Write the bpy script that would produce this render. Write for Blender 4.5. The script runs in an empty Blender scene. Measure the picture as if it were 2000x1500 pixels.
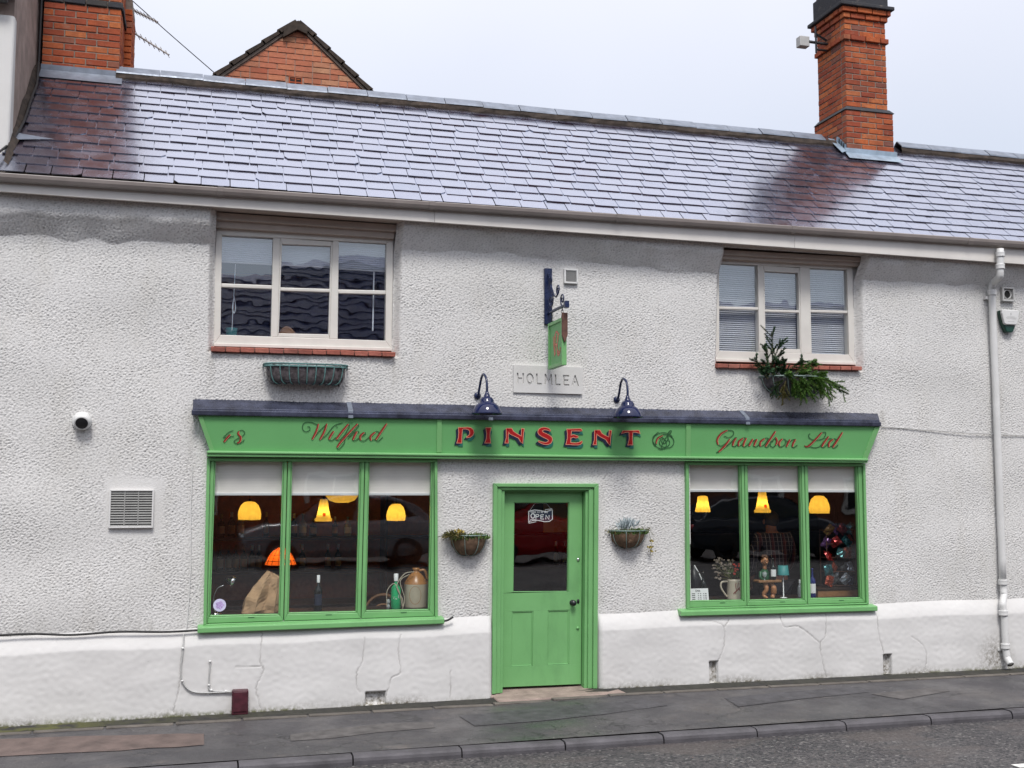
import bpy, math, random
import numpy as np
from mathutils import Vector, Matrix

random.seed(7); np.random.seed(7)
S = bpy.context.scene
COL = S.collection
rad = math.radians

# ------------------------------------------------------------------ camera
YAW, PITCH, ROLL, FPX = rad(15.768), rad(5.409), rad(0.035), 2200.0
CAM = np.array([0.0, -11.27, 2.0236])
def _cam_axes():
    cy, sy, cp, sp = math.cos(YAW), math.sin(YAW), math.cos(PITCH), math.sin(PITCH)
    f = np.array([sy*cp, cy*cp, sp]); r = np.array([cy, -sy, 0.0]); u = np.cross(r, f)
    c, s = math.cos(ROLL), math.sin(ROLL)
    return c*r+s*u, -s*r+c*u, f
CR, CU, CF = _cam_axes()
cd = bpy.data.cameras.new('camera'); co = bpy.data.objects.new('camera', cd); COL.objects.link(co)
cd.sensor_width = 36.0; cd.lens = FPX/2000*36.0; cd.clip_end = 2000; cd.clip_start = 0.05
co.matrix_world = Matrix(((CR[0], CU[0], -CF[0], CAM[0]), (CR[1], CU[1], -CF[1], CAM[1]), (CR[2], CU[2], -CF[2], CAM[2]), (0, 0, 0, 1)))
S.camera = co

# ------------------------------------------------------------------ light
SUN_EL, SUN_AZ = rad(56), rad(8)          # overcast, brighter from the street side
w = bpy.data.worlds.new('World'); S.world = w; w.use_nodes = True
nt = w.node_tree; nt.nodes.clear()
def wn(t, **k):
    n = nt.nodes.new(t)
    for a, b in k.items(): setattr(n, a, b)
    return n
sky = wn('ShaderNodeTexSky', sky_type='NISHITA', sun_disc=False)
sky.sun_elevation = SUN_EL; sky.sun_rotation = math.pi - SUN_AZ
bg1 = wn('ShaderNodeBackground'); bg1.inputs['Strength'].default_value = 0.05
nt.links.new(sky.outputs['Color'], bg1.inputs['Color'])
# cloud sheet: standard overcast luminance, brighter towards the zenith
tc = wn('ShaderNodeTexCoord'); sx = wn('ShaderNodeSeparateXYZ'); nt.links.new(tc.outputs['Generated'], sx.inputs[0])
mp = wn('ShaderNodeMapRange'); nt.links.new(sx.outputs['Z'], mp.inputs['Value'])
mp.inputs['From Min'].default_value = 0; mp.inputs['From Max'].default_value = 1
mp.inputs['To Min'].default_value = 0.065; mp.inputs['To Max'].default_value = 0.92
nz = wn('ShaderNodeTexNoise'); nz.inputs['Scale'].default_value = 1.6; nz.inputs['Detail'].default_value = 4
nt.links.new(tc.outputs['Generated'], nz.inputs['Vector'])
nr = wn('ShaderNodeMapRange'); nt.links.new(nz.outputs['Fac'], nr.inputs['Value'])
nr.inputs['To Min'].default_value = 0.80; nr.inputs['To Max'].default_value = 1.18
mu = wn('ShaderNodeMath', operation='MULTIPLY'); nt.links.new(mp.outputs[0], mu.inputs[0]); nt.links.new(nr.outputs[0], mu.inputs[1])
bg2 = wn('ShaderNodeBackground'); bg2.inputs['Color'].default_value = (0.975, 0.925, 0.91, 1)
nt.links.new(mu.outputs[0], bg2.inputs['Strength'])
ad = wn('ShaderNodeAddShader'); nt.links.new(bg1.outputs[0], ad.inputs[0]); nt.links.new(bg2.outputs[0], ad.inputs[1])
wo = wn('ShaderNodeOutputWorld'); nt.links.new(ad.outputs[0], wo.inputs['Surface'])

sl = bpy.data.lights.new('sun', 'SUN'); so = bpy.data.objects.new('sun', sl); COL.objects.link(so)
sl.energy = 1.5; sl.angle = rad(16); sl.color = (1.0, 0.97, 0.93)
sd = Vector((-math.sin(SUN_AZ)*math.cos(SUN_EL), -math.cos(SUN_AZ)*math.cos(SUN_EL), math.sin(SUN_EL)))
so.rotation_euler = sd.to_track_quat('Z', 'Y').to_euler(); so.location = (0, -30, 40)

S.view_settings.view_transform = 'Standard'; S.view_settings.look = 'None'
S.view_settings.exposure = 0.88; S.view_settings.gamma = 1.0; S.view_settings.use_curve_mapping = False
S.render.engine = 'CYCLES'
S.cycles.use_denoising = True
S.cycles.max_bounces = 8; S.cycles.transparent_max_bounces = 16
S.cycles.caustics_reflective = False; S.cycles.caustics_refractive = False
S.cycles.sample_clamp_indirect = 4.0

# ------------------------------------------------------------------ surveying: image measurement -> metres
def ray(x, y):
    return CR*((x-1000)/FPX) - CU*((y-750)/FPX) + CF
def W(x, y, Y=0.0):                       # point on the vertical plane parallel to the facade at depth Y
    d = ray(x, y); return Vector(CAM + d*((Y-CAM[1])/d[1]))
def WZ(x, y, Z):
    d = ray(x, y); return Vector(CAM + d*((Z-CAM[2])/d[2]))
def WP(x, y, p, n):
    d = ray(x, y); n = np.array(n); return Vector(CAM + d*(np.dot(np.array(p)-CAM, n)/np.dot(d, n)))
def proj(P):
    q = np.array(P)-CAM; z = q@CF; return 1000+FPX*(q@CR)/z, 750-FPX*(q@CU)/z, z
def lerp(a, b, t): return a+(b-a)*t
def crossing(a, b, c, d):                 # crossing of two image lines
    x1, y1 = a; x2, y2 = b; x3, y3 = c; x4, y4 = d
    D = (x1-x2)*(y3-y4)-(y1-y2)*(x3-x4)
    A = x1*y2-y1*x2; B = x3*y4-y3*x4
    return ((A*(x3-x4)-(x1-x2)*B)/D, (A*(y3-y4)-(y1-y2)*B)/D)

# ------------------------------------------------------------------ materials
MATS = {}
def srgb(r, g, b):
    f = lambda c: (c/255/12.92) if c/255 <= .04045 else ((c/255+.055)/1.055)**2.4
    return (f(r), f(g), f(b))
class NB:
    def __init__(s, name):
        s.m = bpy.data.materials.new(name); s.m.use_nodes = True; s.t = s.m.node_tree
        s.b = s.t.nodes['Principled BSDF']; s.out = s.t.nodes['Material Output']; MATS[name] = s.m
    def n(s, t, ins=None, **k):
        x = s.t.nodes.new(t)
        for a, b in k.items(): setattr(x, a, b)
        for a, b in (ins or {}).items(): s.set(x, a, b)
        return x
    def set(s, x, a, v):
        i = x.inputs[a]
        if isinstance(v, bpy.types.NodeSocket): s.t.links.new(v, i)
        elif isinstance(v, tuple) and len(v) == 3 and i.type == 'RGBA': i.default_value = (*v, 1)
        else: i.default_value = v
    def coord(s, kind='Object', scale=(1, 1, 1)):
        c = s.n('ShaderNodeTexCoord'); m = s.n('ShaderNodeMapping', {'Scale': scale}); s.t.links.new(c.outputs[kind], m.inputs['Vector']); return m.outputs[0]
    def pos(s, scale=(1, 1, 1)):
        g = s.n('ShaderNodeNewGeometry'); m = s.n('ShaderNodeMapping', {'Scale': scale}); s.t.links.new(g.outputs['Position'], m.inputs['Vector']); return m.outputs[0]
    def noise(s, vec, scale, detail=4, rough=.55):
        return s.n('ShaderNodeTexNoise', {'Vector': vec, 'Scale': scale, 'Detail': detail, 'Roughness': rough}).outputs['Fac']
    def ramp(s, fac, stops):
        r = s.n('ShaderNodeValToRGB', {'Fac': fac}); e = r.color_ramp.elements
        while len(e) < len(stops): e.new(.5)
        for q, (p, c) in zip(e, stops):
            q.position = p; q.color = (*c, 1) if isinstance(c, tuple) else (c, c, c, 1)
        return r.outputs[0]
    def mix(s, f, a, b, blend='MIX'):
        x = s.n('ShaderNodeMix', data_type='RGBA', blend_type=blend)
        s.set(x, 0, f); s.set(x, 6, a); s.set(x, 7, b); return x.outputs[2]
    def math(s, op, a, b=0.0):
        return s.n('ShaderNodeMath', {0: a, 1: b}, operation=op).outputs[0]
    def rnd(s):                            # a random number for each piece, whether an object or an island of one
        o = s.n('ShaderNodeObjectInfo').outputs['Random']; g = s.n('ShaderNodeNewGeometry').outputs['Random Per Island']
        return s.math('FRACT', s.math('ADD', o, g))
    def attr(s, name): return s.n('ShaderNodeAttribute', attribute_name=name).outputs['Fac']
    def bump(s, h, strength=.3, dist=.01):
        b = s.n('ShaderNodeBump', {'Height': h, 'Strength': strength, 'Distance': dist}); s.t.links.new(b.outputs[0], s.b.inputs['Normal']); return b
    def P(s, **k):
        for a, v in k.items(): s.set(s.b, a.replace('_', ' '), v)
        return s.m

def plain(name, col, rough=.5, metal=0, var=.12, scale=6, bump=0, bscale=60, spec=.5, **kw):
    """painted / plain surface with slight mottling of tone and gloss"""
    b = NB(name); v = b.pos()
    n = b.noise(v, scale, 5)
    c2 = tuple(min(1, x*(1+var)) for x in col); c1 = tuple(x*(1-var) for x in col)
    b.P(Base_Color=b.ramp(n, [(.3, c1), (.7, c2)]), Metallic=metal, Specular_IOR_Level=spec)
    b.set(b.b, 'Roughness', b.ramp(b.noise(v, scale*2.3, 3), [(.3, max(.02, rough-.08)), (.7, min(1, rough+.08))]))
    if bump: b.bump(b.noise(v, bscale, 3), bump, .004)
    return b.P(**kw)

# roughcast white paint
b = NB('roughcast'); v = b.pos()
n1 = b.noise(v, 1.1, 5); n2 = b.noise(b.pos((1, 1, .35)), 3.0, 5); cav = b.attr('cavity_shade')
c = b.ramp(n1, [(.3, srgb(203, 202, 199)), (.7, srgb(213, 212, 210))])
c = b.mix(b.ramp(n2, [(.52, 0.0), (.80, .35)]), c, srgb(190, 186, 176))
c = b.mix(b.math('MULTIPLY', b.attr('stain'), b.ramp(b.noise(b.pos((1, 1, .12)), 16, 5, .65), [(.40, 0.0), (.70, .65)])), c, srgb(146, 142, 132))
c = b.mix(b.math('MULTIPLY', cav, .46), c, srgb(120, 120, 119))  # crevice shade painted in: hollows between the lumps coloured darker
b.P(Base_Color=c, Roughness=.85, Specular_IOR_Level=.2)
b.bump(b.noise(b.pos((1, 1, 1.5)), 95, 3, .65), .6, .006)
# smooth plinth paint
b = NB('plinth_paint'); v = b.pos()
dirt = b.attr('dirt'); crack = b.attr('crack'); moss = b.attr('moss')
c = b.ramp(b.noise(v, 1.6, 5), [(.3, srgb(200, 199, 197)), (.7, srgb(211, 210, 208))])
c = b.mix(b.math('MULTIPLY', b.ramp(b.noise(v, 26, 5, .7), [(.40, 0.0), (.60, 1.0)]), dirt), c, srgb(110, 104, 92))
c = b.mix(b.ramp(b.noise(v, 42, 4, .7), [(.69, 0.0), (.74, .6)]), c, srgb(120, 116, 108))
c = b.mix(b.math('MULTIPLY', moss, b.ramp(b.noise(v, 30, 5), [(.40, 0.0), (.6, 1.0)])), c, srgb(92, 96, 52))
c = b.mix(b.math('MULTIPLY', crack, .55), c, srgb(96, 92, 86))
b.P(Base_Color=c, Roughness=.72, Specular_IOR_Level=.25); b.bump(b.noise(v, 30, 4, .6), .10, .004)
# slate (wet)
b = NB('wet_slate'); v = b.pos(); r = b.rnd()
c = b.ramp(r, [(0, (.012, .007, .010)), (.35, (.021, .009, .014)), (.7, (.015, .010, .013)), (.9, (.026, .013, .017)), (1, (.013, .011, .014))])
c = b.mix(b.ramp(b.noise(v, 7, 5), [(.55, 0.0), (.8, .40)]), c, (.045, .038, .030))
b.P(Base_Color=c, IOR=5.4, Specular_IOR_Level=.5, Specular_Tint=(.72, .80, 1.0), Coat_Weight=1.0, Coat_Roughness=.13, Coat_IOR=1.7)
b.set(b.b, 'Roughness', b.ramp(b.noise(v, 5, 4), [(.3, .17), (.75, .34)]))
b.set(b.b, 'Coat Weight', b.ramp(b.math('ADD', b.math('MULTIPLY', r, .5), b.math('MULTIPLY', b.noise(v, 11, 4), .6)), [(.25, 1.0), (.62, .9), (.85, .6)]))
b.bump(b.noise(b.pos((1, 1, 1)), 26, 5, .6), .14, .006)
# brick
def brickmat(name, stops, mort=False):
    b = NB(name); v = b.pos(); r = b.rnd()
    c = b.ramp(r, stops)
    c = b.mix(b.ramp(b.noise(v, 24, 5, .7), [(.42, 0.0), (.75, .6)]), c, tuple(x*.5 for x in stops[1][1]))
    c = b.mix(b.ramp(b.noise(v, 2.6, 4, .6), [(.48, 0.0), (.70, .6)]), c, tuple(x*.42+.012 for x in stops[3][1]))
    c = b.mix(b.ramp(b.noise(v, 9, 4, .6), [(.60, 0.0), (.75, .35)]), c, (.30, .24, .19))
    b.P(Base_Color=c, Roughness=.85, Specular_IOR_Level=.25); b.bump(b.noise(v, 60, 5, .7), .6, .006)
brickmat('brick_red', [(0, (.27, .058, .032)), (.25, (.38, .090, .038)), (.5, (.48, .125, .040)), (.72, (.31, .068, .036)), (.88, (.54, .170, .058)), (1, (.17, .080, .068))])
brickmat('brick_orange', [(0, (.44, .150, .085)), (.25, (.50, .185, .105)), (.5, (.47, .160, .095)), (.72, (.53, .215, .115)), (.88, (.38, .105, .06)), (1, (.50, .27, .16))])
brickmat('brick_blue', [(0, (.035, .038, .045)), (.3, (.05, .054, .062)), (.5, (.045, .045, .05)), (.7, (.06, .06, .065)), (.9, (.04, .042, .05)), (1, (.07, .065, .06))])
brickmat('brick_sill', [(0, (.36, .115, .085)), (.25, (.42, .14, .10)), (.5, (.45, .16, .12)), (.72, (.38, .12, .09)), (.9, (.48, .19, .14)), (1, (.36, .13, .11))])
plain('plaque_paint', srgb(203, 202, 200), .7, var=.05); plain('mortar', (.21, .17, .14), .95, var=.25, scale=18, bump=.5)
plain('mortar_gable', (.36, .24, .19), .95, var=.2, scale=18, bump=.5)
plain('mortar_dark', (.040, .029, .022), .95, var=.5, scale=14, bump=.6)
plain('lead', (.16, .185, .23), .42, metal=.25, var=.25, scale=9, bump=.2, bscale=14)
plain('lead_dark', (.050, .056, .088), .28, metal=.35, var=.5, scale=7, bump=.3, bscale=16)
plain('zinc_blue', (.26, .33, .40), .45, metal=.3, var=.2, scale=9, bump=.2, bscale=14)
plain('gutter_taupe', (.235, .205, .19), .38, var=.14, scale=3)
plain('trim_white', srgb(210, 206, 200), .5, var=.07, scale=3)
plain('frame_white', srgb(206, 203, 196), .42, var=.06, scale=5)
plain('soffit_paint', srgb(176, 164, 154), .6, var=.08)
plain('pvc_white', srgb(208, 208, 206), .35, var=.06)
# green paint, slightly worn
b = NB('green_paint'); v = b.pos()
c = b.ramp(b.noise(v, 2.2, 5), [(.3, (.152, .366, .138)), (.7, (.174, .408, .158))])
c = b.mix(b.ramp(b.noise(b.pos((1, 1, .35)), 5, 5, .65), [(.52, 0.0), (.75, .35)]), c, (.085, .20, .085))
c = b.mix(b.ramp(b.noise(v, 55, 4, .7), [(.68, 0.0), (.74, .6)]), c, (.05, .11, .05))
b.P(Base_Color=c, Specular_IOR_Level=.45); b.set(b.b, 'Roughness', b.ramp(b.noise(v, 8, 4), [(.3, .30), (.7, .46)])); b.bump(b.noise(b.pos((1, 1, .3)), 45, 3), .10, .003)
b = NB('green_board'); v = b.pos()
c = b.ramp(b.noise(v, 2.0, 4), [(.3, (.126, .352, .126)), (.7, (.140, .384, .142))])
b.P(Base_Color=c, Roughness=.45, Specular_IOR_Level=.35); b.bump(b.noise(v, 12, 3), .05, .004)
plain('script_red', (.26, .022, .016), .45, var=.15); plain('letter_red', (.40, .010, .012), .4, var=.1); plain('letter_pink', (.72, .30, .19), .45, var=.05)
plain('letter_navy', (.012, .020, .045), .45, var=.1); plain('letter_teal', (.018, .135, .105), .5, var=.1)
plain('letter_green', (.020, .085, .030), .5, var=.1)
plain('navy_iron', (.010, .018, .060), .3, var=.3, scale=12, bump=.15)
plain('black_iron', (.012, .013, .016), .4, var=.3)
plain('enamel_navy', (.008, .013, .055), .06, var=.2)
plain('rust_wood', (.10, .045, .030), .7, var=.4, scale=25, bump=.4)
plain('white_card', (.80, .82, .82), .6, var=.04); plain('ink_black', (.01, .01, .012), .6)
plain('black_plastic', (.008, .008, .009), .35); plain('black_rubber', (.012, .012, .013), .6, var=.2)
plain('chrome', (.75, .75, .76), .12, metal=1, var=.05); plain('dark_green_plastic', (.004, .045, .03), .3)
plain('grey_plastic', (.42, .42, .41), .5); plain('vent_grey', (.27, .27, .26), .6); plain('dark_void', (.01, .01, .01), .9)
plain('maroon_plastic', (.060, .012, .020), .42, var=.35, scale=20, bump=.1)
plain('wire_teal', (.075, .165, .160), .6, var=.45, scale=20); plain('wire_dark', (.035, .050, .050), .5, var=.3)
plain('wire_sage', (.16, .22, .20), .5, var=.3)
plain('bin_liner', (.075, .066, .070), .16, var=.7, scale=18, bump=1.0, bscale=34)
plain('burlap', (.135, .082, .050), .95, var=.35, scale=22, bump=.9, bscale=130)
plain('soil', (.018, .012, .008), .95, var=.4, bump=.8)
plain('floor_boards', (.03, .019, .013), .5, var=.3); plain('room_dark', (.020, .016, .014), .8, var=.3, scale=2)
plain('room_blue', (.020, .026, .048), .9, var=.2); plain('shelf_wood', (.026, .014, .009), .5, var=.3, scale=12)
plain('wood_light', (.26, .13, .055), .5, var=.25, scale=9)
plain('paper_brown', (.44, .285, .160), .85, var=.12, scale=12, bump=.3, bscale=24)
plain('stone_cream', (.46, .41, .31), .35, var=.1, scale=9); plain('stone_tan', (.36, .165, .050), .3, var=.15)
plain('ceramic', (.60, .53, .42), .25, var=.06); plain('ceramic_red', (.22, .035, .03), .3)
plain('petal_orange', (.55, .055, .03), .7); plain('petal_grey', (.35, .29, .24), .8, var=.3); plain('gold_flower', (.38, .29, .06), .8, var=.4, scale=30)
plain('figure_skin', (.42, .19, .085), .4, var=.2, scale=25); plain('figure_hair', (.10, .045, .022), .5, var=.5, scale=50, bump=.8)
plain('figure_green', (.012, .085, .035), .4, var=.2); plain('teal_shade', (.035, .23, .23), .5)
plain('skin', (.42, .20, .14), .5, var=.08); plain('hair_dark', (.035, .022, .015), .6, var=.3, bump=.6, bscale=90); plain('trousers', (.02, .022, .03), .9)
plain('old_render', (.29, .225, .195), .95, var=.28, scale=5, bump=1.0, bscale=70)
plain('opp_brick', (.20, .075, .045), .9, var=.25, scale=9, bump=.4)
plain('tyre', (.012, .012, .013), .8); plain('alloy', (.45, .45, .46), .3, metal=.9)
plain('car_white', (.75, .76, .78), .18, var=.02); plain('car_red', (.42, .010, .014), .15, var=.05); plain('car_dark', (.014, .020, .032), .15, var=.05); plain('car_grey', (.22, .23, .25), .18, var=.05)
plain('car_glass', (.012, .015, .018), .05, var=.1)
def emit(name, col, strength, base=None):
    b = NB(name); v = b.pos()
    c = b.ramp(b.noise(v, 9, 3), [(.30, (col[0]*.92, col[1]*.66, col[2]*.4)), (.62, col)])
    b.P(Base_Color=base or col, Emission_Color=c, Emission_Strength=strength, Roughness=.5)
def shade(name, col, glow):
    b = NB(name); v = b.pos(); c = b.ramp(b.noise(v, 26, 3), [(.3, tuple(x*.85 for x in col)), (.7, col)])
    tl = b.n('ShaderNodeBsdfTranslucent', {'Color': c}); b.P(Base_Color=c, Roughness=.5, Emission_Color=c, Emission_Strength=glow)
    mx = b.n('ShaderNodeMixShader', {0: .72, 1: b.b.outputs[0], 2: tl.outputs[0]}); b.t.links.new(mx.outputs[0], b.out.inputs['Surface'])
shade('shade_glow', (1.0, .72, .14), .20); shade('shade_glow_orange', (1.0, .27, .05), .16); emit('bulb_glow', (1.0, .80, .40), 4)
def glass(name, tint=(1, 1, 1), wob=.010, refl=1.6, scale=3.2):
    b = NB(name); b.t.nodes.remove(b.b); v = b.pos()
    bp = b.n('ShaderNodeBump', {'Height': b.noise(v, scale, 2), 'Strength': wob*10, 'Distance': .02})
    ge = b.n('ShaderNodeNewGeometry'); dt = b.n('ShaderNodeVectorMath', operation='DOT_PRODUCT'); b.t.links.new(ge.outputs['Incoming'], dt.inputs[0]); b.t.links.new(ge.outputs['Normal'], dt.inputs[1])
    sch = b.math('POWER', b.math('SUBTRACT', 1.0, b.math('ABSOLUTE', dt.outputs['Value'])), 5.0)
    f = b.math('ADD', .045*refl, b.math('MULTIPLY', sch, 1-.045*refl))
    tr = b.n('ShaderNodeBsdfTransparent', {'Color': tint}); gl = b.n('ShaderNodeBsdfGlossy', {'Roughness': .012, 'Color': (.96, .98, 1.0)})
    b.t.links.new(bp.outputs[0], gl.inputs['Normal'])
    mx = b.n('ShaderNodeMixShader', {0: f, 1: tr.outputs[0], 2: gl.outputs[0]}); b.t.links.new(mx.outputs[0], b.out.inputs['Surface'])
glass('shop_glass', (.93, .95, .94), .008, 2.4, 1.8); glass('old_glass', (.88, .91, .95), .006, 4.2, 2.6)
def tinted(name, col, rough=.05):
    b = NB(name); b.P(Base_Color=col, Roughness=rough, Transmission_Weight=.35, IOR=1.45, Specular_IOR_Level=.6)
tinted('bottle_dark', (.006, .012, .010)); plain('bottle_green', (.010, .36, .13), .12, var=.2); tinted('bottle_blue', (.01, .03, .22), .08); tinted('bottle_brown', (.05, .018, .006)); tinted('clear_glass', (.5, .55, .56), .04)
def blindmat(name, col, freq, trans=.35):
    b = NB(name); v = b.pos((1, 1, 1)); s = b.n('ShaderNodeSeparateXYZ'); b.t.links.new(v, s.inputs[0])
    st = b.math('SINE', b.math('MULTIPLY', s.outputs['Z'], freq))
    c = b.ramp(st, [(.0, tuple(x*.9 for x in col)), (1, col)])
    b.P(Base_Color=c, Roughness=.85, Subsurface_Weight=0.0)
    b.bump(b.noise(v, 20, 3), .15, .006)
blindmat('blind_cream', (.92, .88, .84), 420); blindmat('blind_white', (.72, .74, .76), 300); blindmat('slat_white', (.70, .70, .69), 50)
# foliage
def leafmat(name, stops):
    b = NB(name); r = b.rnd(); c = b.ramp(r, stops)
    b.P(Base_Color=c, Roughness=.6, Specular_IOR_Level=.3)
leafmat('fir', [(0, (.045, .105, .022)), (.5, (.085, .185, .035)), (1, (.150, .270, .055))])
leafmat('fir_dark', [(0, (.010, .038, .018)), (.5, (.020, .065, .025)), (1, (.04, .09, .03))])
leafmat('dry_plant', [(0, (.10, .085, .02)), (.4, (.07, .10, .03)), (.7, (.20, .16, .05)), (1, (.28, .24, .12))])
leafmat('silver_plant', [(0, (.30, .36, .38)), (1, (.52, .58, .60))]); leafmat('green_plant', [(0, (.04, .09, .02)), (1, (.12, .19, .05))])
# ground
b = NB('tarmac_pavement'); v = b.pos(); s = b.n('ShaderNodeSeparateXYZ'); b.t.links.new(b.pos(), s.inputs[0])
c = b.ramp(b.noise(v, 1.1, 6, .62), [(.30, (.046, .044, .049)), (.5, (.072, .068, .072)), (.68, (.108, .100, .097))])
c = b.mix(b.ramp(b.noise(b.pos((1, 3.5, 1)), 1.3, 5, .6), [(.50, 0.0), (.66, .55)]), c, (.052, .052, .056))
c = b.mix(b.ramp(b.noise(b.pos((1, 2.2, 1)), 2.4, 5, .65), [(.60, 0.0), (.72, .5)]), c, (.17, .145, .13))
c = b.mix(b.ramp(b.noise(v, 75, 3, .7), [(.36, .55), (.58, 0.0)]), c, (.025, .025, .027))
c = b.mix(b.ramp(b.noise(v, 60, 3, .7), [(.62, 0.0), (.72, .55)]), c, (.20, .19, .18))
vg = b.n('ShaderNodeTexVoronoi', {'Vector': v, 'Scale': 7.0}); c = b.mix(b.ramp(vg.outputs['Distance'], [(.0, .85), (.045, .85), (.055, 0.0)]), c, (.33, .32, .30))
ve = b.n('ShaderNodeTexVoronoi', {'Vector': b.n('ShaderNodeVectorMath', {0: b.pos((.8, 1.6, 1)), 1: b.n('ShaderNodeTexNoise', {'Vector': v, 'Scale': 3.0, 'Detail': 4.0}).outputs['Color']}, operation='ADD').outputs[0], 'Scale': .8}, feature='DISTANCE_TO_EDGE'); c = b.mix(b.ramp(ve.outputs['Distance'], [(.0, .75), (.006, .7), (.012, 0.0)]), c, (.022, .022, .022))
b.P(Base_Color=c, Specular_IOR_Level=.4); b.set(b.b, 'Roughness', b.ramp(b.noise(v, 2.6, 4), [(.35, .30), (.65, .65)])); b.bump(b.noise(v, 90, 3, .7), .6, .006)
b = NB('road_asphalt'); v = b.pos()
c = b.ramp(b.noise(v, 1.2, 6, .6), [(.3, (.060, .056, .058)), (.7, (.095, .088, .088))])
vo = b.n('ShaderNodeTexVoronoi', {'Vector': v, 'Scale': 46.0}); sep = b.n('ShaderNodeSeparateColor', {0: vo.outputs['Color']})
c = b.mix(b.ramp(sep.outputs[0], [(.58, 0.0), (.62, .8)]), c, (.022, .023, .026))
c = b.mix(b.ramp(sep.outputs[1], [(.93, 0.0), (.96, .6)]), c, (.24, .23, .22))
c = b.mix(b.ramp(b.noise(b.pos((1, 2, 1)), .9, 5), [(.52, 0.0), (.62, .6)]), c, (.092, .078, .073))
b.P(Base_Color=c, Specular_IOR_Level=.4); b.set(b.b, 'Roughness', b.ramp(b.noise(v, 1.7, 4), [(.35, .45), (.65, .8)]))
b.bump(b.math('ADD', vo.outputs['Distance'], b.noise(v, 140, 2)), .8, .008)
plain('kerb_concrete', (.072, .068, .075), .7, var=.35, scale=5, bump=.6, bscale=70)
plain('edging_concrete', (.105, .093, .080), .85, var=.35, scale=6, bump=.5, bscale=60)
plain('step_stone', (.255, .195, .170), .85, var=.28, scale=7, bump=.6, bscale=40)
b = NB('moss_strip'); v = b.pos()
c = b.ramp(b.noise(v, 14, 5), [(.3, (.012, .012, .011)), (.6, (.030, .028, .026))])
s = b.n('ShaderNodeSeparateXYZ'); b.t.links.new(v, s.inputs[0])
lf = b.ramp(b.n('ShaderNodeMapRange', {'Value': s.outputs['X'], 'From Min': -2.0, 'From Max': 9.0}).outputs[0], [(0, 1.0), (.09, .8), (.13, .22), (.30, .05), (1, .10)])
c = b.mix(b.math('MULTIPLY', lf, b.ramp(b.noise(v, 4, 5), [(.38, 0.0), (.5, 1.0)])), c, (.085, .088, .020))
b.P(Base_Color=c, Roughness=.9); b.bump(b.noise(v, 60, 4), .8, .01)
plain('pavement_red_patch', (.112, .082, .072), .75, var=.30, scale=6, bump=.5, bscale=90)
plain('tarmac_pale', (.088, .082, .080), .8, var=.35, scale=9, bump=.6, bscale=80); plain('tarmac_dark', (.056, .054, .059), .6, var=.35, scale=9, bump=.6, bscale=80)
plain('road_paint', (.62, .61, .58), .7, var=.2, scale=20)
plain('ground_far', (.10, .095, .09), .9)
# plaid shirt
b = NB('plaid'); v = b.coord('Object'); s = b.n('ShaderNodeSeparateXYZ'); b.t.links.new(v, s.inputs[0])
def stripe(o, f, th): return b.ramp(b.math('SINE', b.math('MULTIPLY', s.outputs[o], f)), [(th, 0.0), (min(1, th+.04), 1.0)])
c = b.mix(stripe('X', 125, .93), (.012, .009, .017), (.36, .31, .29)); c = b.mix(stripe('Z', 125, .95), c, (.20, .16, .16)); c = b.mix(b.math('MULTIPLY', stripe('X', 41.6, .7), .5), c, (.14, .02, .02))
b.P(Base_Color=c, Roughness=.9)
# opposite roof tiles
b = NB('opp_tiles'); v = b.pos(); s = b.n('ShaderNodeSeparateXYZ'); b.t.links.new(v, s.inputs[0])
wv = b.math('ADD', b.math('MULTIPLY', b.math('SINE', b.math('MULTIPLY', s.outputs['X'], 21)), .22), b.math('MULTIPLY', b.math('FRACT', b.math('MULTIPLY', s.outputs['Z'], 3.6)), 1.6))
b.P(Base_Color=b.ramp(b.noise(v, 3, 4), [(.3, (.045, .066, .170)), (.7, (.080, .112, .260))]), Roughness=.5); b.bump(wv, .2, .03)

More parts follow.
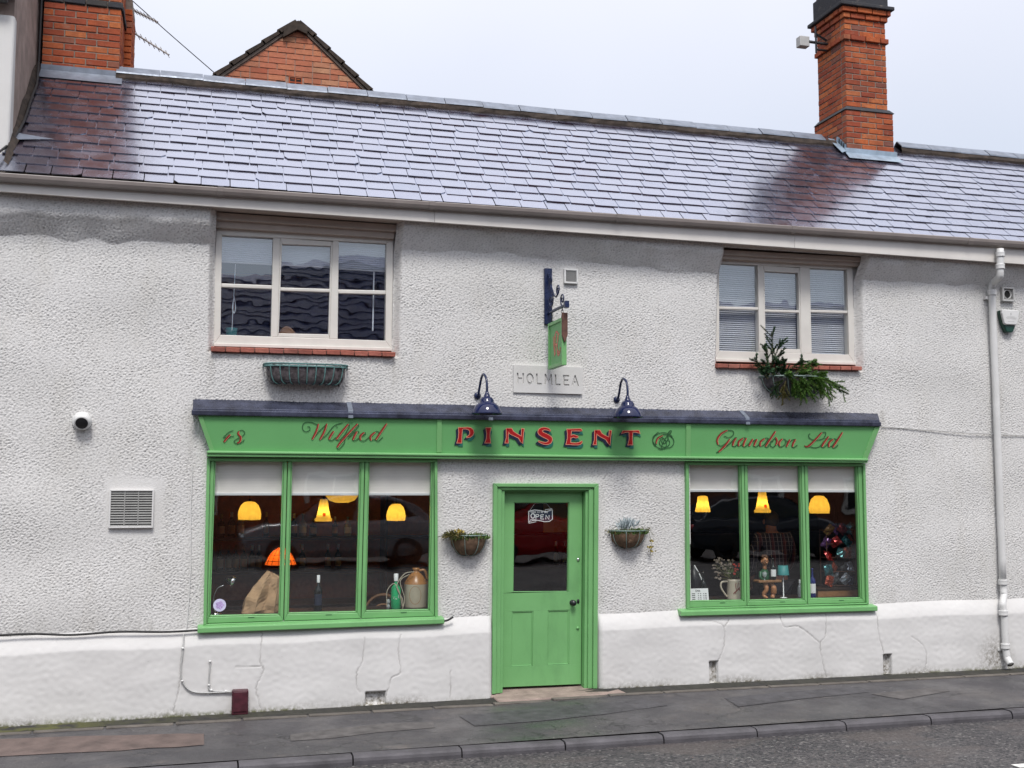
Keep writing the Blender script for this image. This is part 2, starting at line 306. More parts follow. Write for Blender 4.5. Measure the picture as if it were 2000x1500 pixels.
# ------------------------------------------------------------------ mesh helpers
LOC = {}
class MB:
    def __init__(s): s.v = []; s.f = []; s.mi = []; s.cur = 0
    def face(s, pts):
        k = len(s.v); s.v += [tuple(p) for p in pts]; s.f.append(tuple(range(k, k+len(pts)))); s.mi.append(s.cur)
    def faces(s, pts, fs):
        k = len(s.v); s.v += [tuple(p) for p in pts]
        for f in fs: s.f.append(tuple(k+i for i in f)); s.mi.append(s.cur)
    def hexa(s, p):                       # p: 4 bottom (ccw from above) + 4 top
        s.faces(p, [(3, 2, 1, 0), (4, 5, 6, 7), (0, 1, 5, 4), (1, 2, 6, 5), (2, 3, 7, 6), (3, 0, 4, 7)]); return s
    def box(s, x0, x1, y0, y1, z0, z1):
        return s.hexa([(x0, y0, z0), (x1, y0, z0), (x1, y1, z0), (x0, y1, z0), (x0, y0, z1), (x1, y0, z1), (x1, y1, z1), (x0, y1, z1)])
    def slab(s, tl, tr, br, bl, y0, y1):  # facade quad of (x,z) pairs, from depth y0 (front) to y1 (back)
        P = lambda q, y: (q[0], y, q[2] if len(q) > 2 else q[1])
        return s.hexa([P(bl, y0), P(br, y0), P(br, y1), P(bl, y1), P(tl, y0), P(tr, y0), P(tr, y1), P(tl, y1)])
    def tube(s, pts, r, n=8, cap=True):
        pts = [Vector(p) for p in pts]; m = len(pts)
        rr = r if isinstance(r, (list, tuple)) else [r]*m
        t0 = (pts[1]-pts[0]).normalized(); u = t0.orthogonal().normalized(); k = len(s.v)
        for i, p in enumerate(pts):
            t = (pts[min(i+1, m-1)]-pts[max(i-1, 0)]).normalized()
            u = (u-t*u.dot(t)); u = u.normalized() if u.length > 1e-6 else t.orthogonal().normalized(); w_ = t.cross(u)
            for j in range(n):
                a = 2*math.pi*j/n; s.v.append(tuple(p+(u*math.cos(a)+w_*math.sin(a))*rr[i]))
        for i in range(m-1):
            for j in range(n):
                a = k+i*n+j; b_ = k+i*n+(j+1) % n; s.f.append((a, b_, b_+n, a+n)); s.mi.append(s.cur)
        if cap:
            s.f.append(tuple(k+j for j in range(n))[::-1]); s.mi.append(s.cur)
            s.f.append(tuple(k+(m-1)*n+j for j in range(n))); s.mi.append(s.cur)
        return s
    def lathe(s, prof, c, n=20, M=None, wob=None, a0=0, a1=2*math.pi):   # prof: (r, z)
        k = len(s.v); full = abs(a1-a0-2*math.pi) < 1e-6; cols = n if full else n+1
        c = Vector(c)
        for (r, z) in prof:
            for j in range(cols):
                a = a0+(a1-a0)*j/n; q = wob(a, z) if wob else 1
                p = Vector((r*q*math.cos(a), r*q*math.sin(a), z)); p = (M @ p if M else p)+c; s.v.append(tuple(p))
        for i in range(len(prof)-1):
            for j in range(n):
                a = k+i*cols+j; b_ = k+i*cols+((j+1) % cols if full else j+1)
                s.f.append((a, b_, b_+cols, a+cols)); s.mi.append(s.cur)
        return s
    def ball(s, c, rx, ry=None, rz=None, n=12, m=8, M=None):
        ry = ry or rx; rz = rz or rx
        k = len(s.v); c = Vector(c)
        for i in range(m+1):
            t = math.pi*i/m
            for j in range(n):
                a = 2*math.pi*j/n; p = Vector((rx*math.sin(t)*math.cos(a), ry*math.sin(t)*math.sin(a), rz*math.cos(t)))
                s.v.append(tuple((M @ p if M else p)+c))
        for i in range(m):
            for j in range(n):
                a = k+i*n+j; b_ = k+i*n+(j+1) % n; s.f.append((a, a+n, b_+n, b_)); s.mi.append(s.cur)
        return s
    def prism(s, pts, d):                 # polygon extruded along d
        d = Vector(d); n = len(pts); k = len(s.v)
        s.v += [tuple(p) for p in pts]+[tuple(Vector(p)+d) for p in pts]
        s.f.append(tuple(k+i for i in range(n))); s.f.append(tuple(k+n+i for i in range(n))[::-1]); s.mi += [s.cur]*2
        for i in range(n):
            j = (i+1) % n; s.f.append((k+j, k+i, k+n+i, k+n+j)); s.mi.append(s.cur)
        return s
    def mesh(s, name, mats, smooth=False):
        me = bpy.data.meshes.new(name); me.from_pydata(s.v, [], s.f)
        mats = mats if isinstance(mats, (list, tuple)) else [mats]
        for q in mats: me.materials.append(MATS[q])
        if len(mats) > 1: me.polygons.foreach_set('material_index', s.mi)
        if smooth: me.polygons.foreach_set('use_smooth', [True]*len(me.polygons))
        me.update(); return me
    def build(s, name, mats, parent=None, smooth=False, bevel=0, seg=2, fix=True):
        o = bpy.data.objects.new(name, s.mesh(name, mats, smooth)); COL.objects.link(o); attach(o, parent)
        if fix:
            import bmesh
            bm = bmesh.new(); bm.from_mesh(o.data); bmesh.ops.recalc_face_normals(bm, faces=bm.faces); bm.to_mesh(o.data); bm.free()
        if bevel:
            m = o.modifiers.new('bevel', 'BEVEL'); m.width = bevel; m.segments = seg; m.limit_method = 'ANGLE'; m.angle_limit = rad(40)
        return o
def attach(o, parent):
    if parent is not None:
        o.parent = parent
        if parent.type == 'EMPTY': o.matrix_parent_inverse = Matrix.Translation(-parent.location)
def thing(name, label, cat, loc, group=None):
    o = bpy.data.objects.new(name, None); COL.objects.link(o); o.location = Vector(loc); o.empty_display_size = .1
    return tag(o, label, cat, group)
def tag(o, label, cat, group=None):
    o['label'] = label; o['category'] = cat
    if group: o['group'] = group
    return o
def structure(o): o['kind'] = 'structure'; return o
def piece(name, me, parent, loc, rot=None, scale=None):
    o = bpy.data.objects.new(name, me); o.location = loc
    if rot is not None: o.rotation_euler = rot
    if scale is not None: o.scale = scale
    COL.objects.link(o); attach(o, parent); return o
def bezier(pts, n=10):                    # Catmull-Rom through 2-D or 3-D points
    P = [np.array(p, float) for p in pts]
    if len(P) == 2: return [tuple(lerp(P[0], P[1], t/n)) for t in range(n+1)]
    out = []
    for i in range(len(P)-1):
        a, b_, c_, d = P[max(i-1, 0)], P[i], P[i+1], P[min(i+2, len(P)-1)]
        for k in range(n):
            t = k/n; out.append(tuple(.5*((2*b_)+(-a+c_)*t+(2*a-5*b_+4*c_-d)*t*t+(-a+3*b_-3*c_+d)*t**3)))
    out.append(tuple(P[-1])); return out
def chamfer_box(x, y, z, c):              # centred box with chamfered edges, 44 triangles
    import bmesh
    bm = bmesh.new(); bmesh.ops.create_cube(bm, size=1)
    for v_ in bm.verts: v_.co.x *= x; v_.co.y *= y; v_.co.z *= z
    bmesh.ops.bevel(bm, geom=bm.edges[:], offset=c, segments=1, affect='EDGES', profile=.5)
    for v_ in bm.verts: v_.co += Vector((random.uniform(-1, 1), random.uniform(-1, 1), random.uniform(-1, 1)))*c*.35
    me = bpy.data.meshes.new('piece'); bm.to_mesh(me); bm.free(); return me

# ================================================================== ground
def zw(X): return float(np.interp(X, [-3, -1.6, 2.95, 4.1, 9.4, 14], [-.10, -.093, -.058, -.020, -.022, 0]))
def zk(X): return -.168+(X+2)*.0052
KY = -1.78                                              # front face of the kerb
def zp(X, Y): return lerp(zw(X), zk(X), min(1, max(0, (-Y-.07)/(-KY-.07))))
XS = list(np.arange(-14, 24.1, 1.0)); XF = list(np.arange(-2.6, 12.01, .25))
def sheet(name, xs, ys, zf, mat):
    m = MB(); pts = [(x, y, zf(x, y)) for y in ys for x in xs]; n = len(xs)
    m.faces(pts, [(j*n+i, j*n+i+1, (j+1)*n+i+1, (j+1)*n+i) for j in range(len(ys)-1) for i in range(n-1)])
    return structure(m.build(name, mat, smooth=True))
def zr(X, Y):
    base = zk(X)-.075+.012*min(1, max(0, (KY-Y)/1.5))
    return base if Y > -3.5 else lerp(base, .36, min(1, (-3.5-Y)/7.0))
sheet('road', [-60, -30]+XS+[40, 70], [KY+.02, -2.2, -2.8, -3.5, -5, -7, -9, -10.5, -12, -20, -60], zr, 'road_asphalt')
sheet('pavement', XS[:11]+XF+XS[27:], list(np.linspace(KY+.13, .25, 9)), lambda x, y: zp(x, y), 'tarmac_pavement')
g = MB(); g.face([(-900, -900, -.6), (900, -900, -.6), (900, 900, -.6), (-900, 900, -.6)]); structure(g.build('ground', 'ground_far'))
kerb = MB(); kerb.box(-14, 24, KY+.012, KY+.11, -.6, -.27); kerb = structure(kerb.build('kerb', 'kerb_concrete'))
# kerb stones: bullnosed blocks with open joints
def kerbstone(L):
    m = MB(); pr = [(0, -.25), (0, -.045), (.006, -.022), (.020, -.007), (.042, 0), (.130, 0), (.130, -.25)]
    n = len(pr); ends = [[(sx*L/2, a, b_) for a, b_ in pr] for sx in (-1, 1)]
    k = 0; m.v += ends[0]+ends[1]
    for i in range(n): m.f.append((i, (i+1) % n, n+(i+1) % n, n+i)); m.mi.append(0)
    m.f.append(tuple(range(n))); m.f.append(tuple(range(n, 2*n))); m.mi += [0, 0]
    return m.mesh('kerb_stone', 'kerb_concrete')
ks = kerbstone(.905)
joints = [1106, 1335, 1550, 1747, 1938]                 # joints seen along the kerb
jx = [WZ(x, 1450-(x-1106)*.075, -.14).x for x in joints]
for i in range(-6, 13):
    xc = jx[0]+.918*(i+.5)
    piece('kerb_stone', ks, kerb, (xc, KY+random.uniform(-.004, .004), zk(xc)+random.uniform(-.003, .003)), (0, random.uniform(-.004, .004), random.uniform(-.003, .003)))
# dark mossy strip against the wall, concrete edging blocks along it
sheet('wall_strip', XF[:-4], [-.285, -.2, -.13, .02], lambda x, y: zp(x, y)+.006, 'moss_strip')
edg = MB(); edg.box(-2.4, 10.5, -.36, -.30, -.5, -.25); edg = structure(edg.build('edging', 'edging_concrete'))
eb = chamfer_box(.60, .085, .08, .008); eb.materials.append(MATS['edging_concrete'])
x = -2.2
while x < 10.4:
    o = piece('edging_block', eb, edg, (x, -.325, zp(x, -.33)-.030), (0, -.002, random.uniform(-.006, .006)), (random.uniform(.97, .985), 1, 1)); x += .6
m = MB(); xs = list(np.arange(-2.4, 1.21, .2))
a = [WZ(0, 1440, -.11), WZ(398, 1428, -.10), WZ(392, 1455, -.12), WZ(0, 1478, -.13)]
ys0 = [lerp(a[0].y, a[1].y, t/8)-.06+random.uniform(-.02, .02) for t in range(9)]; ys1 = [lerp(a[3].y, a[2].y, t/8)+random.uniform(-.03, .03) for t in range(9)]
for i in range(8):
    x0, x1 = [lerp(-1.65, a[1].x, (i+k)/8) for k in (0, 1)]
    m.face([(x0, ys1[i], zp(x0, ys1[i])+.005), (x1, ys1[i+1], zp(x1, ys1[i+1])+.005), (x1, ys0[i+1], zp(x1, ys0[i+1])+.005), (x0, ys0[i], zp(x0, ys0[i])+.005)])
structure(m.build('pavement_patch', 'pavement_red_patch'))
for (pts, mt) in (([(560, 1432), (640, 1424), (760, 1412), (850, 1410), (845, 1420), (740, 1428), (640, 1438), (570, 1442)], 'tarmac_pale'), ([(900, 1400), (1000, 1392), (1150, 1384), (1260, 1376), (1300, 1384), (1180, 1398), (1060, 1408), (930, 1416)], 'tarmac_dark'), ([(1420, 1372), (1520, 1362), (1680, 1352), (1700, 1360), (1560, 1372), (1440, 1384)], 'tarmac_dark'), ([(1700, 1362), (1820, 1352), (1860, 1356), (1760, 1370)], 'tarmac_pale')):
    q_ = [WZ(*p_, -.10) for p_ in pts]; m = MB(); m.face([(v_.x+random.uniform(-.03, .03), v_.y+random.uniform(-.02, .02), zp(v_.x, v_.y)+.004) for v_ in q_]); structure(m.build('pavement_patch', mt, fix=False))
m = MB(); p = WZ(1985, 1497, -.2); m.box(p.x-.05, p.x+3.0, p.y-.10, p.y, zr(p.x, p.y)+.002, zr(p.x, p.y)+.006); structure(m.build('road_marking', 'road_paint'))

# ================================================================== the shop building
HOUSE = thing('shop_house', 'long white roughcast two-storey shop house with green shopfront and slate roof', 'building', (3.6, 0, 0))
# ---------------------------------------------------------------- openings and wall
OPEN_UL = [W(417, 405), W(779, 430), W(773, 692), W(414, 682)]
OPEN_UR = [W(1407, 480), W(1681, 498), W(1681, 720), W(1403, 712)]
OPEN_SL = [W(414, 900), W(846, 903), W(846, 1203), W(408, 1213)]
OPEN_SR = [W(1348, 905), W(1681, 908), W(1686, 1176), W(1350, 1182)]
OPEN_D = [W(972, 951), W(1160, 952), W(1160, 1420), W(969, 1420)]
def sdist(X, Z, quad):
    d = np.full(X.shape, -1e9)
    q = [(p.x, p.z) for p in quad]
    for i in range(4):
        (x0, z0), (x1, z1) = q[i], q[(i+1) % 4]; ex, ez = x1-x0, z1-z0; L = math.hypot(ex, ez)
        d = np.maximum(d, ((X-x0)*(-ez)+(Z-z0)*ex)/L)
    return d
def bandnoise(shape, step, lx, lz, bw=.45):
    """band-limited noise field with feature size lx by lz metres"""
    f = np.fft.rfft2(np.random.randn(*shape)); kz = np.fft.fftfreq(shape[0], step)[:, None]; kx = np.fft.rfftfreq(shape[1], step)[None, :]
    k = np.sqrt((kx*lx)**2+(kz*lz)**2)+1e-6
    g = np.fft.irfft2(f*np.exp(-(np.log(k)/bw)**2), s=shape); return g/g.std()
def height_mesh(name, X, Y, Z, keep, mat, parent, attrs={}):
    nz_, nx_ = X.shape
    idx = np.arange(nz_*nx_).reshape(nz_, nx_)
    q = np.stack([idx[:-1, :-1], idx[:-1, 1:], idx[1:, 1:], idx[1:, :-1]], -1)
    kq = keep[:-1, :-1] & keep[:-1, 1:] & keep[1:, 1:] & keep[1:, :-1]
    q = q[kq]
    used = np.unique(q); remap = np.zeros(nz_*nx_, int); remap[used] = np.arange(len(used)); q = remap[q]
    co_ = np.stack([X.ravel(), Y.ravel(), Z.ravel()], -1)[used].astype(np.float32)
    me = bpy.data.meshes.new(name); me.vertices.add(len(co_)); me.vertices.foreach_set('co', co_.ravel())
    me.loops.add(q.size); me.loops.foreach_set('vertex_index', q.ravel().astype(np.int32))
    me.polygons.add(len(q)); me.polygons.foreach_set('loop_start', np.arange(0, q.size, 4, dtype=np.int32)); me.polygons.foreach_set('loop_total', np.full(len(q), 4, np.int32))
    me.polygons.foreach_set('use_smooth', np.ones(len(q), bool)); me.update(calc_edges=True)
    for k, a_ in attrs.items():
        at = me.attributes.new(k, 'FLOAT', 'POINT'); at.data.foreach_set('value', a_.ravel()[used].astype(np.float32))
    me.materials.append(MATS[mat]); o = bpy.data.objects.new(name, me); COL.objects.link(o); attach(o, parent); return o
ST = .0076
xs = np.arange(-1.95, 9.95, ST); zs = np.arange(.60, 4.82, ST)
X, Z = np.meshgrid(xs, zs)
sh = X.shape
n = .90*bandnoise(sh, ST, .038, .024, .55)+.25*bandnoise(sh, ST, .085, .05, .5)
n2 = bandnoise(sh, ST, .027, .019, .45)
n = np.clip(n, -2.2, 1.1); lump = n*.0029+np.tanh(n2)*.0024
broad = bandnoise(sh, ST, 1.6, 1.1, .5)
patchy = .80+.20*np.tanh(bandnoise(sh, ST, .9, .6, .5))
plaque = np.maximum(np.abs(X-W(1070, 742).x)-.35, np.abs(Z-W(1070, 742).z)-.15)
vent_p = np.maximum(np.abs(X-W(262, 992).x)-.235, np.abs(Z-W(262, 992).z)-.255)
vent_s = np.maximum(np.abs(X-W(1114, 540).x)-.075, np.abs(Z-W(1114, 540).z)-.08)
smoothz = np.clip(np.minimum(np.minimum(plaque, vent_p), vent_s)/.05, .12, 1)
Yw = -(lump*patchy*smoothz)-broad*.005
for q, dep in ((OPEN_UL, .10), (OPEN_UR, .10)):
    d = sdist(X, Z, q); t = np.clip((.045-d)/.07, 0, 1); t = t*t*(3-2*t)
    Yw = Yw+t*dep
bx_pts = [(60, 463), (300, 474), (430, 478), (800, 488), (1000, 498), (1300, 528), (1480, 538), (1800, 552), (1980, 562)]
kink = np.interp(X, [W(*p).x for p in bx_pts], [W(*p).z for p in bx_pts])+.012*bandnoise(sh, ST, .5, .5, .5)
fl = np.clip((Z-kink)/.23, 0, 1); fl = np.where(fl < .7, fl, .7+.3*np.sin((fl-.7)/.3*math.pi/2)*.8)
Yw = Yw-fl*.150
keep = np.ones(sh, bool)
for q in (OPEN_UL, OPEN_UR): keep &= sdist(X, Z, q) > -.030
for q in (OPEN_SL, OPEN_SR, OPEN_D): keep &= sdist(X, Z, q) > 0
for q in (OPEN_SL, OPEN_SR, OPEN_D):
    d = sdist(X, Z, q); t = np.clip((.11-d)/.05, 0, 1); Yw = np.where(t > 0, lerp(Yw, np.maximum(Yw*.5, -.006), t), Yw)
cavity_shade = np.clip(-.15-n*.55-n2*.35, 0, 1)*smoothz  # mask of the hollows, where shade is put into the wall colour
stain = np.zeros(sh)
for (pxs, py_, wd_, ln_, k_) in (((414, 772), 692, .05, .55, .9), ((1402, 1683), 720, .05, .55, .9), ((374, 1722), 800, .06, .9, .8), ((1940,), 560, .10, 3.0, .7), ((161,), 838, .05, .4, .6), ((520, 670), 745, .07, .3, .6), ((1110,), 735, .25, .3, .5), ((1215,), 1075, .16, .35, .6), ((905,), 1088, .16, .35, .6), ((1550,), 780, .25, .35, .6)):
    for px_ in pxs:
        p = W(px_, py_); stain = np.maximum(stain, k_*np.clip(1-np.abs(X-p.x)/wd_, 0, 1)*np.clip((p.z-Z)/.02, 0, 1)*np.clip(1-(p.z-Z)/ln_, 0, 1))
stain = np.maximum(stain, .55*np.clip(1-(Z-.72)/.45, 0, 1)*np.clip(bandnoise(sh, ST, .8, .5, .5), 0, 1))
WALL = height_mesh('wall', X, Yw, Z, keep, 'roughcast', HOUSE, {'cavity_shade': cavity_shade, 'stain': stain})
xs2 = np.arange(9.93, 13.45, .02); zs2 = np.arange(.60, 4.82, .02); X2, Z2 = np.meshgrid(xs2, zs2)
fl2 = np.clip((Z2-W(1980, 562).z)/.23, 0, 1)
nn2 = bandnoise(X2.shape, .02, .06, .045, .5)
height_mesh('wall', X2, -nn2*.004-fl2*.15, Z2, np.ones(X2.shape, bool), 'roughcast', HOUSE, {'cavity_shade': np.clip(-.2-nn2*.6, 0, 1), 'stain': X2*0})
# gable ends, rear wall and upper floor close the house behind the facade
m = MB(); m.prism([(13.2, .02, -.3), (13.2, 3.3, -.3), (13.2, 3.3, 4.9), (13.2, 1.57, 6.5), (13.2, .02, 5.05)], (.22, 0, 0)); m.box(-1.7, 13.2, 3.15, 3.35, -.3, 4.9); m.box(-1.72, -1.5, .05, 3.2, -.3, 4.9); m.build('rear_wall', 'old_render', HOUSE)
# ---------------------------------------------------------------- plinth: smooth painted band with rounded top
CR_L = [[(357, 1262), (354, 1300), (350, 1340), (338, 1390)], [(512, 1235), (508, 1290), (514, 1310), (500, 1345), (510, 1385)], [(712, 1245), (708, 1290), (698, 1312), (696, 1340), (703, 1352)],
        [(782, 1240), (778, 1268), (782, 1312), (765, 1325), (755, 1358)], [(880, 1310), (880, 1365)], [(460, 1302), (508, 1302)]]
CR_R = [[(1375, 1212), (1402, 1216), (1414, 1228), (1413, 1262), (1402, 1292)], [(1425, 1210), (1414, 1226)], [(1525, 1198), (1532, 1224), (1560, 1224), (1600, 1254)], [(1614, 1198), (1612, 1240), (1602, 1256), (1605, 1285), (1614, 1322)],
        [(1713, 1200), (1716, 1235), (1726, 1276)], [(1780, 1243), (1806, 1266), (1808, 1308)]]
NICHE = [(713, 754, 1350, 1378), (1386, 1403, 1291, 1336), (1726, 1742, 1277, 1320)]
def plinth(x0, x1, ztop, cracks, endl, endr):
    st = .0085
    xs = np.arange(x0, x1+st*.5, st); vs = np.linspace(0, 1, 92)
    top = np.array([ztop(x) for x in xs]); bot = np.array([zw(x)-.05 for x in xs])
    V, Xp = np.meshgrid(vs, xs, indexing='ij'); Zp = bot[None, :]*(1-V)+top[None, :]*V
    dz = top[None, :]-Zp
    t = np.clip(dz/.17, 0, 1); prof = .012+.066*(.55*np.clip(t*1.05, 0, 1)+.45*np.sin(np.clip(t, 0, 1)*math.pi/2))
    e = np.ones_like(Xp)
    if endl: e = np.minimum(e, np.sqrt(np.clip(1-(1-np.clip((Xp-x0)/.06, 0, 1))**2, 0, 1)))
    if endr: e = np.minimum(e, np.sqrt(np.clip(1-(1-np.clip((x1-Xp)/.06, 0, 1))**2, 0, 1)))
    prof = prof*(.0+1.0*e)
    br = bandnoise(Xp.shape, st, .55, .30, .5); fn = bandnoise(Xp.shape, st, .09, .07, .4)
    Yp = -prof-br*.0010-fn*.0004
    crk = np.zeros_like(Xp)
    for pl in cracks:
        pts = bezier([(W(a_, b_, -.075).x, W(a_, b_, -.075).z) for a_, b_ in pl], 14)
        pts = [(a_+random.gauss(0, .0035), b_) for a_, b_ in pts]
        for (ax, az), (bx, bz) in zip(pts[:-1], pts[1:]):
            sel = (np.abs(Xp-(ax+bx)/2) < abs(ax-bx)/2+.03) & (np.abs(Zp-(az+bz)/2) < abs(az-bz)/2+.03)
            L2 = (bx-ax)**2+(bz-az)**2+1e-9
            tt = np.clip(((Xp[sel]-ax)*(bx-ax)+(Zp[sel]-az)*(bz-az))/L2, 0, 1)
            dd = np.hypot(Xp[sel]-ax-tt*(bx-ax), Zp[sel]-az-tt*(bz-az))
            crk[sel] = np.maximum(crk[sel], np.clip(1-dd/.0075, 0, 1)*lerp(.45, 1.0, abs(math.sin(ax*9+az*13))))
    Yp += crk*.008
    lowf = np.clip(.5+.5*bandnoise(Xp.shape, st, .9, .5, .5), 0, 1)
    dirt = np.clip(1-(Zp-bot[None, :]-.05)/.10, 0, 1)*.75*lowf+.9*np.clip(1-(Zp-bot[None, :]-.045)/(.012+.02*lowf), 0, 1)
    for (a0, a1, b0, b1) in NICHE:
        p0, p1 = W(a0, b1, -.08), W(a1, b0, -.08)
        dn = np.maximum(np.abs(Xp-(p0.x+p1.x)/2)-(p1.x-p0.x)/2, np.abs(Zp-(p0.z+p1.z)/2)-(p1.z-p0.z)/2)
        inn = np.clip(-dn/.012, 0, 1); Yp += inn*.055; dirt = np.maximum(dirt, inn*.9)  # niche recesses also toned darker through this mask
    pp = W(1945, 1290, -.08); dirt = np.maximum(dirt, np.clip(1-np.hypot((Xp-pp.x)*1.0, (Zp-pp.z)*.8)/.30, 0, 1))
    moss = np.clip(1-(Zp-bot[None, :]-.05)/.05, 0, 1)*np.clip(.25+.75*(Xp < 1.0)+.5*(Xp > 8), 0, 1)
    # ragged bottom edge
    return height_mesh('plinth', Xp, Yp, Zp, np.ones(Xp.shape, bool), 'plinth_paint', HOUSE, {'dirt': dirt, 'crack': crk, 'moss': moss})
pL0, pL1 = W(0, 1243, -.03), W(960, 1204, -.03); pR0, pR1 = W(1170, 1199, -.03), W(2000, 1168, -.03)
plinth(-1.95, W(961, 1300, -.03).x, lambda x: lerp(pL0.z, pL1.z, (x-pL0.x)/(pL1.x-pL0.x))+.008*math.sin(x*5), CR_L, False, True)
plinth(W(1168, 1300, -.03).x, 13.45, lambda x: lerp(pR0.z, pR1.z, (x-pR0.x)/(pR1.x-pR0.x))+.006*math.sin(x*4), CR_R, True, False)

# ---------------------------------------------------------------- windows
def pane_grid(cols, rows, Y):
    return [[W(*crossing(c_[0], c_[1], r_[0], r_[1]), Y) for c_ in cols] for r_ in rows]
def strip(m, G, r0, r1, c0, c1, y0, y1, ins=0):
    m.slab(G[r0][c0], G[r0][c1], G[r1][c1], G[r1][c0], y0, y1)
def inset(q, d):                          # shrink quad (tl,tr,br,bl) in the facade plane
    c_ = sum((Vector(p) for p in q), Vector())/4
    tl, tr, br, bl = [Vector(p) for p in q]
    return [tl+Vector((d, 0, -d)), tr+Vector((-d, 0, -d)), br+Vector((-d, 0, d)), bl+Vector((d, 0, d))]
def ring(m, outer, inner, y0, y1):
    o, i = outer, inner
    m.slab(o[0], o[1], i[1], i[0], y0, y1); m.slab(i[3], i[2], o[2], o[3], y0, y1)
    m.slab(o[0], i[0], i[3], o[3], y0, y1); m.slab(i[1], o[1], o[2], i[2], y0, y1)
def ring3(m, outer, inner, y0, y1):       # head and two legs, open at the foot
    o, i = outer, inner
    m.slab(o[0], o[1], i[1], i[0], y0, y1); m.slab(o[0], i[0], i[3], o[3], y0, y1); m.slab(i[1], o[1], o[2], i[2], y0, y1)
def lines(outer_px):
    (tl, tr, br, bl) = outer_px; return [(tl, bl), (tr, br)], [(tl, tr), (bl, br)]

def shop_window(outer, panes, sill, name_label):
    """outer: tl,tr,br,bl image points on the frame face; panes: the same for each light"""
    win = MB(); q = [W(*p, -.03) for p in outer]
    pq = [[W(*p, 0.0) for p in pn] for pn in panes]
    # outer frame: head, jambs, sill rail and mullions as separate timbers
    k = len(panes); jw = .030
    iq = [(q[0]+Vector((jw, 0, -jw))), (q[1]+Vector((-jw, 0, -jw))), (q[2]+Vector((-jw, 0, jw*.5))), (q[3]+Vector((jw, 0, jw*.5)))]
    ring(win, q, iq, -.045, .09)
    frame = win.build('window', 'green_paint', HOUSE, bevel=.005)
    frame['label'] = name_label
    # each casement: stiles and rails of its own with moulded inner edge
    for i, p in enumerate(pq):
        lt = iq[0] if i == 0 else (pq[i-1][1]+p[0])/2; lb = iq[3] if i == 0 else (pq[i-1][2]+p[3])/2
        rt = iq[1] if i == k-1 else (p[1]+pq[i+1][0])/2; rb = iq[2] if i == k-1 else (p[2]+pq[i+1][3])/2
        g_ = .0035
        tz = lerp(iq[0].z, iq[1].z, (i+.0)/k); tz1 = lerp(iq[0].z, iq[1].z, (i+1.)/k)
        bz = lerp(iq[3].z, iq[2].z, i/k); bz1 = lerp(iq[3].z, iq[2].z, (i+1)/k)
        so_ = [Vector((lt.x+g_, 0, tz-g_)), Vector((rt.x-g_, 0, tz1-g_)), Vector((rb.x-g_, 0, bz1+g_)), Vector((lb.x+g_, 0, bz+g_))]
        mid = inset(p, -.014)
        c_ = MB(); ring(c_, so_, mid, -.022, .05); cs = c_.build('casement', 'green_paint', frame, bevel=.006)
        c_ = MB(); ring(c_, inset(mid, .0005), p, -.010, .045); c_.build('glazing_bead', 'green_paint', frame, bevel=.008)
        c_ = MB(); pg = inset(p, -.008); c_.face([(v_.x, .020, v_.z) for v_ in (pg[3], pg[2], pg[1], pg[0])]); c_.build('pane', 'shop_glass', frame, fix=False)
        # small trickle slot on the bottom rail
        c_ = MB(); mx_ = (p[2]+p[3])/2; c_.box(mx_.x-.03+.06, mx_.x+.03+.06, -.025, -.015, mx_.z-.030, mx_.z-.024); c_.build('slot', 'letter_green', frame)
    s0, s1 = W(*sill[0], -.10), W(*sill[1], -.10); th = .052
    c_ = MB(); c_.hexa([(s0.x, -.105, s0.z-th), (s1.x, -.105, s1.z-th), (s1.x, .06, s1.z-th), (s0.x, .06, s0.z-th), (s0.x, -.105, s0.z), (s1.x, -.105, s1.z), (s1.x, .06, s1.z+.028), (s0.x, .06, s0.z+.028)])
    c_.build('sill', 'green_paint', frame, bevel=.008)
    bz = min(p[3].z for p in pq)-.015; zb = max(p[2].z for p in pq)
    c_ = MB(); x0, x1 = q[3].x-.1, q[2].x+.1
    c_.hexa([(x0, .095, pq[0][3].z-.05), (x1, .095, pq[-1][2].z-.05), (x1, .62, pq[-1][2].z-.05), (x0, .62, pq[0][3].z-.05), (x0, .095, pq[0][3].z-.018), (x1, .095, pq[-1][2].z-.018), (x1, .62, pq[-1][2].z-.018), (x0, .62, pq[0][3].z-.018)])
    c_.build('window_board', 'shelf_wood', frame)
    return frame, pq
SL, SLP = shop_window([(404, 894), (854, 897), (855, 1207), (397, 1222)],
    [[(421.5, 901), (552, 901.5), (544, 1199), (411, 1201.6)], [(571, 902), (702.6, 902.5), (694.6, 1193.7), (564, 1196.5)], [(722, 903), (842, 903.6), (836.4, 1189.7), (715, 1192)]],
    [(386, 1226), (868, 1208)], 'green three-light shop window beneath the word Wilfred')
SR, SRP = shop_window([(1339, 902), (1689, 905), (1696, 1180), (1341, 1190)],
    [[(1345.5, 907), (1444, 909), (1450, 1171.4), (1348, 1173)], [(1460, 909), (1561.4, 910.4), (1567.8, 1169.4), (1464, 1171.4)], [(1577.4, 910.6), (1672, 911.6), (1680, 1166.8), (1582.8, 1168.3)]],
    [(1330, 1194), (1714, 1184)], 'green three-light shop window beneath the words Grandson Ltd')
def sill_z(P, x):                         # top of the window board under image column x
    zz = P[0][3].z, P[-1][2].z; return lerp(zz[0], zz[1], (x-P[0][3].x)/(P[-1][2].x-P[0][3].x))-.018

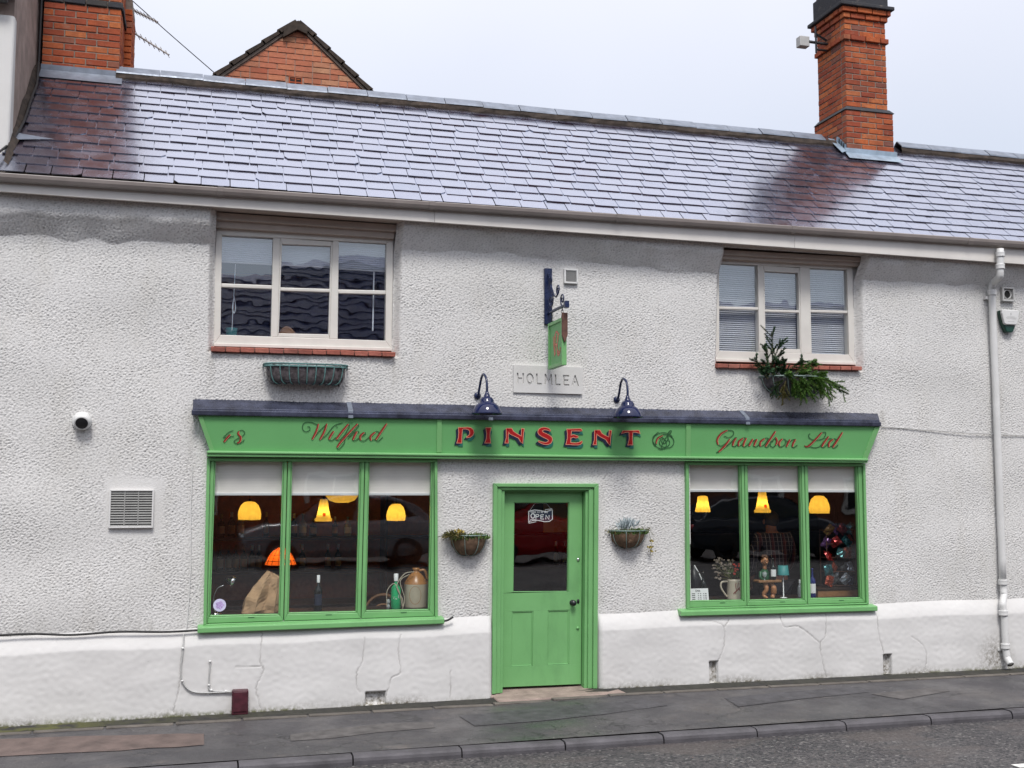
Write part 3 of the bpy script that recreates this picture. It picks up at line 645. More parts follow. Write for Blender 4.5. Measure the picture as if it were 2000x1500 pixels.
def upper_window(outer, panes, bars, sillpx, nsill, soff, lab):
    YF = .10
    q = [W(*p, YF) for p in outer]; pq = [[W(*p, YF) for p in pn] for pn in panes]
    c_ = MB(); k = len(panes)
    topz = lambda i: max(pq[i][0].z, pq[i][1].z)
    # outer frame with mullions
    zt0, zt1 = q[0].z, q[1].z
    iq = [Vector((pq[0][0].x-.004, 0, pq[0][0].z+.006)), Vector((pq[2][1].x+.004, 0, pq[2][1].z+.006)), Vector((pq[2][2].x+.004, 0, pq[2][2].z-.004)), Vector((pq[0][3].x-.004, 0, pq[0][3].z-.004))]
    ring(c_, q, iq, YF-.01, YF+.09)
    for i in (0, 1):
        a_, b_ = pq[i], pq[i+1]; s_ = .020
        l_t, r_t = (a_[1].x, b_[0].x-s_) if i == 0 else (a_[1].x+s_, b_[0].x)
        l_b, r_b = (a_[2].x, b_[3].x-s_*.6) if i == 0 else (a_[2].x+s_*.6, b_[3].x)
        zt_ = lerp(iq[0].z, iq[1].z, (i+1)/3); zb_ = lerp(iq[3].z, iq[2].z, (i+1)/3)
        c_.slab((l_t, zt_), (r_t, zt_), (r_b, zb_), (l_b, zb_), YF-.008, YF+.085)
    fr = c_.build('window', 'frame_white', HOUSE, bevel=.005); fr['label'] = lab
    # middle casement, proud sash ring
    p = pq[1]; zt_ = lerp(iq[0].z, iq[1].z, .5); zb_ = lerp(iq[3].z, iq[2].z, .5)
    so_ = [Vector((p[0].x-.020, 0, zt_)), Vector((p[1].x+.020, 0, zt_-.004)), Vector((p[2].x+.012, 0, zb_)), Vector((p[3].x-.012, 0, zb_))]
    c_ = MB(); ring(c_, so_, p, YF-.004, YF+.06); c_.build('casement', 'frame_white', fr, bevel=.006)
    for i, p in enumerate(pq):
        t0, t1 = bars[i]
        zt_l, zt_r = W(*t0[0], YF).z, W(*t0[1], YF).z; h_ = t1
        c_ = MB(); L = lambda a_, b_, z0: lerp(a_.x, b_.x, (a_.z-z0)/(a_.z-b_.z))
        xl, xr = L(p[0], p[3], zt_l), L(p[1], p[2], zt_r)
        c_.slab((xl-.008, zt_l), (xr+.008, zt_r), (xr+.008, zt_r-h_), (xl-.008, zt_l-h_), YF+.004, YF+.05); c_.build('glazing_bar', 'frame_white', fr, bevel=.008)
        for top in (True, False):
            c_ = MB(); y_ = YF+.030
            a_ = [(p[0].x-.006, p[0].z+.006), (p[1].x+.006, p[1].z+.006), (xr+.006, zt_r), (xl-.006, zt_l)] if top else [(xl-.006, zt_l-h_), (xr+.006, zt_r-h_), (p[2].x+.006, p[2].z-.006), (p[3].x-.006, p[3].z-.006)]
            tw = random.uniform(-.004, .004); tz_ = random.uniform(-.004, .004)
            c_.face([(a_[3][0], y_+tw, a_[3][1]), (a_[2][0], y_-tw, a_[2][1]), (a_[1][0], y_-tw+tz_, a_[1][1]), (a_[0][0], y_+tw+tz_, a_[0][1])]); c_.build('pane', 'old_glass', fr, fix=False)
    # timber sill, brick sill
    c_ = MB(); c_.slab(q[3]+Vector((0, 0, .012)), q[2]+Vector((0, 0, .012)), q[2]+Vector((0, 0, -.02)), q[3]+Vector((0, 0, -.02)), YF-.035, YF+.09); c_.build('sill', 'frame_white', fr, bevel=.004)
    a_, b_ = W(*sillpx[0], -.05), W(*sillpx[1], -.05)
    bw = (b_.x-a_.x)/nsill; sm = chamfer_box(bw-.006, .20, .048, .006); sm.materials.append(MATS['brick_sill'])
    c_ = MB(); c_.hexa([(a_.x+.01, -.035, a_.z-.020), (b_.x-.01, -.035, b_.z-.020), (b_.x-.01, .16, b_.z-.02), (a_.x+.01, .16, a_.z-.02), (a_.x+.01, -.035, a_.z+.014), (b_.x-.01, -.035, b_.z+.014), (b_.x-.01, .16, b_.z+.03), (a_.x+.01, .16, a_.z+.03)]); c_.build('sill_mortar', 'mortar', fr)
    for i in range(nsill):
        t = (i+.5)/nsill; piece('brick', sm, fr, (lerp(a_.x, b_.x, t), .045+random.uniform(-.004, .004), lerp(a_.z, b_.z, t)+random.uniform(-.002, .002)), (rad(6), random.uniform(-.012, .012), 0))
    for xa_, xb_ in ((q[0].x-.14, q[0].x+.004), (q[1].x-.004, q[1].x+.14)):
        c_ = MB(); c_.box(xa_, xb_, YF+.012, YF+.08, q[2].z-.02, max(q[0].z, q[1].z)+.28); c_.build('reveal', 'roughcast', fr)
    # boarded head under the eaves
    for (p0, p1, p2, p3, y0, y1, mt) in soff:
        c_ = MB(); c_.slab(W(*p0, y0), W(*p1, y0), W(*p2, y0), W(*p3, y0), y0, y1); c_.build('head_board', mt, fr, bevel=.004)
    return fr, pq
UL, ULP = upper_window([(421.8, 447), (768, 463), (764.5, 682.4), (417.5, 673)],
    [[(434.5, 461), (533.2, 464.6), (529, 656), (431.4, 653.3)], [(551, 477), (646, 481), (641.4, 653), (544.6, 651)], [(661.7, 473.5), (753.6, 477), (751.8, 664.7), (659.4, 662)]],
    [(((432, 553), (532, 557)), .040), (((548, 561), (645, 564)), .036), (((660, 565), (753, 567)), .042)],
    [(411.5, 680), (773, 690.5)], 13,
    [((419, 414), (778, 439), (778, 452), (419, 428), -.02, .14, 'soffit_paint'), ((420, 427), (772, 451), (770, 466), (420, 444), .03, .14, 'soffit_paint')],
    'left upper window with three white lights and half-raised blind')
UR, URP = upper_window([(1396, 505), (1664, 517), (1669, 710), (1396, 703)],
    [[(1405, 515.5), (1479.7, 520), (1482.5, 687), (1405, 684.4)], [(1493.3, 530), (1559, 533.7), (1562.5, 682.3), (1495.6, 680)], [(1581.3, 524.6), (1653, 528), (1657, 692.3), (1585, 691)]],
    [(((1405, 598), (1481, 600)), .033), (((1494, 604), (1561, 606)), .030), (((1583, 604.5), (1655, 606.5)), .033)],
    [(1400, 712.5), (1684, 718)], 13,
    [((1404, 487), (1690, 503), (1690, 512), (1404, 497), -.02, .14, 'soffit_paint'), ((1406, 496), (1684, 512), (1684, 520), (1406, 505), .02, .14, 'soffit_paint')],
    'right upper window with venetian blinds lowered behind three white lights')

# ---------------------------------------------------------------- door
def quadY(px, Y): return [W(*p, Y) for p in px]
m = MB()
ao = quadY([(964.3, 944), (1169.7, 944.6), (1167, 1345), (961, 1356)], -.045)
a1 = quadY([(972, 951), (1161, 952), (1158.5, 1343), (969, 1351)], -.045)
ring3(m, ao, [a1[0], a1[1], Vector((a1[2].x, 0, ao[2].z)), Vector((a1[3].x, 0, ao[3].z))], -.045, .05)
DF = m.build('door_frame', 'green_paint', HOUSE, bevel=.006); DF['label'] = 'green moulded door frame'
a2 = quadY([(980, 957), (1150, 957.5), (1148, 1341), (977, 1347)], -.02)
m = MB(); ring3(m, [v_+Vector((0, 0, .0)) for v_ in a1[:2]]+[Vector((a1[2].x, 0, ao[2].z)), Vector((a1[3].x, 0, ao[3].z))], a2[:2]+[Vector((a2[2].x, 0, ao[2].z)), Vector((a2[3].x, 0, ao[3].z))], -.024, .07)
m.build('moulding', 'green_paint', DF, bevel=.008)
YD = .085
lf = quadY([(982, 957.6), (1137.5, 957.6), (1134.5, 1336), (978, 1342.5)], YD)
m = MB(); a3 = [Vector((lf[0].x-.004, 0, a2[0].z)), Vector((lf[1].x+.006, 0, a2[1].z)), Vector((lf[2].x+.006, 0, ao[2].z)), Vector((lf[3].x-.004, 0, ao[3].z))]
m.slab(a2[0], a3[0], a3[3], Vector((a2[3].x, 0, ao[3].z)), -.005, .14); m.slab(a3[1], a2[1], Vector((a2[2].x, 0, ao[2].z)), a3[2], .0, .14)
m.slab(a2[0]+Vector((0, 0, .0)), a2[1], a2[1]+Vector((0, 0, -.012)), a2[0]+Vector((0, 0, -.012)), .0, .14)
m.build('jamb', 'green_paint', DF, bevel=.004)
# leaf: stiles, rails and muntin round one pane and two sunk panels
pn = quadY([(1004, 981), (1112, 981), (1110, 1156), (1001.7, 1157)], YD)
pa = quadY([(999.5, 1194.3), (1041.5, 1193), (1040.3, 1301.7), (998, 1302.6)], YD); pb = quadY([(1070, 1192), (1112, 1191), (1111.5, 1299.5), (1068.5, 1301)], YD)
m = MB(); y0, y1 = YD, YD+.045
def S4(a_, b_, c_, d_): m.slab(a_, b_, c_, d_, y0, y1)
S4(lf[0], lf[1], Vector((lf[1].x, 0, pn[1].z)), Vector((lf[0].x, 0, pn[0].z)))                               # top rail
lx = lambda z: lerp(lf[0].x, lf[3].x, (lf[0].z-z)/(lf[0].z-lf[3].z)); rx = lambda z: lerp(lf[1].x, lf[2].x, (lf[1].z-z)/(lf[1].z-lf[2].z))
lockt, lockb = pn[2].z, pa[0].z; botr = pa[3].z
S4(Vector((lx(pn[0].z), 0, pn[0].z)), pn[0], pn[3], Vector((lx(lockt), 0, lockt))); S4(pn[1], Vector((rx(pn[1].z), 0, pn[1].z)), Vector((rx(lockt), 0, lockt)), pn[2])
S4(Vector((lx(lockt), 0, lockt)), Vector((rx(lockt), 0, lockt)), Vector((rx(lockb), 0, lockb)), Vector((lx(lockb), 0, lockb)))
S4(Vector((lx(lockb), 0, lockb)), Vector((pa[0].x, 0, lockb)), Vector((pa[3].x, 0, botr)), Vector((lx(botr), 0, botr)))
S4(Vector((pa[1].x, 0, lockb)), Vector((pb[0].x, 0, lockb)), Vector((pb[3].x, 0, botr)), Vector((pa[2].x, 0, botr)))
S4(Vector((pb[1].x, 0, lockb)), Vector((rx(lockb), 0, lockb)), Vector((rx(botr), 0, botr)), Vector((pb[2].x, 0, botr)))
S4(Vector((lx(botr), 0, botr)), Vector((rx(botr), 0, botr)), lf[2], lf[3])
DOOR = m.build('door', 'green_paint', HOUSE, bevel=.0015); DOOR['label'] = 'green panelled shop door with glass upper half'
for p in (pa, pb):
    m = MB(); ring(m, [Vector((p[0].x, 0, lockb)), Vector((p[1].x, 0, lockb)), Vector((p[2].x, 0, botr)), Vector((p[3].x, 0, botr))], inset([Vector((p[0].x, 0, lockb)), Vector((p[1].x, 0, lockb)), Vector((p[2].x, 0, botr)), Vector((p[3].x, 0, botr))], .012), YD+.004, YD+.04)
    m.slab(p[0], p[1], p[2], p[3], YD+.012, YD+.035); m.build('panel', 'green_paint', DOOR, bevel=.004)
m = MB(); ring(m, pn, inset(pn, .008), YD+.006, YD+.04); m.build('glazing_bead', 'green_paint', DOOR, bevel=.004)
m = MB(); m.face([(v_.x, YD+.018, v_.z) for v_ in (pn[3], pn[2], pn[1], pn[0])]); m.build('pane', 'shop_glass', DOOR, fix=False)
RX = Matrix.Rotation(rad(90), 3, 'X')     # lathe axis towards the street
def knob(px, prof, mat, name, parent=DOOR, Y=YD):
    p = W(*px, Y); m = MB(); m.lathe(prof, p, 16, RX); return m.build(name, mat, parent, smooth=True)
knob((1117.6, 1177), [(.030, 0), (.030, .006), (.012, .008), (.011, .03), (.026, .04), (.031, .052), (.026, .066), (.0, .072)], 'black_iron', 'handle')
m = MB(); p = W(1129, 1174.4, YD); m.lathe([(.0145, 0), (.0145, .005), (.006, .008), (.0, .009)], p, 12, RX @ Matrix.Scale(1.7, 3, (0, 1, 0))); m.build('keyhole_cover', 'black_iron', DOOR, smooth=True)
knob((1129, 1092.5), [(.017, 0), (.017, .008), (.012, .014), (.0, .016)], 'chrome', 'lock'); knob((1128, 1226.5), [(.016, 0), (.016, .008), (.011, .014), (.0, .016)], 'green_paint', 'lock')
m = MB(); p = W(980.5, 1000, YD-.02); m.box(p.x-.008, p.x+.008, YD-.02, YD+.01, p.z-.05, p.z+.05); m.build('hinge', 'trim_white', DOOR)
# door step and threshold
m = MB(); a_, b_ = ao[3].x, ao[2].x
m.hexa([(a_-.02, -.075, -.3), (b_+.08, -.075, -.3), (b_+.08, .2, -.3), (a_-.02, .2, -.3), (a_-.02, -.075, lf[3].z-.055), (b_+.08, -.075, lf[2].z-.035), (b_, .2, lf[2].z-.012), (a_, .2, lf[3].z-.012)])
m.build('threshold', 'step_stone', HOUSE, bevel=.012)
m = MB(); m.hexa([(a_-.0, -.30, -.35), (b_+.22, -.30, -.35), (b_+.22, -.074, -.35), (a_-.0, -.074, -.35), (a_, -.30, zp(a_, -.3)+.022), (b_+.22, -.30, zp(b_, -.3)+.012), (b_+.20, -.074, zw(b_)+.004), (a_, -.074, lf[3].z-.05)])
m.build('doorstep', 'step_stone', HOUSE, bevel=.014)

# ---------------------------------------------------------------- shop fascia and lead canopy
zc0, zc1 = W(376, 811, -.15).z, W(1721, 833, -.15).z; cx0, cx1 = W(374, 811, -.15).x, W(1721, 833, -.15).x
zwall0, zwall1 = W(372, 779, 0).z, W(1720, 808, 0).z
m = MB(); h_ = .072
m.hexa([(cx0+.01, -.145, zc0+.010), (cx1-.01, -.145, zc1+.010), (cx1+.08, .03, zc1+.010), (cx0+.01, .03, zc0+.010), (cx0+.01, -.140, zc0+h_), (cx1-.01, -.140, zc1+h_), (cx1+.08, .03, zwall1+.015), (cx0+.01, .03, zwall0+.015)])
CAN = m.build('canopy', 'lead_dark', HOUSE, bevel=.006, seg=2)
m = MB(); m.hexa([(cx0, -.158, zc0), (cx1, -.158, zc1), (cx1, -.10, zc1), (cx0, -.10, zc0), (cx0, -.158, zc0+.052), (cx1, -.158, zc1+.052), (cx1, -.10, zc1+.060), (cx0, -.10, zc0+.060)])
m.build('lead_roll', 'lead_dark', CAN, bevel=.010, seg=3)
for px in (685, 958, 1460):               # lapped lead joints
    xj = W(px, 805, -.15).x; t = (xj-cx0)/(cx1-cx0); z_ = lerp(zc0, zc1, t); zw_ = lerp(zwall0, zwall1, t)
    m = MB(); m.hexa([(xj-.025, -.163, z_-.004), (xj+.025, -.163, z_-.004), (xj+.025, .0, z_-.004), (xj-.025, .0, z_-.004), (xj-.025, -.150, z_+h_+.004), (xj+.025, -.150, z_+h_+.004), (xj+.025, .0, zw_+.004), (xj-.025, .0, zw_+.004)]); m.build('lead_lap', 'lead', CAN, bevel=.004)
YT, YB = -.125, -.075
ft0, ft1 = W(387, 812, YT), W(1719, 835, YT); fb0, fb1 = W(411, 884, YB), W(1693, 899, YB)
ft0.z = lerp(zc0, zc1, .0)+.004; ft1.z = zc1+.004
m = MB(); m.hexa([(fb0.x, YB, fb0.z), (fb1.x, YB, fb1.z), (fb1.x, .03, fb1.z), (fb0.x, .03, fb0.z), (ft0.x, YT, ft0.z), (ft1.x, YT, ft1.z), (ft1.x, .03, ft1.z), (ft0.x, .03, ft0.z)])
SIGN = m.build('sign_board', 'green_board', HOUSE); SIGN['label'] = 'sloping green shop fascia lettered in red'
PB = (fb0+fb1)/2; up = Vector((0, YT-YB, (ft0.z+ft1.z-fb0.z-fb1.z)/2)).normalized(); FN = Vector((0, -up.z, up.y)).normalized()
if FN.y > 0: FN = -FN
def F(px, py, off=0.0): return WP(px, py, PB+FN*off, FN)
# exact board plane is a touch twisted: use a small base offset so all lettering lies proud of it
def boardstrip(p0, p1, p2, p3, off, name='fillet'):
    m = MB(); a_ = [F(*p, off) for p in (p0, p1, p2, p3)]; m.prism(a_, -FN*(off+.02)); return m.build(name, 'green_paint', SIGN, bevel=.002)
boardstrip((854, 818), (863, 818), (863, 884), (853, 884), .012); boardstrip((1340.5, 828), (1349.5, 828), (1349, 892), (1340, 892), .012)
boardstrip((387, 814), (396, 814), (420, 884), (411, 884), .010); boardstrip((1709, 834), (1719, 834), (1694, 897), (1684, 897), .010)
mb0, mb1 = W(404, 891.5, -.10), W(1694, 904, -.10); mt0, mt1 = W(404, 880, -.10), W(1694, 895.5, -.10)
m = MB(); m.slab(mt0+Vector((0, 0, -.030)), mt1+Vector((0, 0, -.030)), mb1, mb0, -.112, .03); m.build('moulding', 'green_paint', SIGN, bevel=.006)
m = MB(); m.slab(mt0, mt1, mt1+Vector((0, 0, -.0295)), mt0+Vector((0, 0, -.0295)), -.128, .03); m.build('moulding', 'green_paint', SIGN, bevel=.012, seg=3)

# lettering ---------------------------------------------------------
BASE = .006
class Ink:
    """flat painted shapes traced on the fascia; a layer lies a fraction of a millimetre over the last"""
    def __init__(s, toworld, mats): s.m = MB(); s.tw = toworld; s.mats = mats
    def poly(s, pts, mat, off): s.m.cur = s.mats.index(mat); s.m.face([s.tw(x, y, off) for x, y in pts])
    def ribbon(s, pts, ws, mat, off, dx=0, dy=0):
        pts = [np.array(p[:2], float)+np.array((dx, dy)) for p in pts]; n = len(pts); L, R = [], []
        for i, p in enumerate(pts):
            t = pts[min(i+1, n-1)]-pts[max(i-1, 0)]; t = t/(np.linalg.norm(t)+1e-9); nn = np.array((-t[1], t[0])); L.append(p+nn*ws[i]/2); R.append(p-nn*ws[i]/2)
        s.m.cur = s.mats.index(mat)
        s.m.faces([s.tw(p[0], p[1], off) for p in L+R], [(i, i+1, n+i+1, n+i) for i in range(n-1)])
    def build(s, name, parent): return s.m.build(name, s.mats, parent, fix=False)
def smooth(pts, k=8):                     # points (x, y, w) -> dense
    d = bezier(pts, k); return [(p[0], p[1]) for p in d], [max(.05, p[2]) for p in d]
def grow(poly, d):
    P = [np.array(p, float) for p in poly]; n = len(P); A = sum(P[i][0]*P[(i+1) % n][1]-P[(i+1) % n][0]*P[i][1] for i in range(n)); s_ = 1 if A > 0 else -1; out = []
    for i in range(n):
        e1 = P[i]-P[i-1]; e2 = P[(i+1) % n]-P[i]; n1 = np.array((e1[1], -e1[0]))/(np.linalg.norm(e1)+1e-9)*s_; n2_ = np.array((e2[1], -e2[0]))/(np.linalg.norm(e2)+1e-9)*s_
        b_ = n1+n2_; L = np.linalg.norm(b_); b_ = b_/L if L > .3 else n1; out.append(tuple(P[i]+b_*d*min(1.6, 1/max(.5, L/2))))
    return out
SET = ['letter_red', 'letter_pink', 'letter_navy', 'letter_teal', 'letter_green', 'script_red']
def block_letter(polys, ribs, sc, ox, oy):
    T = lambda p: (ox+p[0]/sc, oy+p[1]/sc)
    P = [[T(p) for p in q] for q in polys]; Rb = []
    for r_ in ribs:
        pts, ws = smooth([(*T(p), p[2]/sc) for p in r_]); Rb.append((pts, ws))
    k = Ink(F, SET); o = BASE
    def lay(mat, off, dx, dy, g_):
        for q in P: k.poly([(x+dx, y+dy) for x, y in (grow(q, g_) if g_ else q)], mat, off)
        for i, (pts, ws) in enumerate(Rb): k.ribbon(pts, [w_+2*g_ for w_ in ws], mat, off+.00002*(i+1), dx, dy)
    e = .00022
    for j in range(4): lay('letter_teal', o+e*j, 2.2-1.0*j*.3, 7.4-1.2*j*.6, .2)
    for j in range(6): lay('letter_navy', o+e*(4+j), -5.2+.95*j, 4.4-.8*j, .55)
    lay('letter_pink', o+e*11, 0, 0, 1.15); lay('letter_red', o+e*12.5, 0, 0, 0)
    return k.build('letter', SIGN)
A10 = (10, 880, 825); A8 = (8, 1080, 825)
block_letter([[(158, 105), (240, 104), (226, 150), (216, 260), (214, 398), (130, 398), (158, 300), (166, 200)], [(232, 104), (330, 97), (400, 110), (442, 150), (452, 197), (432, 245), (385, 284), (322, 294), (320, 282), (362, 258), (382, 215), (376, 165), (345, 132), (290, 120), (230, 124)]], [], *A10)
block_letter([[(694, 108), (786, 108), (768, 180), (762, 260), (778, 398), (674, 398), (704, 320), (712, 220)]], [], *A10)
block_letter([[(1092, 120), (1135, 130), (1122, 260), (1124, 398), (1068, 398), (1094, 300)], [(1098, 118), (1192, 118), (1228, 180), (1300, 228), (1382, 272), (1400, 400), (1372, 372), (1330, 300), (1230, 255), (1160, 220), (1126, 160)], [(1393, 122), (1432, 128), (1416, 250), (1408, 405), (1376, 380), (1388, 250)]], [], *A10)
block_letter([], [[(1955, 170, 8), (1905, 134, 30), (1830, 120, 38), (1765, 145, 58), (1748, 192, 74), (1805, 238, 76), (1890, 278, 78), (1945, 322, 72), (1935, 382, 54), (1870, 410, 34), (1790, 398, 24), (1712, 365, 8)]], *A10)
block_letter([[(222, 108), (288, 108), (276, 230), (272, 342), (208, 342), (230, 250), (232, 180)]], [[(270, 119, 22), (360, 116, 24), (430, 117, 26), (446, 135, 8)], [(276, 226, 34), (320, 212, 30), (362, 224, 30), (398, 226, 8)], [(262, 330, 24), (350, 336, 22), (420, 326, 28), (456, 292, 8)]], *A8)
block_letter([[(654, 125), (686, 128), (676, 240), (676, 345), (632, 345), (652, 270)], [(660, 124), (734, 124), (762, 175), (820, 210), (880, 236), (890, 346), (862, 318), (826, 264), (750, 225), (700, 192), (676, 155)], [(884, 126), (912, 130), (898, 235), (892, 350), (868, 326), (878, 230)]], [], *A8)
block_letter([[(1092, 134), (1342, 128), (1356, 168), (1292, 148), (1150, 150), (1076, 170)], [(1192, 140), (1244, 140), (1236, 250), (1242, 347), (1176, 347), (1196, 260)]], [], *A8)
def script(strokes, hairs, sc, ox, oy, wmax, name='lettering', dots=()):
    k = Ink(F, SET); T = lambda p: (ox+p[0]/sc, oy+p[1]/sc); o = BASE; e = .0003
    for i, h in enumerate(hairs):
        d = bezier([T(p) for p in h], 10); k.ribbon(d, [1.45]*len(d), 'letter_green', o+e*.02*i)
    for i, s_ in enumerate(strokes):
        d = bezier([T(p) for p in s_], 10); n = len(d)
        ws = [wmax*(.35+.65*math.sin(math.pi*min(1, max(0, j/(n-1)*.9+.05)))**.6) for j in range(n)]
        k.ribbon(d, [w_*.75 for w_ in ws], 'letter_green', o+e*2+e*.02*i, -.9, -.1); k.ribbon(d, [w_*.75 for w_ in ws], 'letter_pink', o+e*3+e*.02*i, .9, .2)
        k.ribbon(d, [w_*.85 for w_ in ws], 'script_red', o+e*4+e*.02*i, 0, 0)
    for p in dots:
        x_, y_ = T(p); k.poly([(x_-1.2, y_), (x_, y_-1.2), (x_+1.2, y_), (x_, y_+1.2)], 'letter_green', o+e*5)
    return k.build(name, SIGN)
B5 = (5.556, 420, 810); G7 = (7.407, 1390, 830)
script([[(165, 215), (135, 245), (95, 296)], [(258, 180), (250, 205), (278, 245), (268, 290), (240, 308)]],
       [[(200, 172), (150, 190), (88, 248)], [(88, 248), (140, 246), (205, 232)], [(258, 180), (290, 168), (322, 190), (305, 225), (240, 262), (206, 290), (232, 316)], [(232, 316), (290, 300), (318, 270)]], *B5, 3.6)
script([[(1122, 98), (1095, 185), (1052, 268)], [(1212, 98), (1180, 190), (1135, 272)], [(1288, 178), (1250, 232), (1235, 268)], [(1445, 100), (1370, 190), (1312, 268)], [(1545, 98), (1440, 210), (1360, 300), (1322, 355)], [(1538, 182), (1512, 232), (1492, 274)], [(1615, 192), (1576, 232), (1578, 276)], [(1735, 188), (1686, 235), (1690, 278)], [(1862, 96), (1800, 185), (1742, 272)]],
       [[(1115, 112), (1050, 84), (980, 84), (950, 120), (955, 165), (990, 185), (1028, 165), (1025, 132), (1002, 132)], [(1052, 268), (1130, 180), (1212, 98)], [(1135, 272), (1205, 225), (1290, 122), (1385, 88)], [(1235, 268), (1265, 282), (1312, 245)], [(1312, 268), (1345, 276), (1400, 225), (1455, 130), (1445, 100)], [(1322, 355), (1345, 375), (1400, 310), (1420, 240), (1480, 215)], [(1545, 98), (1556, 125), (1480, 205)], [(1492, 272), (1525, 280), (1575, 240), (1612, 226), (1634, 202), (1615, 188)], [(1440, 262), (1500, 205), (1538, 180), (1560, 184), (1556, 198)], [(1735, 188), (1762, 180), (1790, 205)], [(1578, 276), (1620, 285), (1680, 235)], [(1690, 278), (1740, 262), (1780, 200)], [(1742, 272), (1772, 286), (1822, 240)]], *B5, 3.5, dots=[(1316, 132), (1328, 134)])
script([[(222, 76), (132, 130), (80, 212), (92, 282)], [(262, 205), (190, 300), (98, 392)], [(352, 190), (316, 245), (304, 300)], [(452, 190), (392, 240), (386, 304)], [(502, 190), (470, 250), (456, 308)], [(594, 202), (565, 250), (538, 306)], [(655, 205), (625, 260), (612, 305)], [(764, 195), (706, 245), (702, 308)], [(922, 90), (835, 220), (775, 312)], [(926, 178), (946, 235), (925, 290)], [(1022, 200), (976, 250), (980, 306)], [(1132, 210), (1105, 260), (1078, 315)], [(1214, 208), (1180, 262), (1166, 312)],
        [(1592, 108), (1482, 230), (1390, 310), (1345, 300)], [(1692, 165), (1622, 260), (1592, 316)], [(1758, 205), (1702, 250), (1692, 318)], [(1892, 105), (1805, 240), (1750, 325)]],
       [[(222, 76), (300, 84), (318, 130), (255, 182), (178, 160)], [(92, 282), (140, 304), (205, 262), (262, 205)], [(98, 392), (70, 400), (110, 372), (240, 288), (340, 182)], [(304, 300), (340, 310), (400, 240), (452, 190)], [(386, 304), (430, 290), (495, 195)], [(456, 308), (490, 312), (560, 240), (594, 202)], [(538, 306), (600, 230), (655, 205)], [(612, 305), (650, 315), (715, 240), (764, 195)], [(702, 308), (750, 292), (820, 200)], [(764, 195), (800, 188), (838, 210)], [(452, 190), (478, 184), (502, 190)], [(340, 182), (362, 186), (356, 205)], [(1758, 205), (1785, 198), (1812, 220)], [(1640, 200), (1735, 196)], [(775, 312), (810, 318), (860, 250), (926, 178)], [(925, 290), (890, 322), (852, 300), (860, 240), (890, 240)], [(1022, 200), (1076, 222), (1052, 290), (1000, 318), (980, 306)], [(1060, 230), (1100, 235), (1132, 210)], [(1078, 315), (1150, 225), (1214, 208)], [(1166, 312), (1190, 326), (1240, 290)],
        [(1592, 108), (1650, 112), (1620, 190), (1520, 220), (1430, 200), (1402, 150), (1425, 125)], [(1380, 300), (1480, 328), (1560, 312), (1622, 235)], [(1592, 316), (1625, 322), (1700, 250), (1758, 205)], [(1692, 318), (1740, 300), (1800, 215)], [(1750, 325), (1785, 330), (1832, 285)]], *G7, 3.4)
def circ(cx, cy, rx_, ry_, a0, a1, n=12): return [(cx+rx_*math.cos(rad(lerp(a0, a1, i/n))), cy+ry_*math.sin(rad(lerp(a0, a1, i/n)))) for i in range(n+1)]
script([[(1712, 205), (1645, 240), (1614, 300), (1616, 335)]], [circ(1725, 285, 165, 125, 60, 330), circ(1690, 330, 85, 92, 170, 480), circ(1745, 315, 80, 70, -60, 230), circ(1760, 300, 130, 110, 230, 430), [(1690, 390), (1740, 280), (1780, 220), (1850, 145), (1830, 130), (1790, 190), (1800, 260), (1735, 330), (1700, 300), (1720, 250)], [(1650, 150), (1570, 220), (1565, 300), (1610, 370)]], *A8, 2.6, name='ampersand')

# ---------------------------------------------------------------- eaves
def ramp_prism(m, prof, x0, x1, dz0=0.0, dz1=0.0):       # (y,z) profile extruded along the facade with a slight fall
    n = len(prof); k = len(m.v)
    m.v += [(x0, a, b_+dz0) for a, b_ in prof]+[(x1, a, b_+dz1) for a, b_ in prof]
    for i in range(n): m.f.append((k+i, k+(i+1) % n, k+n+(i+1) % n, k+n+i)); m.mi.append(m.cur)
    m.f.append(tuple(k+i for i in range(n))); m.f.append(tuple(k+n+i for i in range(n))[::-1]); m.mi += [m.cur]*2
def fall(x): return .0042*(x+1.77)
EX0, EX1 = -1.86, 13.6
m = MB()
for x0, x1 in zip([EX0]+[W(p, 400, -.33).x for p in (430, 845, 1210, 1552, 1895)], [W(p, 400, -.33).x for p in (430, 845, 1210, 1552, 1895)]+[EX1]):
    ramp_prism(m, [(-.243, 4.905), (-.243, 4.868), (-.258, 4.846), (-.285, 4.838), (-.308, 4.848), (-.322, 4.875), (-.326, 4.905), (-.322, 4.912), (-.316, 4.905), (-.311, 4.878), (-.300, 4.860), (-.283, 4.850), (-.264, 4.858), (-.254, 4.880), (-.254, 4.905)], x0+.001, x1-.001, fall(x0), fall(x1))
GUT = m.build('gutter', 'gutter_taupe', HOUSE, smooth=False)
for p in (430, 845, 1210, 1552, 1895):    # union brackets
    x_ = W(p, 400, -.33).x; m = MB(); ramp_prism(m, [(-.240, 4.908), (-.240, 4.864), (-.257, 4.840), (-.285, 4.831), (-.312, 4.843), (-.328, 4.873), (-.332, 4.912), (-.25, 4.912)], x_-.03, x_+.03, fall(x_), fall(x_)); m.build('gutter_joint', 'gutter_taupe', GUT, bevel=.003)
m = MB(); z0, z1 = W(0, 375, -.215).z, W(2000, 517, -.215).z; zz = lambda x: lerp(z0, z1, (x+1.776)/11.2)
bx = [EX0]+[W(p, 440, -.215).x for p in (848, 1549)]+[EX1]
FBs = []
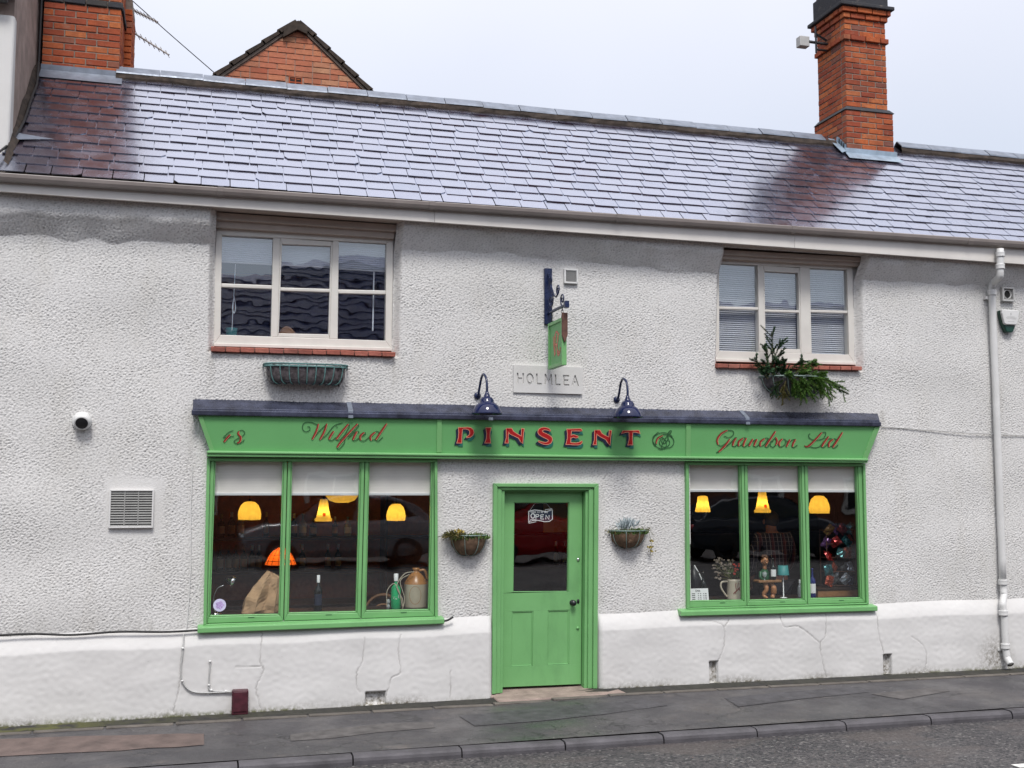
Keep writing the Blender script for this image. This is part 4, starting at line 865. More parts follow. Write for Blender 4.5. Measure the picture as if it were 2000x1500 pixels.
for x0, x1 in zip(bx[:-1], bx[1:]):
    m = MB(); m.hexa([(x0+.001, -.238, zz(x0)), (x1-.001, -.238, zz(x1)), (x1-.001, -.21, zz(x1)), (x0+.001, -.21, zz(x0)), (x0+.001, -.238, 4.90), (x1-.001, -.238, 4.93), (x1-.001, -.21, 4.93), (x0+.001, -.21, 4.90)]); m.build('fascia_board', 'trim_white', HOUSE, bevel=.003)
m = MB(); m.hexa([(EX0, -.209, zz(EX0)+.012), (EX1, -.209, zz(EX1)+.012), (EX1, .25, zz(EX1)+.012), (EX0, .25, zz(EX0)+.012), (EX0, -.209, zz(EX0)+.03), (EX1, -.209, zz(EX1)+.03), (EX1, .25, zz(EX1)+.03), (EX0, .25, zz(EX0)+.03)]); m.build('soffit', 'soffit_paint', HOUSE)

# ---------------------------------------------------------------- slate roof
TH = rad(42.0); E0 = Vector((0, -.28, 4.9244)); RD = Vector((0, math.cos(TH), math.sin(TH))); RN = Vector((0, -math.sin(TH), math.cos(TH)))
RL = (1.57+.28)/math.cos(TH)
def R_(px, py, off=0.0): return WP(px, py, E0+RN*off, RN)
def roofpt(x, s_, off=0.0): return Vector((x, 0, 0))+E0+RD*s_+RN*off
m = MB()
a_ = [roofpt(-1.74, .02, -.03), roofpt(13.6, .02, -.03), roofpt(13.6, RL, -.03), roofpt(-1.74, RL, -.03)]
m.face(a_); rb = Vector((0, 2*(1.57), 0))
m.face([a_[3], a_[2], Vector((13.6, 3.6, 4.85)), Vector((-1.74, 3.6, 4.85))])
ROOF = m.build('roof', 'mortar_dark', HOUSE); ROOF['label'] = 'wet purple slate roof'
def slate_mesh(wd, ln, th, chip=0):
    m = MB(); j = lambda a: random.uniform(-a, a)
    bl, br = (-wd/2, j(.003)), (wd/2, j(.003))
    out = [(-wd/2+.004, 0+j(.004)), (-wd*.2, j(.003)), (wd*.2, j(.003)), (wd/2-.004, j(.004)), (wd/2, .012), (wd/2, ln), (-wd/2, ln), (-wd/2, .012)]
    if chip == 1: out[3] = (wd/2-.05, .002); out[4] = (wd/2, .04)
    if chip == 2: out[0] = (-wd/2+.04, .0); out[7] = (-wd/2, .05)
    m.prism([(x_, y_, th) for x_, y_ in out], (0, 0, -th)); return m
GAUGE = RL/14.0
SW = .262
protos = [slate_mesh(SW, .40, .0095, c_) for c_ in (0, 0, 0, 0, 0, 1, 2)]
sm = [p.mesh('slate', 'wet_slate') for p in protos]
RROT = Matrix(((1, 0, 0), (0, RD.y, RN.y), (0, RD.z, RN.z)))
cand = []
for row in range(14):
    x_ = -1.80+(row % 2)*.134+random.uniform(-.02, .02)
    while x_ < 13.4:
        w_ = SW*random.choice([1, 1, 1, 1, .93, 1.04, .82 if random.random() < .3 else 1])
        s_ = row*GAUGE+random.gauss(0, .0035)-.015
        if random.random() < .02: s_ -= random.uniform(.01, .025)
        c_ = roofpt(x_+w_/2, s_)
        u, v_, d_ = proj(c_+RD*.09)
        k = random.choice([0, 1, 2, 3, 4]*5+[5, 6])
        tilt = -math.atan2(.0225, .40)+random.gauss(0, .0032)
        M3 = RROT @ Matrix.Rotation(tilt, 3, 'X') @ Matrix.Rotation(random.gauss(0, .0022), 3, 'Y') @ Matrix.Rotation(random.gauss(0, .006), 3, 'Z')
        cand.append((0 if -60 < u < 2030 else 1, d_, c_+RN*(.0225+random.uniform(0, .004)), M3, w_/SW, k)); x_ += w_+random.uniform(.006, .010)
cand.sort(key=lambda t: (t[0], t[1]))
for (_, _, p, M3, sc, k) in cand[:300]:
    piece('slate', sm[k], ROOF, p, M3.to_euler(), (sc, 1, 1))
m = MB()
for (_, _, p, M3, sc, k) in cand[300:]:
    q = protos[k]; m.faces([M3 @ Vector((v_[0]*sc, v_[1], v_[2]))+p for v_ in q.v], q.f)
o = m.build('slate_field', 'wet_slate', ROOF, fix=False); o['kind'] = 'stuff'
# ridge: angled clay tiles bedded in dark mortar
RUNS = [(-.93, 8.02), (9.00, 13.5)]
for xa_, xb_ in RUNS:
  m = MB(); seg = np.linspace(xa_, xb_, 20 if xa_ > 5 else 70)
  rng = [(random.uniform(-.012, .012), random.uniform(-.012, .012)) for _ in seg]
  for i in range(len(seg)-1):
    (a0, b0), (a1, b1) = rng[i], rng[i+1]; x0, x1 = seg[i], seg[i+1]
    m.faces([roofpt(x0, RL-.128+a0*1.6, .050+b0), roofpt(x1, RL-.128+a1*1.6, .050+b1), roofpt(x1, RL-.07, .085), roofpt(x0, RL-.07, .085), roofpt(x0, RL-.152+a0*1.6, .01), roofpt(x1, RL-.152+a1*1.6, .01)], [(0, 1, 2, 3), (4, 5, 1, 0)])
  m.build('ridge_mortar', 'mortar_dark', ROOF, fix=False)
rt = MB(); rl = .455
prof = [(-.118, -.058), (-.113, -.040), (-.01, .052), (.01, .052), (.113, -.040), (.118, -.058), (.01, .034), (-.01, .034)]
ramp_prism(rt, prof, -rl/2, rl/2); rtm = rt.mesh('ridge_tile', 'lead'); 
for x_ in [-.70+.463*i for i in range(19)]+[9.235+.463*i for i in range(9)]:
    if True: piece('ridge_tile', rtm, ROOF, (x_, 1.57, 6.60+.052+random.uniform(-.004, .004)), (random.uniform(-.01, .01), random.uniform(-.008, .008), random.uniform(-.01, .01)))
# ---------------------------------------------------------------- chimneys
BR = chamfer_box(.213, .102, .064, .005); BR.materials.append(MATS['brick_red'])
BB = chamfer_box(.213, .102, .064, .005); BB.materials.append(MATS['brick_blue'])
def courses(par, x0, x1, y0, y1, z0, n, me, sides='fl', proj_=0.0, keepf=None, start=0):
    """lay n courses of brick on the visible faces of a stack"""
    x0 -= proj_; x1 += proj_; y0 -= proj_; y1 += proj_
    for c_ in range(n):
        z = z0+.075*(c_+.5); odd = (c_+start) % 2
        x_ = x0; first = True
        while x_ < x1-.03:                # front face
            L = .1075 if (first and odd) else .225; L = min(L, x1-x_)
            if x1-(x_+L) < .05: L = x1-x_
            p = Vector((x_+L/2, y0+.051, z))
            if keepf is None or keepf(p): piece('brick', me, par, p+Vector((0, random.uniform(-.003, .003), 0)), (0, random.uniform(-.006, .006), 0), ((L-.010)/.213, 1, 1))
            x_ += L; first = False
        for sd, xs_ in (('l', x0+.051), ('r', x1-.051)):
            if sd not in sides: continue
            y_ = y0+.1075 if not odd else y0+.1075; first = True
            while y_ < y1-.03:
                L = .1125 if (first and not odd) else .225; L = min(L, y1-y_)
                if y1-(y_+L) < .05: L = y1-y_
                p = Vector((xs_, y_+L/2, z))
                if keepf is None or keepf(p): piece('brick', me, par, p+Vector((random.uniform(-.003, .003), 0, 0)), (0, 0, rad(90)), ((L-.010)/.213, 1, 1))
                y_ += L; first = False
above = lambda p: (p-E0).dot(RN) > -.02 or p.y > 1.57
# right-hand stack
fy = R_(1655, 300, .03).y
fx0, fx1 = W(1654, 292, fy).x, W(1747, 297, fy).x
zb = R_(1655, 300, .03).z; zband = W(1650, 213, fy).z; sh0, sh1 = W(1651.5, 150, fy+.05).x, W(1732.5, 150, fy+.05).x
cy1 = fy+.78
m = MB(); m.box(fx0+.008, fx1-.008, fy+.008, cy1, zb-.5, zband); m.box(sh0+.008, sh1-.008, fy+.058, cy1-.05, zband, 9.6)
CH = m.build('chimney', 'mortar', HOUSE); CH['label'] = 'right-hand orange brick chimney stack with corbelled top'
n0 = int(round((zband-.0-zb)/.075)); 
courses(CH, fx0, fx1, fy, cy1, zband-.075*(n0+3), n0+3, BR, 'lr', keepf=above)
m = MB(); z0 = zband
m.hexa([(fx0-.015, fy-.015, z0), (fx1+.015, fy-.015, z0), (fx1+.015, cy1, z0), (fx0-.015, cy1, z0), (sh0-.01, fy+.035, z0+.06), (sh1+.01, fy+.035, z0+.06), (sh1+.01, cy1-.05, z0+.06), (sh0-.01, cy1-.05, z0+.06)]); m.build('plinth_course', 'brick_blue', CH, bevel=.006)
zs0 = zband+.06; zcor = W(1650, 73, fy).z; n1 = int(round((zcor-zs0)/.075))
courses(CH, sh0, sh1, fy+.05, cy1-.05, zs0, n1, BR, 'lr')
z_ = zs0+n1*.075
courses(CH, sh0, sh1, fy+.05, cy1-.05, z_, 1, BR, 'lr', .03, start=1); z_ += .075
courses(CH, sh0, sh1, fy+.05, cy1-.05, z_, 3, BR, 'lr', .0); z_ += .225
courses(CH, sh0, sh1, fy+.05, cy1-.05, z_, 1, BR, 'lr', .025, start=1); z_ += .075
courses(CH, sh0, sh1, fy+.05, cy1-.05, z_, 1, BR, 'lr', .055); z_ += .075
m = MB(); m.box(sh0-.09, sh1+.09, fy-.04, cy1+.04, z_, z_+.05); m.box(sh0-.03, sh1+.03, fy+.02, cy1-.02, z_+.05, z_+.35); m.build('cap', 'brick_blue', CH, bevel=.01)
CT = z_+.35
def pot(cx, cy, z, parent):
    m = MB(); m.lathe([(.115, 0), (.105, .05), (.095, .10), (.090, .42), (.105, .44), (.108, .50), (.085, .50), (.08, .1)], (cx, cy, z), 18); m.build('chimney_pot', 'brick_orange', parent, smooth=True)
pot((sh0+sh1)/2, fy+.35, CT, CH)
# lead apron and stepped flashing
m = MB(); xa, xb = fx0-.03, fx1+.03
s0 = (Vector((0, fy, zb))-E0).dot(RD)
m.faces([roofpt(xa-.02, s0-.17, .050), roofpt(xb+.02, s0-.17, .050), Vector((xb, fy-.014, zb+.012)), Vector((xa, fy-.014, zb+.012)), Vector((xb, fy-.012, zb+.075)), Vector((xa, fy-.012, zb+.075))], [(0, 1, 2, 3), (3, 2, 4, 5)])
m.build('lead_apron', 'zinc_blue', CH, fix=False)
m = MB()
for i in range(4):
    y0_ = fy+.02+i*.05; zz0 = zb+(y0_-fy)*math.tan(TH)
    m.face([(fx0-.012, y0_-.03, zz0-.03), (fx0-.012, y0_+.07, zz0+.05), (fx0-.012, y0_+.04, zz0+.14), (fx0-.012, y0_-.03, zz0+.10)])
m.faces([(fx0-.013, fy-.02, zb+.03), (fx0-.013, 1.57, 6.66), (fx0-.12, 1.55, 6.66), (fx0-.12, fy-.08, zb-.02)], [(0, 1, 2, 3)])
m.build('lead_soakers', 'zinc_blue', CH, fix=False)
# left-hand stack
lx0, lx1, ly = -1.70, W(233, 150, 1.50).x, 1.50
m = MB(); m.box(lx0+.008, lx1-.008, ly+.008, ly+1.25, 6.2, 10.9); m.box(lx1-.3, lx1+.075, ly+.62, ly+1.20, 6.2, 7.72)
CL = m.build('chimney', 'mortar', HOUSE); CL['label'] = 'left-hand red brick chimney stack beside the brown neighbouring wall'
zb2 = W(160, 10, ly).z
nl = int((zb2-6.45)/.075)
courses(CL, lx0, lx1, ly, ly+1.25, zb2-.075*nl, nl, BR, 'r', keepf=above)
courses(CL, lx0, lx1, ly, ly+1.25, zb2, 1, BB, 'r', .018); courses(CL, lx0, lx1, ly, ly+1.25, zb2+.075, 4, BR, 'r')
courses(CL, lx1-.05, lx1+.083, ly+.60, ly+1.20, 6.55, 14, BR, 'r')
m = MB(); m.box(lx0, lx1, ly, ly+1.25, zb2+.375, 11.0); m.build('upper_stack', 'brick_red', CL)
m = MB(); zl = W(160, 150, ly).z
m.faces([roofpt(lx0, (Vector((0, ly, zl))-E0).dot(RD)-.20, .040), roofpt(lx1+.04, (Vector((0, ly, zl))-E0).dot(RD)-.20, .040), (lx1+.03, ly-.012, zl+.04), (lx0, ly-.012, zl+.04), (lx1+.03, ly-.012, zl+.10), (lx0, ly-.012, zl+.10)], [(0, 1, 2, 3), (3, 2, 4, 5)])
m.faces([(lx1+.012, ly-.05, zl-.02), (lx1+.10, ly-.06, zl+.0), (lx1+.10, 1.60, zl+.16), (lx1+.012, 1.60, zl+.20)], [(0, 1, 2, 3)])
m.build('lead_apron', 'lead', CL, fix=False)

# ---------------------------------------------------------------- interior shells
m = MB()
def room(x0, x1, y0, y1, z0, z1, wall, floor_, name):
    m = MB(); m.faces([(x0, y0, z0), (x1, y0, z0), (x1, y1, z0), (x0, y1, z0), (x0, y0, z1), (x1, y0, z1), (x1, y1, z1), (x0, y1, z1)], [(3, 7, 6, 2), (0, 4, 7, 3), (1, 2, 6, 5), (4, 5, 6, 7)]); m.build(name, wall, HOUSE, fix=False)
    m = MB(); m.face([(x0, y0, z0+.005), (x1, y0, z0+.005), (x1, y1, z0+.005), (x0, y1, z0+.005)]); m.build('floor', floor_, HOUSE, fix=False)
SHOPZ = -.02
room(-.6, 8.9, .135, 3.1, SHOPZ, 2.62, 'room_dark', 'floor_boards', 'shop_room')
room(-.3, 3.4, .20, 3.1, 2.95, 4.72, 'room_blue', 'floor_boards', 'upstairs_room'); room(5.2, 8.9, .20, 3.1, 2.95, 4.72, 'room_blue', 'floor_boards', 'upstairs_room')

# ================================================================== neighbours
NB_ = thing('brown_render_house', 'taller neighbouring house with brown pebbledash side wall and white front', 'house', (-3.5, 2, 0))
m = MB(); m.prism([(-1.755, .10, -.3), (-1.755, 6.5, -.3), (-1.755, 6.5, 8.0), (-1.755, 3.2, 10.6), (-1.755, .0, 7.9), (-1.755, .0, 5.02), (-1.755, .10, 5.0)], (-.25, 0, 0)); m.build('side_wall', 'old_render', NB_)
zt = W(8, 28, -.02).z
m = MB(); m.hexa([(-5, -.03, 5.0), (-1.748, -.03, 5.0), (-1.748, .20, 5.0), (-5, .20, 5.0), (-5, -.03, zt), (-1.742, -.03, zt), (-1.742, .1, zt), (-5, .1, zt)]); m.box(-5, -1.98, -.03, .2, -.3, 4.99); m.build('front_wall', 'roughcast', NB_, bevel=.03, seg=3)
m = MB(); m.tube([(-5, -.12, zt+.13), (-1.80, -.12, zt+.13)], .06, 10); m.build('gutter', 'black_plastic', NB_)
m = MB(); m.faces([(-5, -.15, zt+.15), (-1.70, -.15, zt+.15), (-1.70, 3.2, 10.7), (-5, 3.2, 10.7), (-5, 6.6, 8.1), (-1.70, 6.6, 8.1)], [(0, 1, 2, 3), (3, 2, 5, 4)]); m.build('roof', 'wet_slate', NB_, fix=False)
m = MB()                                   # lead flashing and mortar fillet where our slates meet that wall
pts = [(-1.752, .25), (-1.62, .25)]
for i in range(9):
    s0, s1 = .1+i*.26, .1+(i+1)*.26
    m.face([roofpt(-1.752, s0, .07+.02*(i % 3)), roofpt(-1.715, s0, .035), roofpt(-1.70+.012*(i % 2), s1, .035), roofpt(-1.752, s1, .07+.02*((i+1) % 3))])
m.build('wall_flashing', 'mortar_dark', ROOF, fix=False)
m = MB(); s_ = (R_(30, 272)-E0).dot(RD); m.face([roofpt(-1.74, s_-.10, .045), roofpt(-1.38, s_-.02, .045), roofpt(-1.62, s_+.03, .045), roofpt(-1.74, s_+.06, .045)]); m.build('lead_tray', 'lead', ROOF, fix=False)
m = MB(); pts = [R_(-6, 300, .10), R_(20, 278, .06), R_(45, 240, .05), R_(62, 190, .05), R_(72, 165, .06)]
cb = bezier(pts, 8)+[(-1.715, 1.44, 6.62), (-1.715, 1.46, 7.2), (-1.715, 1.46, 8.6)]
m.tube(cb, .012, 6); tag(m.build('roof_cable', 'black_rubber'), 'black cable running down the slates beside the left chimney', 'cable')

GH = thing('brick_gable_house', 'orange brick gable peeping over the slate ridge', 'house', (1.13, 3.0, 0))
gy = 3.0; ap = W(581, 47, gy); gl, gr = W(420, 156, gy), W(724, 186, gy)
sl_l = (ap.z-gl.z)/(ap.x-gl.x); sl_r = (ap.z-gr.z)/(gr.x-ap.x)
bz_ = 6.2; xl_, xr_ = ap.x-(ap.z-bz_)/sl_l, ap.x+(ap.z-bz_)/sl_r
m = MB(); m.prism([(xl_, gy+.012, bz_), (xr_, gy+.012, bz_), (ap.x, gy+.012, ap.z-.02)], (0, .25, 0)); m.build('wall', 'mortar_gable', GH)
m = MB(); m.box(xl_, xr_, gy+.012, gy+4, -.3, bz_); m.build('lower_wall', 'brick_orange', GH)
def clip(poly, a_, b_, c_):               # keep a*x+b*z<=c
    out = []
    for i in range(len(poly)):
        p, q = poly[i], poly[(i+1) % len(poly)]; dp, dq = a_*p[0]+b_*p[1]-c_, a_*q[0]+b_*q[1]-c_
        if dp <= 0: out.append(p)
        if dp*dq < 0: t = dp/(dp-dq); out.append((lerp(p[0], q[0], t), lerp(p[1], q[1], t)))
    return out
ab = W(577, 161, gy)
z = 6.72; row = 0
while z < ap.z:
    x_ = xl_-.1-(row % 2)*.1125
    while x_ < xr_:
        L = .225 if random.random() < .8 else .1125
        q = [(x_+.006, z+.006), (x_+L-.006, z+.006), (x_+L-.006, z+.069), (x_+.006, z+.069)]
        q = clip(q, -sl_l, 1, ap.z-.05-sl_l*ap.x); q = clip(q, sl_r, 1, ap.z-.05+sl_r*ap.x) if len(q) > 2 else q
        if len(q) > 2 and not (abs(x_+L/2-ab.x) < .10+L*.25 and abs(z+.0375-ab.z) < .085):
            m = MB(); dy = random.uniform(-.003, .003); m.prism([(a_, gy+dy, b_) for a_, b_ in q], (0, .05, 0)); m.build('brick', 'brick_orange', GH)
        x_ += L
    z += .075; row += 1
m = MB(); h_ = .075; ring(m, [Vector((ab.x-.085, 0, ab.z+h_)), Vector((ab.x+.085, 0, ab.z+h_)), Vector((ab.x+.085, 0, ab.z-h_)), Vector((ab.x-.085, 0, ab.z-h_))], [Vector((ab.x-.07, 0, ab.z+.06)), Vector((ab.x+.07, 0, ab.z+.06)), Vector((ab.x+.07, 0, ab.z-.06)), Vector((ab.x-.07, 0, ab.z-.06))], gy-.008, gy+.04)
m.box(ab.x-.008, ab.x+.008, gy-.006, gy+.03, ab.z-.07, ab.z+.07); m.box(ab.x-.07, ab.x+.07, gy-.005, gy+.03, ab.z-.009, ab.z+.009)
for sx_ in (-.035, .035):
    for sz_ in (-.035, .035): m.box(ab.x+sx_-.022, ab.x+sx_+.022, gy-.003, gy+.03, ab.z+sz_+.004, ab.z+sz_+.014)
m.build('air_brick', 'brick_red', GH)
m = MB(); m.box(ab.x-.072, ab.x+.072, gy+.0, gy+.011, ab.z-.062, ab.z+.062); m.build('air_brick_hollow', 'dark_void', GH)
for sg, sl_ in ((-1, sl_l), (1, sl_r)):   # verge: dark undercloak and stepped tile edges
    n_ = 9; L = (ap.z-bz_-.35)
    for i in range(n_):
        za, zb_ = ap.z-L*i/n_, ap.z-L*(i+1)/n_-.015; xa, xb = ap.x+sg*(ap.z-za)/sl_, ap.x+sg*(ap.z-zb_)/sl_
        nx, nz_2 = sg*math.sin(math.atan(sl_)), math.cos(math.atan(sl_)); lift = .012*(i % 2)*0+.0
        t0, t1 = .012, .062
        m = MB(); m.prism([(xa+nx*t0, gy-.05, za+nz_2*t0), (xa+nx*(t1-.012), gy-.05, za+nz_2*(t1-.012)), (xb+nx*(t1+.01), gy-.05, zb_+nz_2*(t1+.01)), (xb+nx*t0, gy-.05, zb_+nz_2*t0)], (0, 3.2, 0)); m.build('verge_tile', 'mortar_dark', GH)
    m = MB(); m.prism([(ap.x, gy-.02, ap.z-.03), (ap.x, gy-.02, ap.z+.012), (ap.x+sg*L/sl_, gy-.02, ap.z-L+.012), (ap.x+sg*L/sl_, gy-.02, ap.z-L-.03)], (0, .1, 0)); m.build('undercloak', 'mortar', GH)
m = MB(); q = [(580-27, 72), (580-25, 53), (573, 42), (584, 40), (601, 58), (600, 66), (581, 57)]
m.prism([W(*p, gy-.07) for p in q], (0, 3.3, 0)); m.build('ridge_tile', 'mortar_dark', GH)

# ================================================================== things fixed to the front
# swan-neck lamps
def wall_lamp(disc, apex, shade, lab):
    d0 = W(*disc, -.008); X0 = d0.x; sp = W(*shade, -.34); X1 = sp.x
    t = thing('wall_lamp', lab, 'lamp', (X0, 0, d0.z), 'swan-neck lamps over the fascia')
    m = MB(); m.lathe([(.0, .022), (.018, .022), (.030, .014), (.036, .004), (.036, -.01)], d0, 18, RX); m.build('wall_plate', 'navy_iron', t, smooth=True)
    za = W(*apex, -.22).z
    pth = [(X0, -.015, d0.z), (X0, -.045, d0.z+.01), (X0, -.085, lerp(d0.z, za, .35)), (lerp(X0, X1, .4), -.14, lerp(d0.z, za, .82)), (lerp(X0, X1, .6), -.215, za), (lerp(X0, X1, .85), -.305, lerp(d0.z, za, .80)), (X1, -.34, lerp(d0.z, za, .4)), (X1, -.34, sp.z+.105)]
    m = MB(); m.tube(bezier(pth, 8), .0125, 10); m.build('swan_neck', 'navy_iron', t, smooth=True)
    m = MB(); c_ = Vector((X1, -.34, sp.z))
    m.lathe([(.0, .150), (.016, .148), (.020, .128), (.030, .110), (.034, .092), (.055, .084), (.070, .060), (.074, .034), (.088, .028), (.120, .0), (.141, -.040), (.152, -.072), (.154, -.084), (.148, -.082), (.134, -.040), (.11, .0), (.06, .03), (.0, .034)], c_, 28); m.build('shade', 'enamel_navy', t, smooth=True)
    m = MB(); m.ball(c_+Vector((0, 0, -.01)), .032, rz=.042); m.build('bulb', 'clear_glass', t, smooth=True)
wall_lamp((932.7, 772.8), (951, 731), (951, 793), 'left navy swan-neck lamp above the letters P and I')
wall_lamp((1204.5, 780.5), (1223, 740), (1226, 800), 'right navy swan-neck lamp above the last letter of the fascia word')
# plaque with sunk house name
pq = [W(*p, -.012) for p in ((1002, 713), (1138, 718), (1136.6, 770), (1002, 766.5))]
m = MB(); m.slab(*pq, -.030, .01); PL = m.build('name_plaque', 'plaque_paint', bevel=.005)
tag(PL, 'white plaque with the sunk name HOLMLEA behind the hanging sign', 'plaque')
GL = {'H': [[(0, 0), (0, 1)], [(.62, 0), (.62, 1)], [(0, .5), (.62, .5)]], 'O': [[(.33+.33*math.sin(a*math.pi/8), .5+.5*math.cos(a*math.pi/8)) for a in range(17)]], 'L': [[(0, 1), (0, 0), (.5, 0)]], 'M': [[(0, 0), (.05, 1), (.37, .25), (.70, 1), (.75, 0)]], 'E': [[(.55, 1), (0, 1), (0, 0), (.55, 0)], [(0, .52), (.45, .52)]], 'A': [[(0, 0), (.33, 1), (.66, 0)], [(.12, .35), (.54, .35)]],
      'P': [[(0, 0), (0, 1), (.4, 1), (.56, .76), (.4, .5), (0, .5)]], 'N': [[(0, 0), (0, 1), (.6, 0), (.6, 1)]], 'C': [[(.60, .85), (.35, 1), (.08, .8), (0, .5), (.08, .2), (.35, 0), (.60, .15)]], 'I': [[(.1, 0), (.1, 1)]], 'W': [[(0, 1), (.2, 0), (.42, .8), (.62, 0), (.84, 1)]], 'R': [[(0, 0), (0, 1), (.4, 1), (.56, .76), (.4, .5), (0, .5)], [(.25, .5), (.58, 0)]], 'D': [[(0, 0), (0, 1), (.3, 1), (.58, .7), (.58, .3), (.3, 0), (0, 0)]], 'S': [[(.55, .85), (.3, 1), (.05, .8), (.1, .58), (.48, .42), (.55, .2), (.3, 0), (0, .15)]], 'T': [[(0, 1), (.6, 1)], [(.3, 1), (.3, 0)]], 'F': [[(.55, 1), (0, 1), (0, 0)], [(0, .52), (.42, .52)]], 'U': [[(0, 1), (0, .2), (.3, 0), (.58, .2), (.58, 1)]]}
def stroke_text(m, text, org, ux, uz, h, gap, wd, depth, pitch=None):
    """bars along each letter stroke; org lower left, ux/uz unit vectors, depth vector of the bars"""
    org, ux, uz, depth = Vector(org), Vector(ux), Vector(uz), Vector(depth); cx = 0
    for i, ch in enumerate(text):
        if ch != ' ':
            for st in GL[ch]:
                for p, q in zip(st[:-1], st[1:]):
                    a_, b_ = Vector((p[0], p[1]))*h, Vector((q[0], q[1]))*h; d = (b_-a_); d = d.normalized() if d.length else Vector((1, 0)); nn = Vector((-d.y, d.x))*wd/2; a_ -= d*wd/2; b_ += d*wd/2
                    P3 = lambda v_: org+ux*(cx+v_.x)+uz*v_.y
                    m.prism([P3(a_+nn), P3(a_-nn), P3(b_-nn), P3(b_+nn)], depth)
            wch = max(p[0] for st in GL[ch] for p in st)
        else: wch = .3
        cx += pitch*1.0 if pitch else wch*h+gap
    return cx
m = MB(); hx0, hz0 = W(1011, 747.5, -.03), W(1011, 729.5, -.03)
hh = hz0.z-hx0.z; hw = (W(1129, 752, -.03).x-hx0.x)
ux = Vector((1, 0, (W(1126, 752.5, -.03).z-hx0.z)/hw)).normalized()
m2 = MB(); L0 = stroke_text(m2, 'HOLMLEA', (0, 0, 0), (1, 0, 0), (0, 0, 1), hh, 0, .01, (0, .01, 0))
gap = (hw-L0)/6
for i, ch in enumerate('HOLMLEA'):        # one cutter for each letter so that no two cutters overlap
    pass
cut = MB(); stroke_text(cut, 'HOLMLEA', (hx0.x, -.05, hx0.z), ux, (0, 0, 1), hh, gap, .0165, (0, .036, 0))
cut_o = cut.build('cut', 'plaque_paint')
bo = PL.modifiers.new('sunk', 'BOOLEAN'); bo.operation = 'DIFFERENCE'; bo.solver = 'EXACT'; bo.use_self = True; bo.object = cut_o
PL.modifiers.move(1, 0)
dg = bpy.context.evaluated_depsgraph_get(); me = bpy.data.meshes.new_from_object(PL.evaluated_get(dg)); PL.modifiers.clear(); PL.data = me
bpy.data.objects.remove(cut_o)
# hanging sign
hs = thing('hanging_sign', 'green hanging sign with red monogram on a navy scroll bracket', 'sign', W(1070, 640, 0))
a_, b_ = W(1063, 524, -.02), W(1078, 634, -.02)
m = MB(); m.box(a_.x, b_.x, -.034, .004, b_.z, a_.z); m.build('back_plate', 'navy_iron', hs, bevel=.003)
bx_ = (a_.x+b_.x)/2; zbar = W(1069, 612, -.03).z
m = MB(); m.tube([(bx_, -.02, zbar), (bx_, -.62, zbar)], .016, 8); m.box(bx_-.022, bx_+.022, -.655, -.60, zbar-.035, zbar+.035)
m.build('bracket_arm', 'navy_iron', hs, bevel=.003)
def spiral(cy_, cz_, r0, turns, a0, sgn=1): return [(bx_, cy_+sgn*r0*(1-.75*t)*math.cos(a0+turns*2*math.pi*t), cz_+r0*(1-.75*t)*math.sin(a0+turns*2*math.pi*t)) for t in np.linspace(0, 1, 26)]
m = MB(); m.tube([(bx_, -.035, a_.z-.05), (bx_, -.12, a_.z-.20), (bx_, -.22, zbar+.16), (bx_, -.30, zbar+.13), (bx_, -.38, zbar+.17)], .009, 6)
for cy_, cz_, r0, a0, sg in ((-.36, zbar+.20, .055, -1.2, 1), (-.50, zbar+.075, .065, -1.4, 1), (-.12, zbar+.12, .085, 1.5, 1), (-.10, zbar+.34, .055, 1.6, 1)): m.tube(spiral(cy_, cz_, r0, 1.4, a0, sg), .0075, 6)
m.build('scroll_work', 'navy_iron', hs, smooth=True)
SX0, SX1 = bx_-.022, bx_+.022; SY0, SY1 = -.085, -.555
zt0 = WP(1074, 639, (SX0, 0, 0), (1, 0, 0)).z; zt1 = zbar-.125; zt_ = zbar-.12; zb_s = zt_-.485
m = MB(); m.box(SX0+.010, SX1-.010, SY1+.012, SY0-.012, zb_s+.012, zt_-.012); m.build('sign_panel', 'green_board', hs)
m = MB()
for args in ((SY1, SY1+.034, zb_s, zt_), (SY0-.034, SY0, zb_s, zt_), (SY1+.034, SY0-.034, zt_-.034, zt_), (SY1+.034, SY0-.034, zb_s, zb_s+.034)): m.box(SX0-.004, SX1+.004, *args)
m.build('sign_frame', 'green_paint', hs, bevel=.004)
k = Ink(lambda u, v_, off: Vector((SX0+.0095-off, lerp(SY0, SY1, u), lerp(zt_, zb_s, v_))), ['letter_red', 'letter_pink'])
for st in ([(.33, .32), (.36, .50), (.42, .74), (.44, .50), (.50, .32)], [(.44, .36), (.50, .26), (.62, .27), (.66, .40), (.56, .52), (.46, .50)], [(.44, .28), (.43, .5), (.46, .72)], [(.74, .30), (.64, .36), (.60, .52), (.60, .68), (.68, .76), (.78, .70), (.80, .60)], [(.52, .50), (.60, .62), (.72, .72)]):
    d = bezier(st, 10)
    k.ribbon(d, [.052]*len(d), 'letter_red', .001+.00002*random.random()); k.ribbon(d, [.020]*len(d), 'letter_pink', .0016+.00002*random.random())
k.build('monogram', hs)
m = MB(); e0 = SY1-.003; m.prism([(SX0-.008, e0, zt_+.045), (SX1+.008, e0, zt_+.045), (SX1+.008, e0, zt_-.18), (bx_+.004, e0, zt_-.255), (bx_-.004, e0, zt_-.255), (SX0-.008, e0, zt_-.18)], (0, -.022, 0)); m.build('end_plate', 'rust_wood', hs, bevel=.003)
def link(c_, ax, r=.0035, h=.020, wd=.010):
    pts = []
    for j in range(13):
        a__ = 2*math.pi*j/12; dz = math.sin(a__)*h; dx = math.cos(a__)*wd; pts.append(Vector(c_)+(Vector((dx, 0, dz)) if ax else Vector((0, dx, dz))))
    return pts
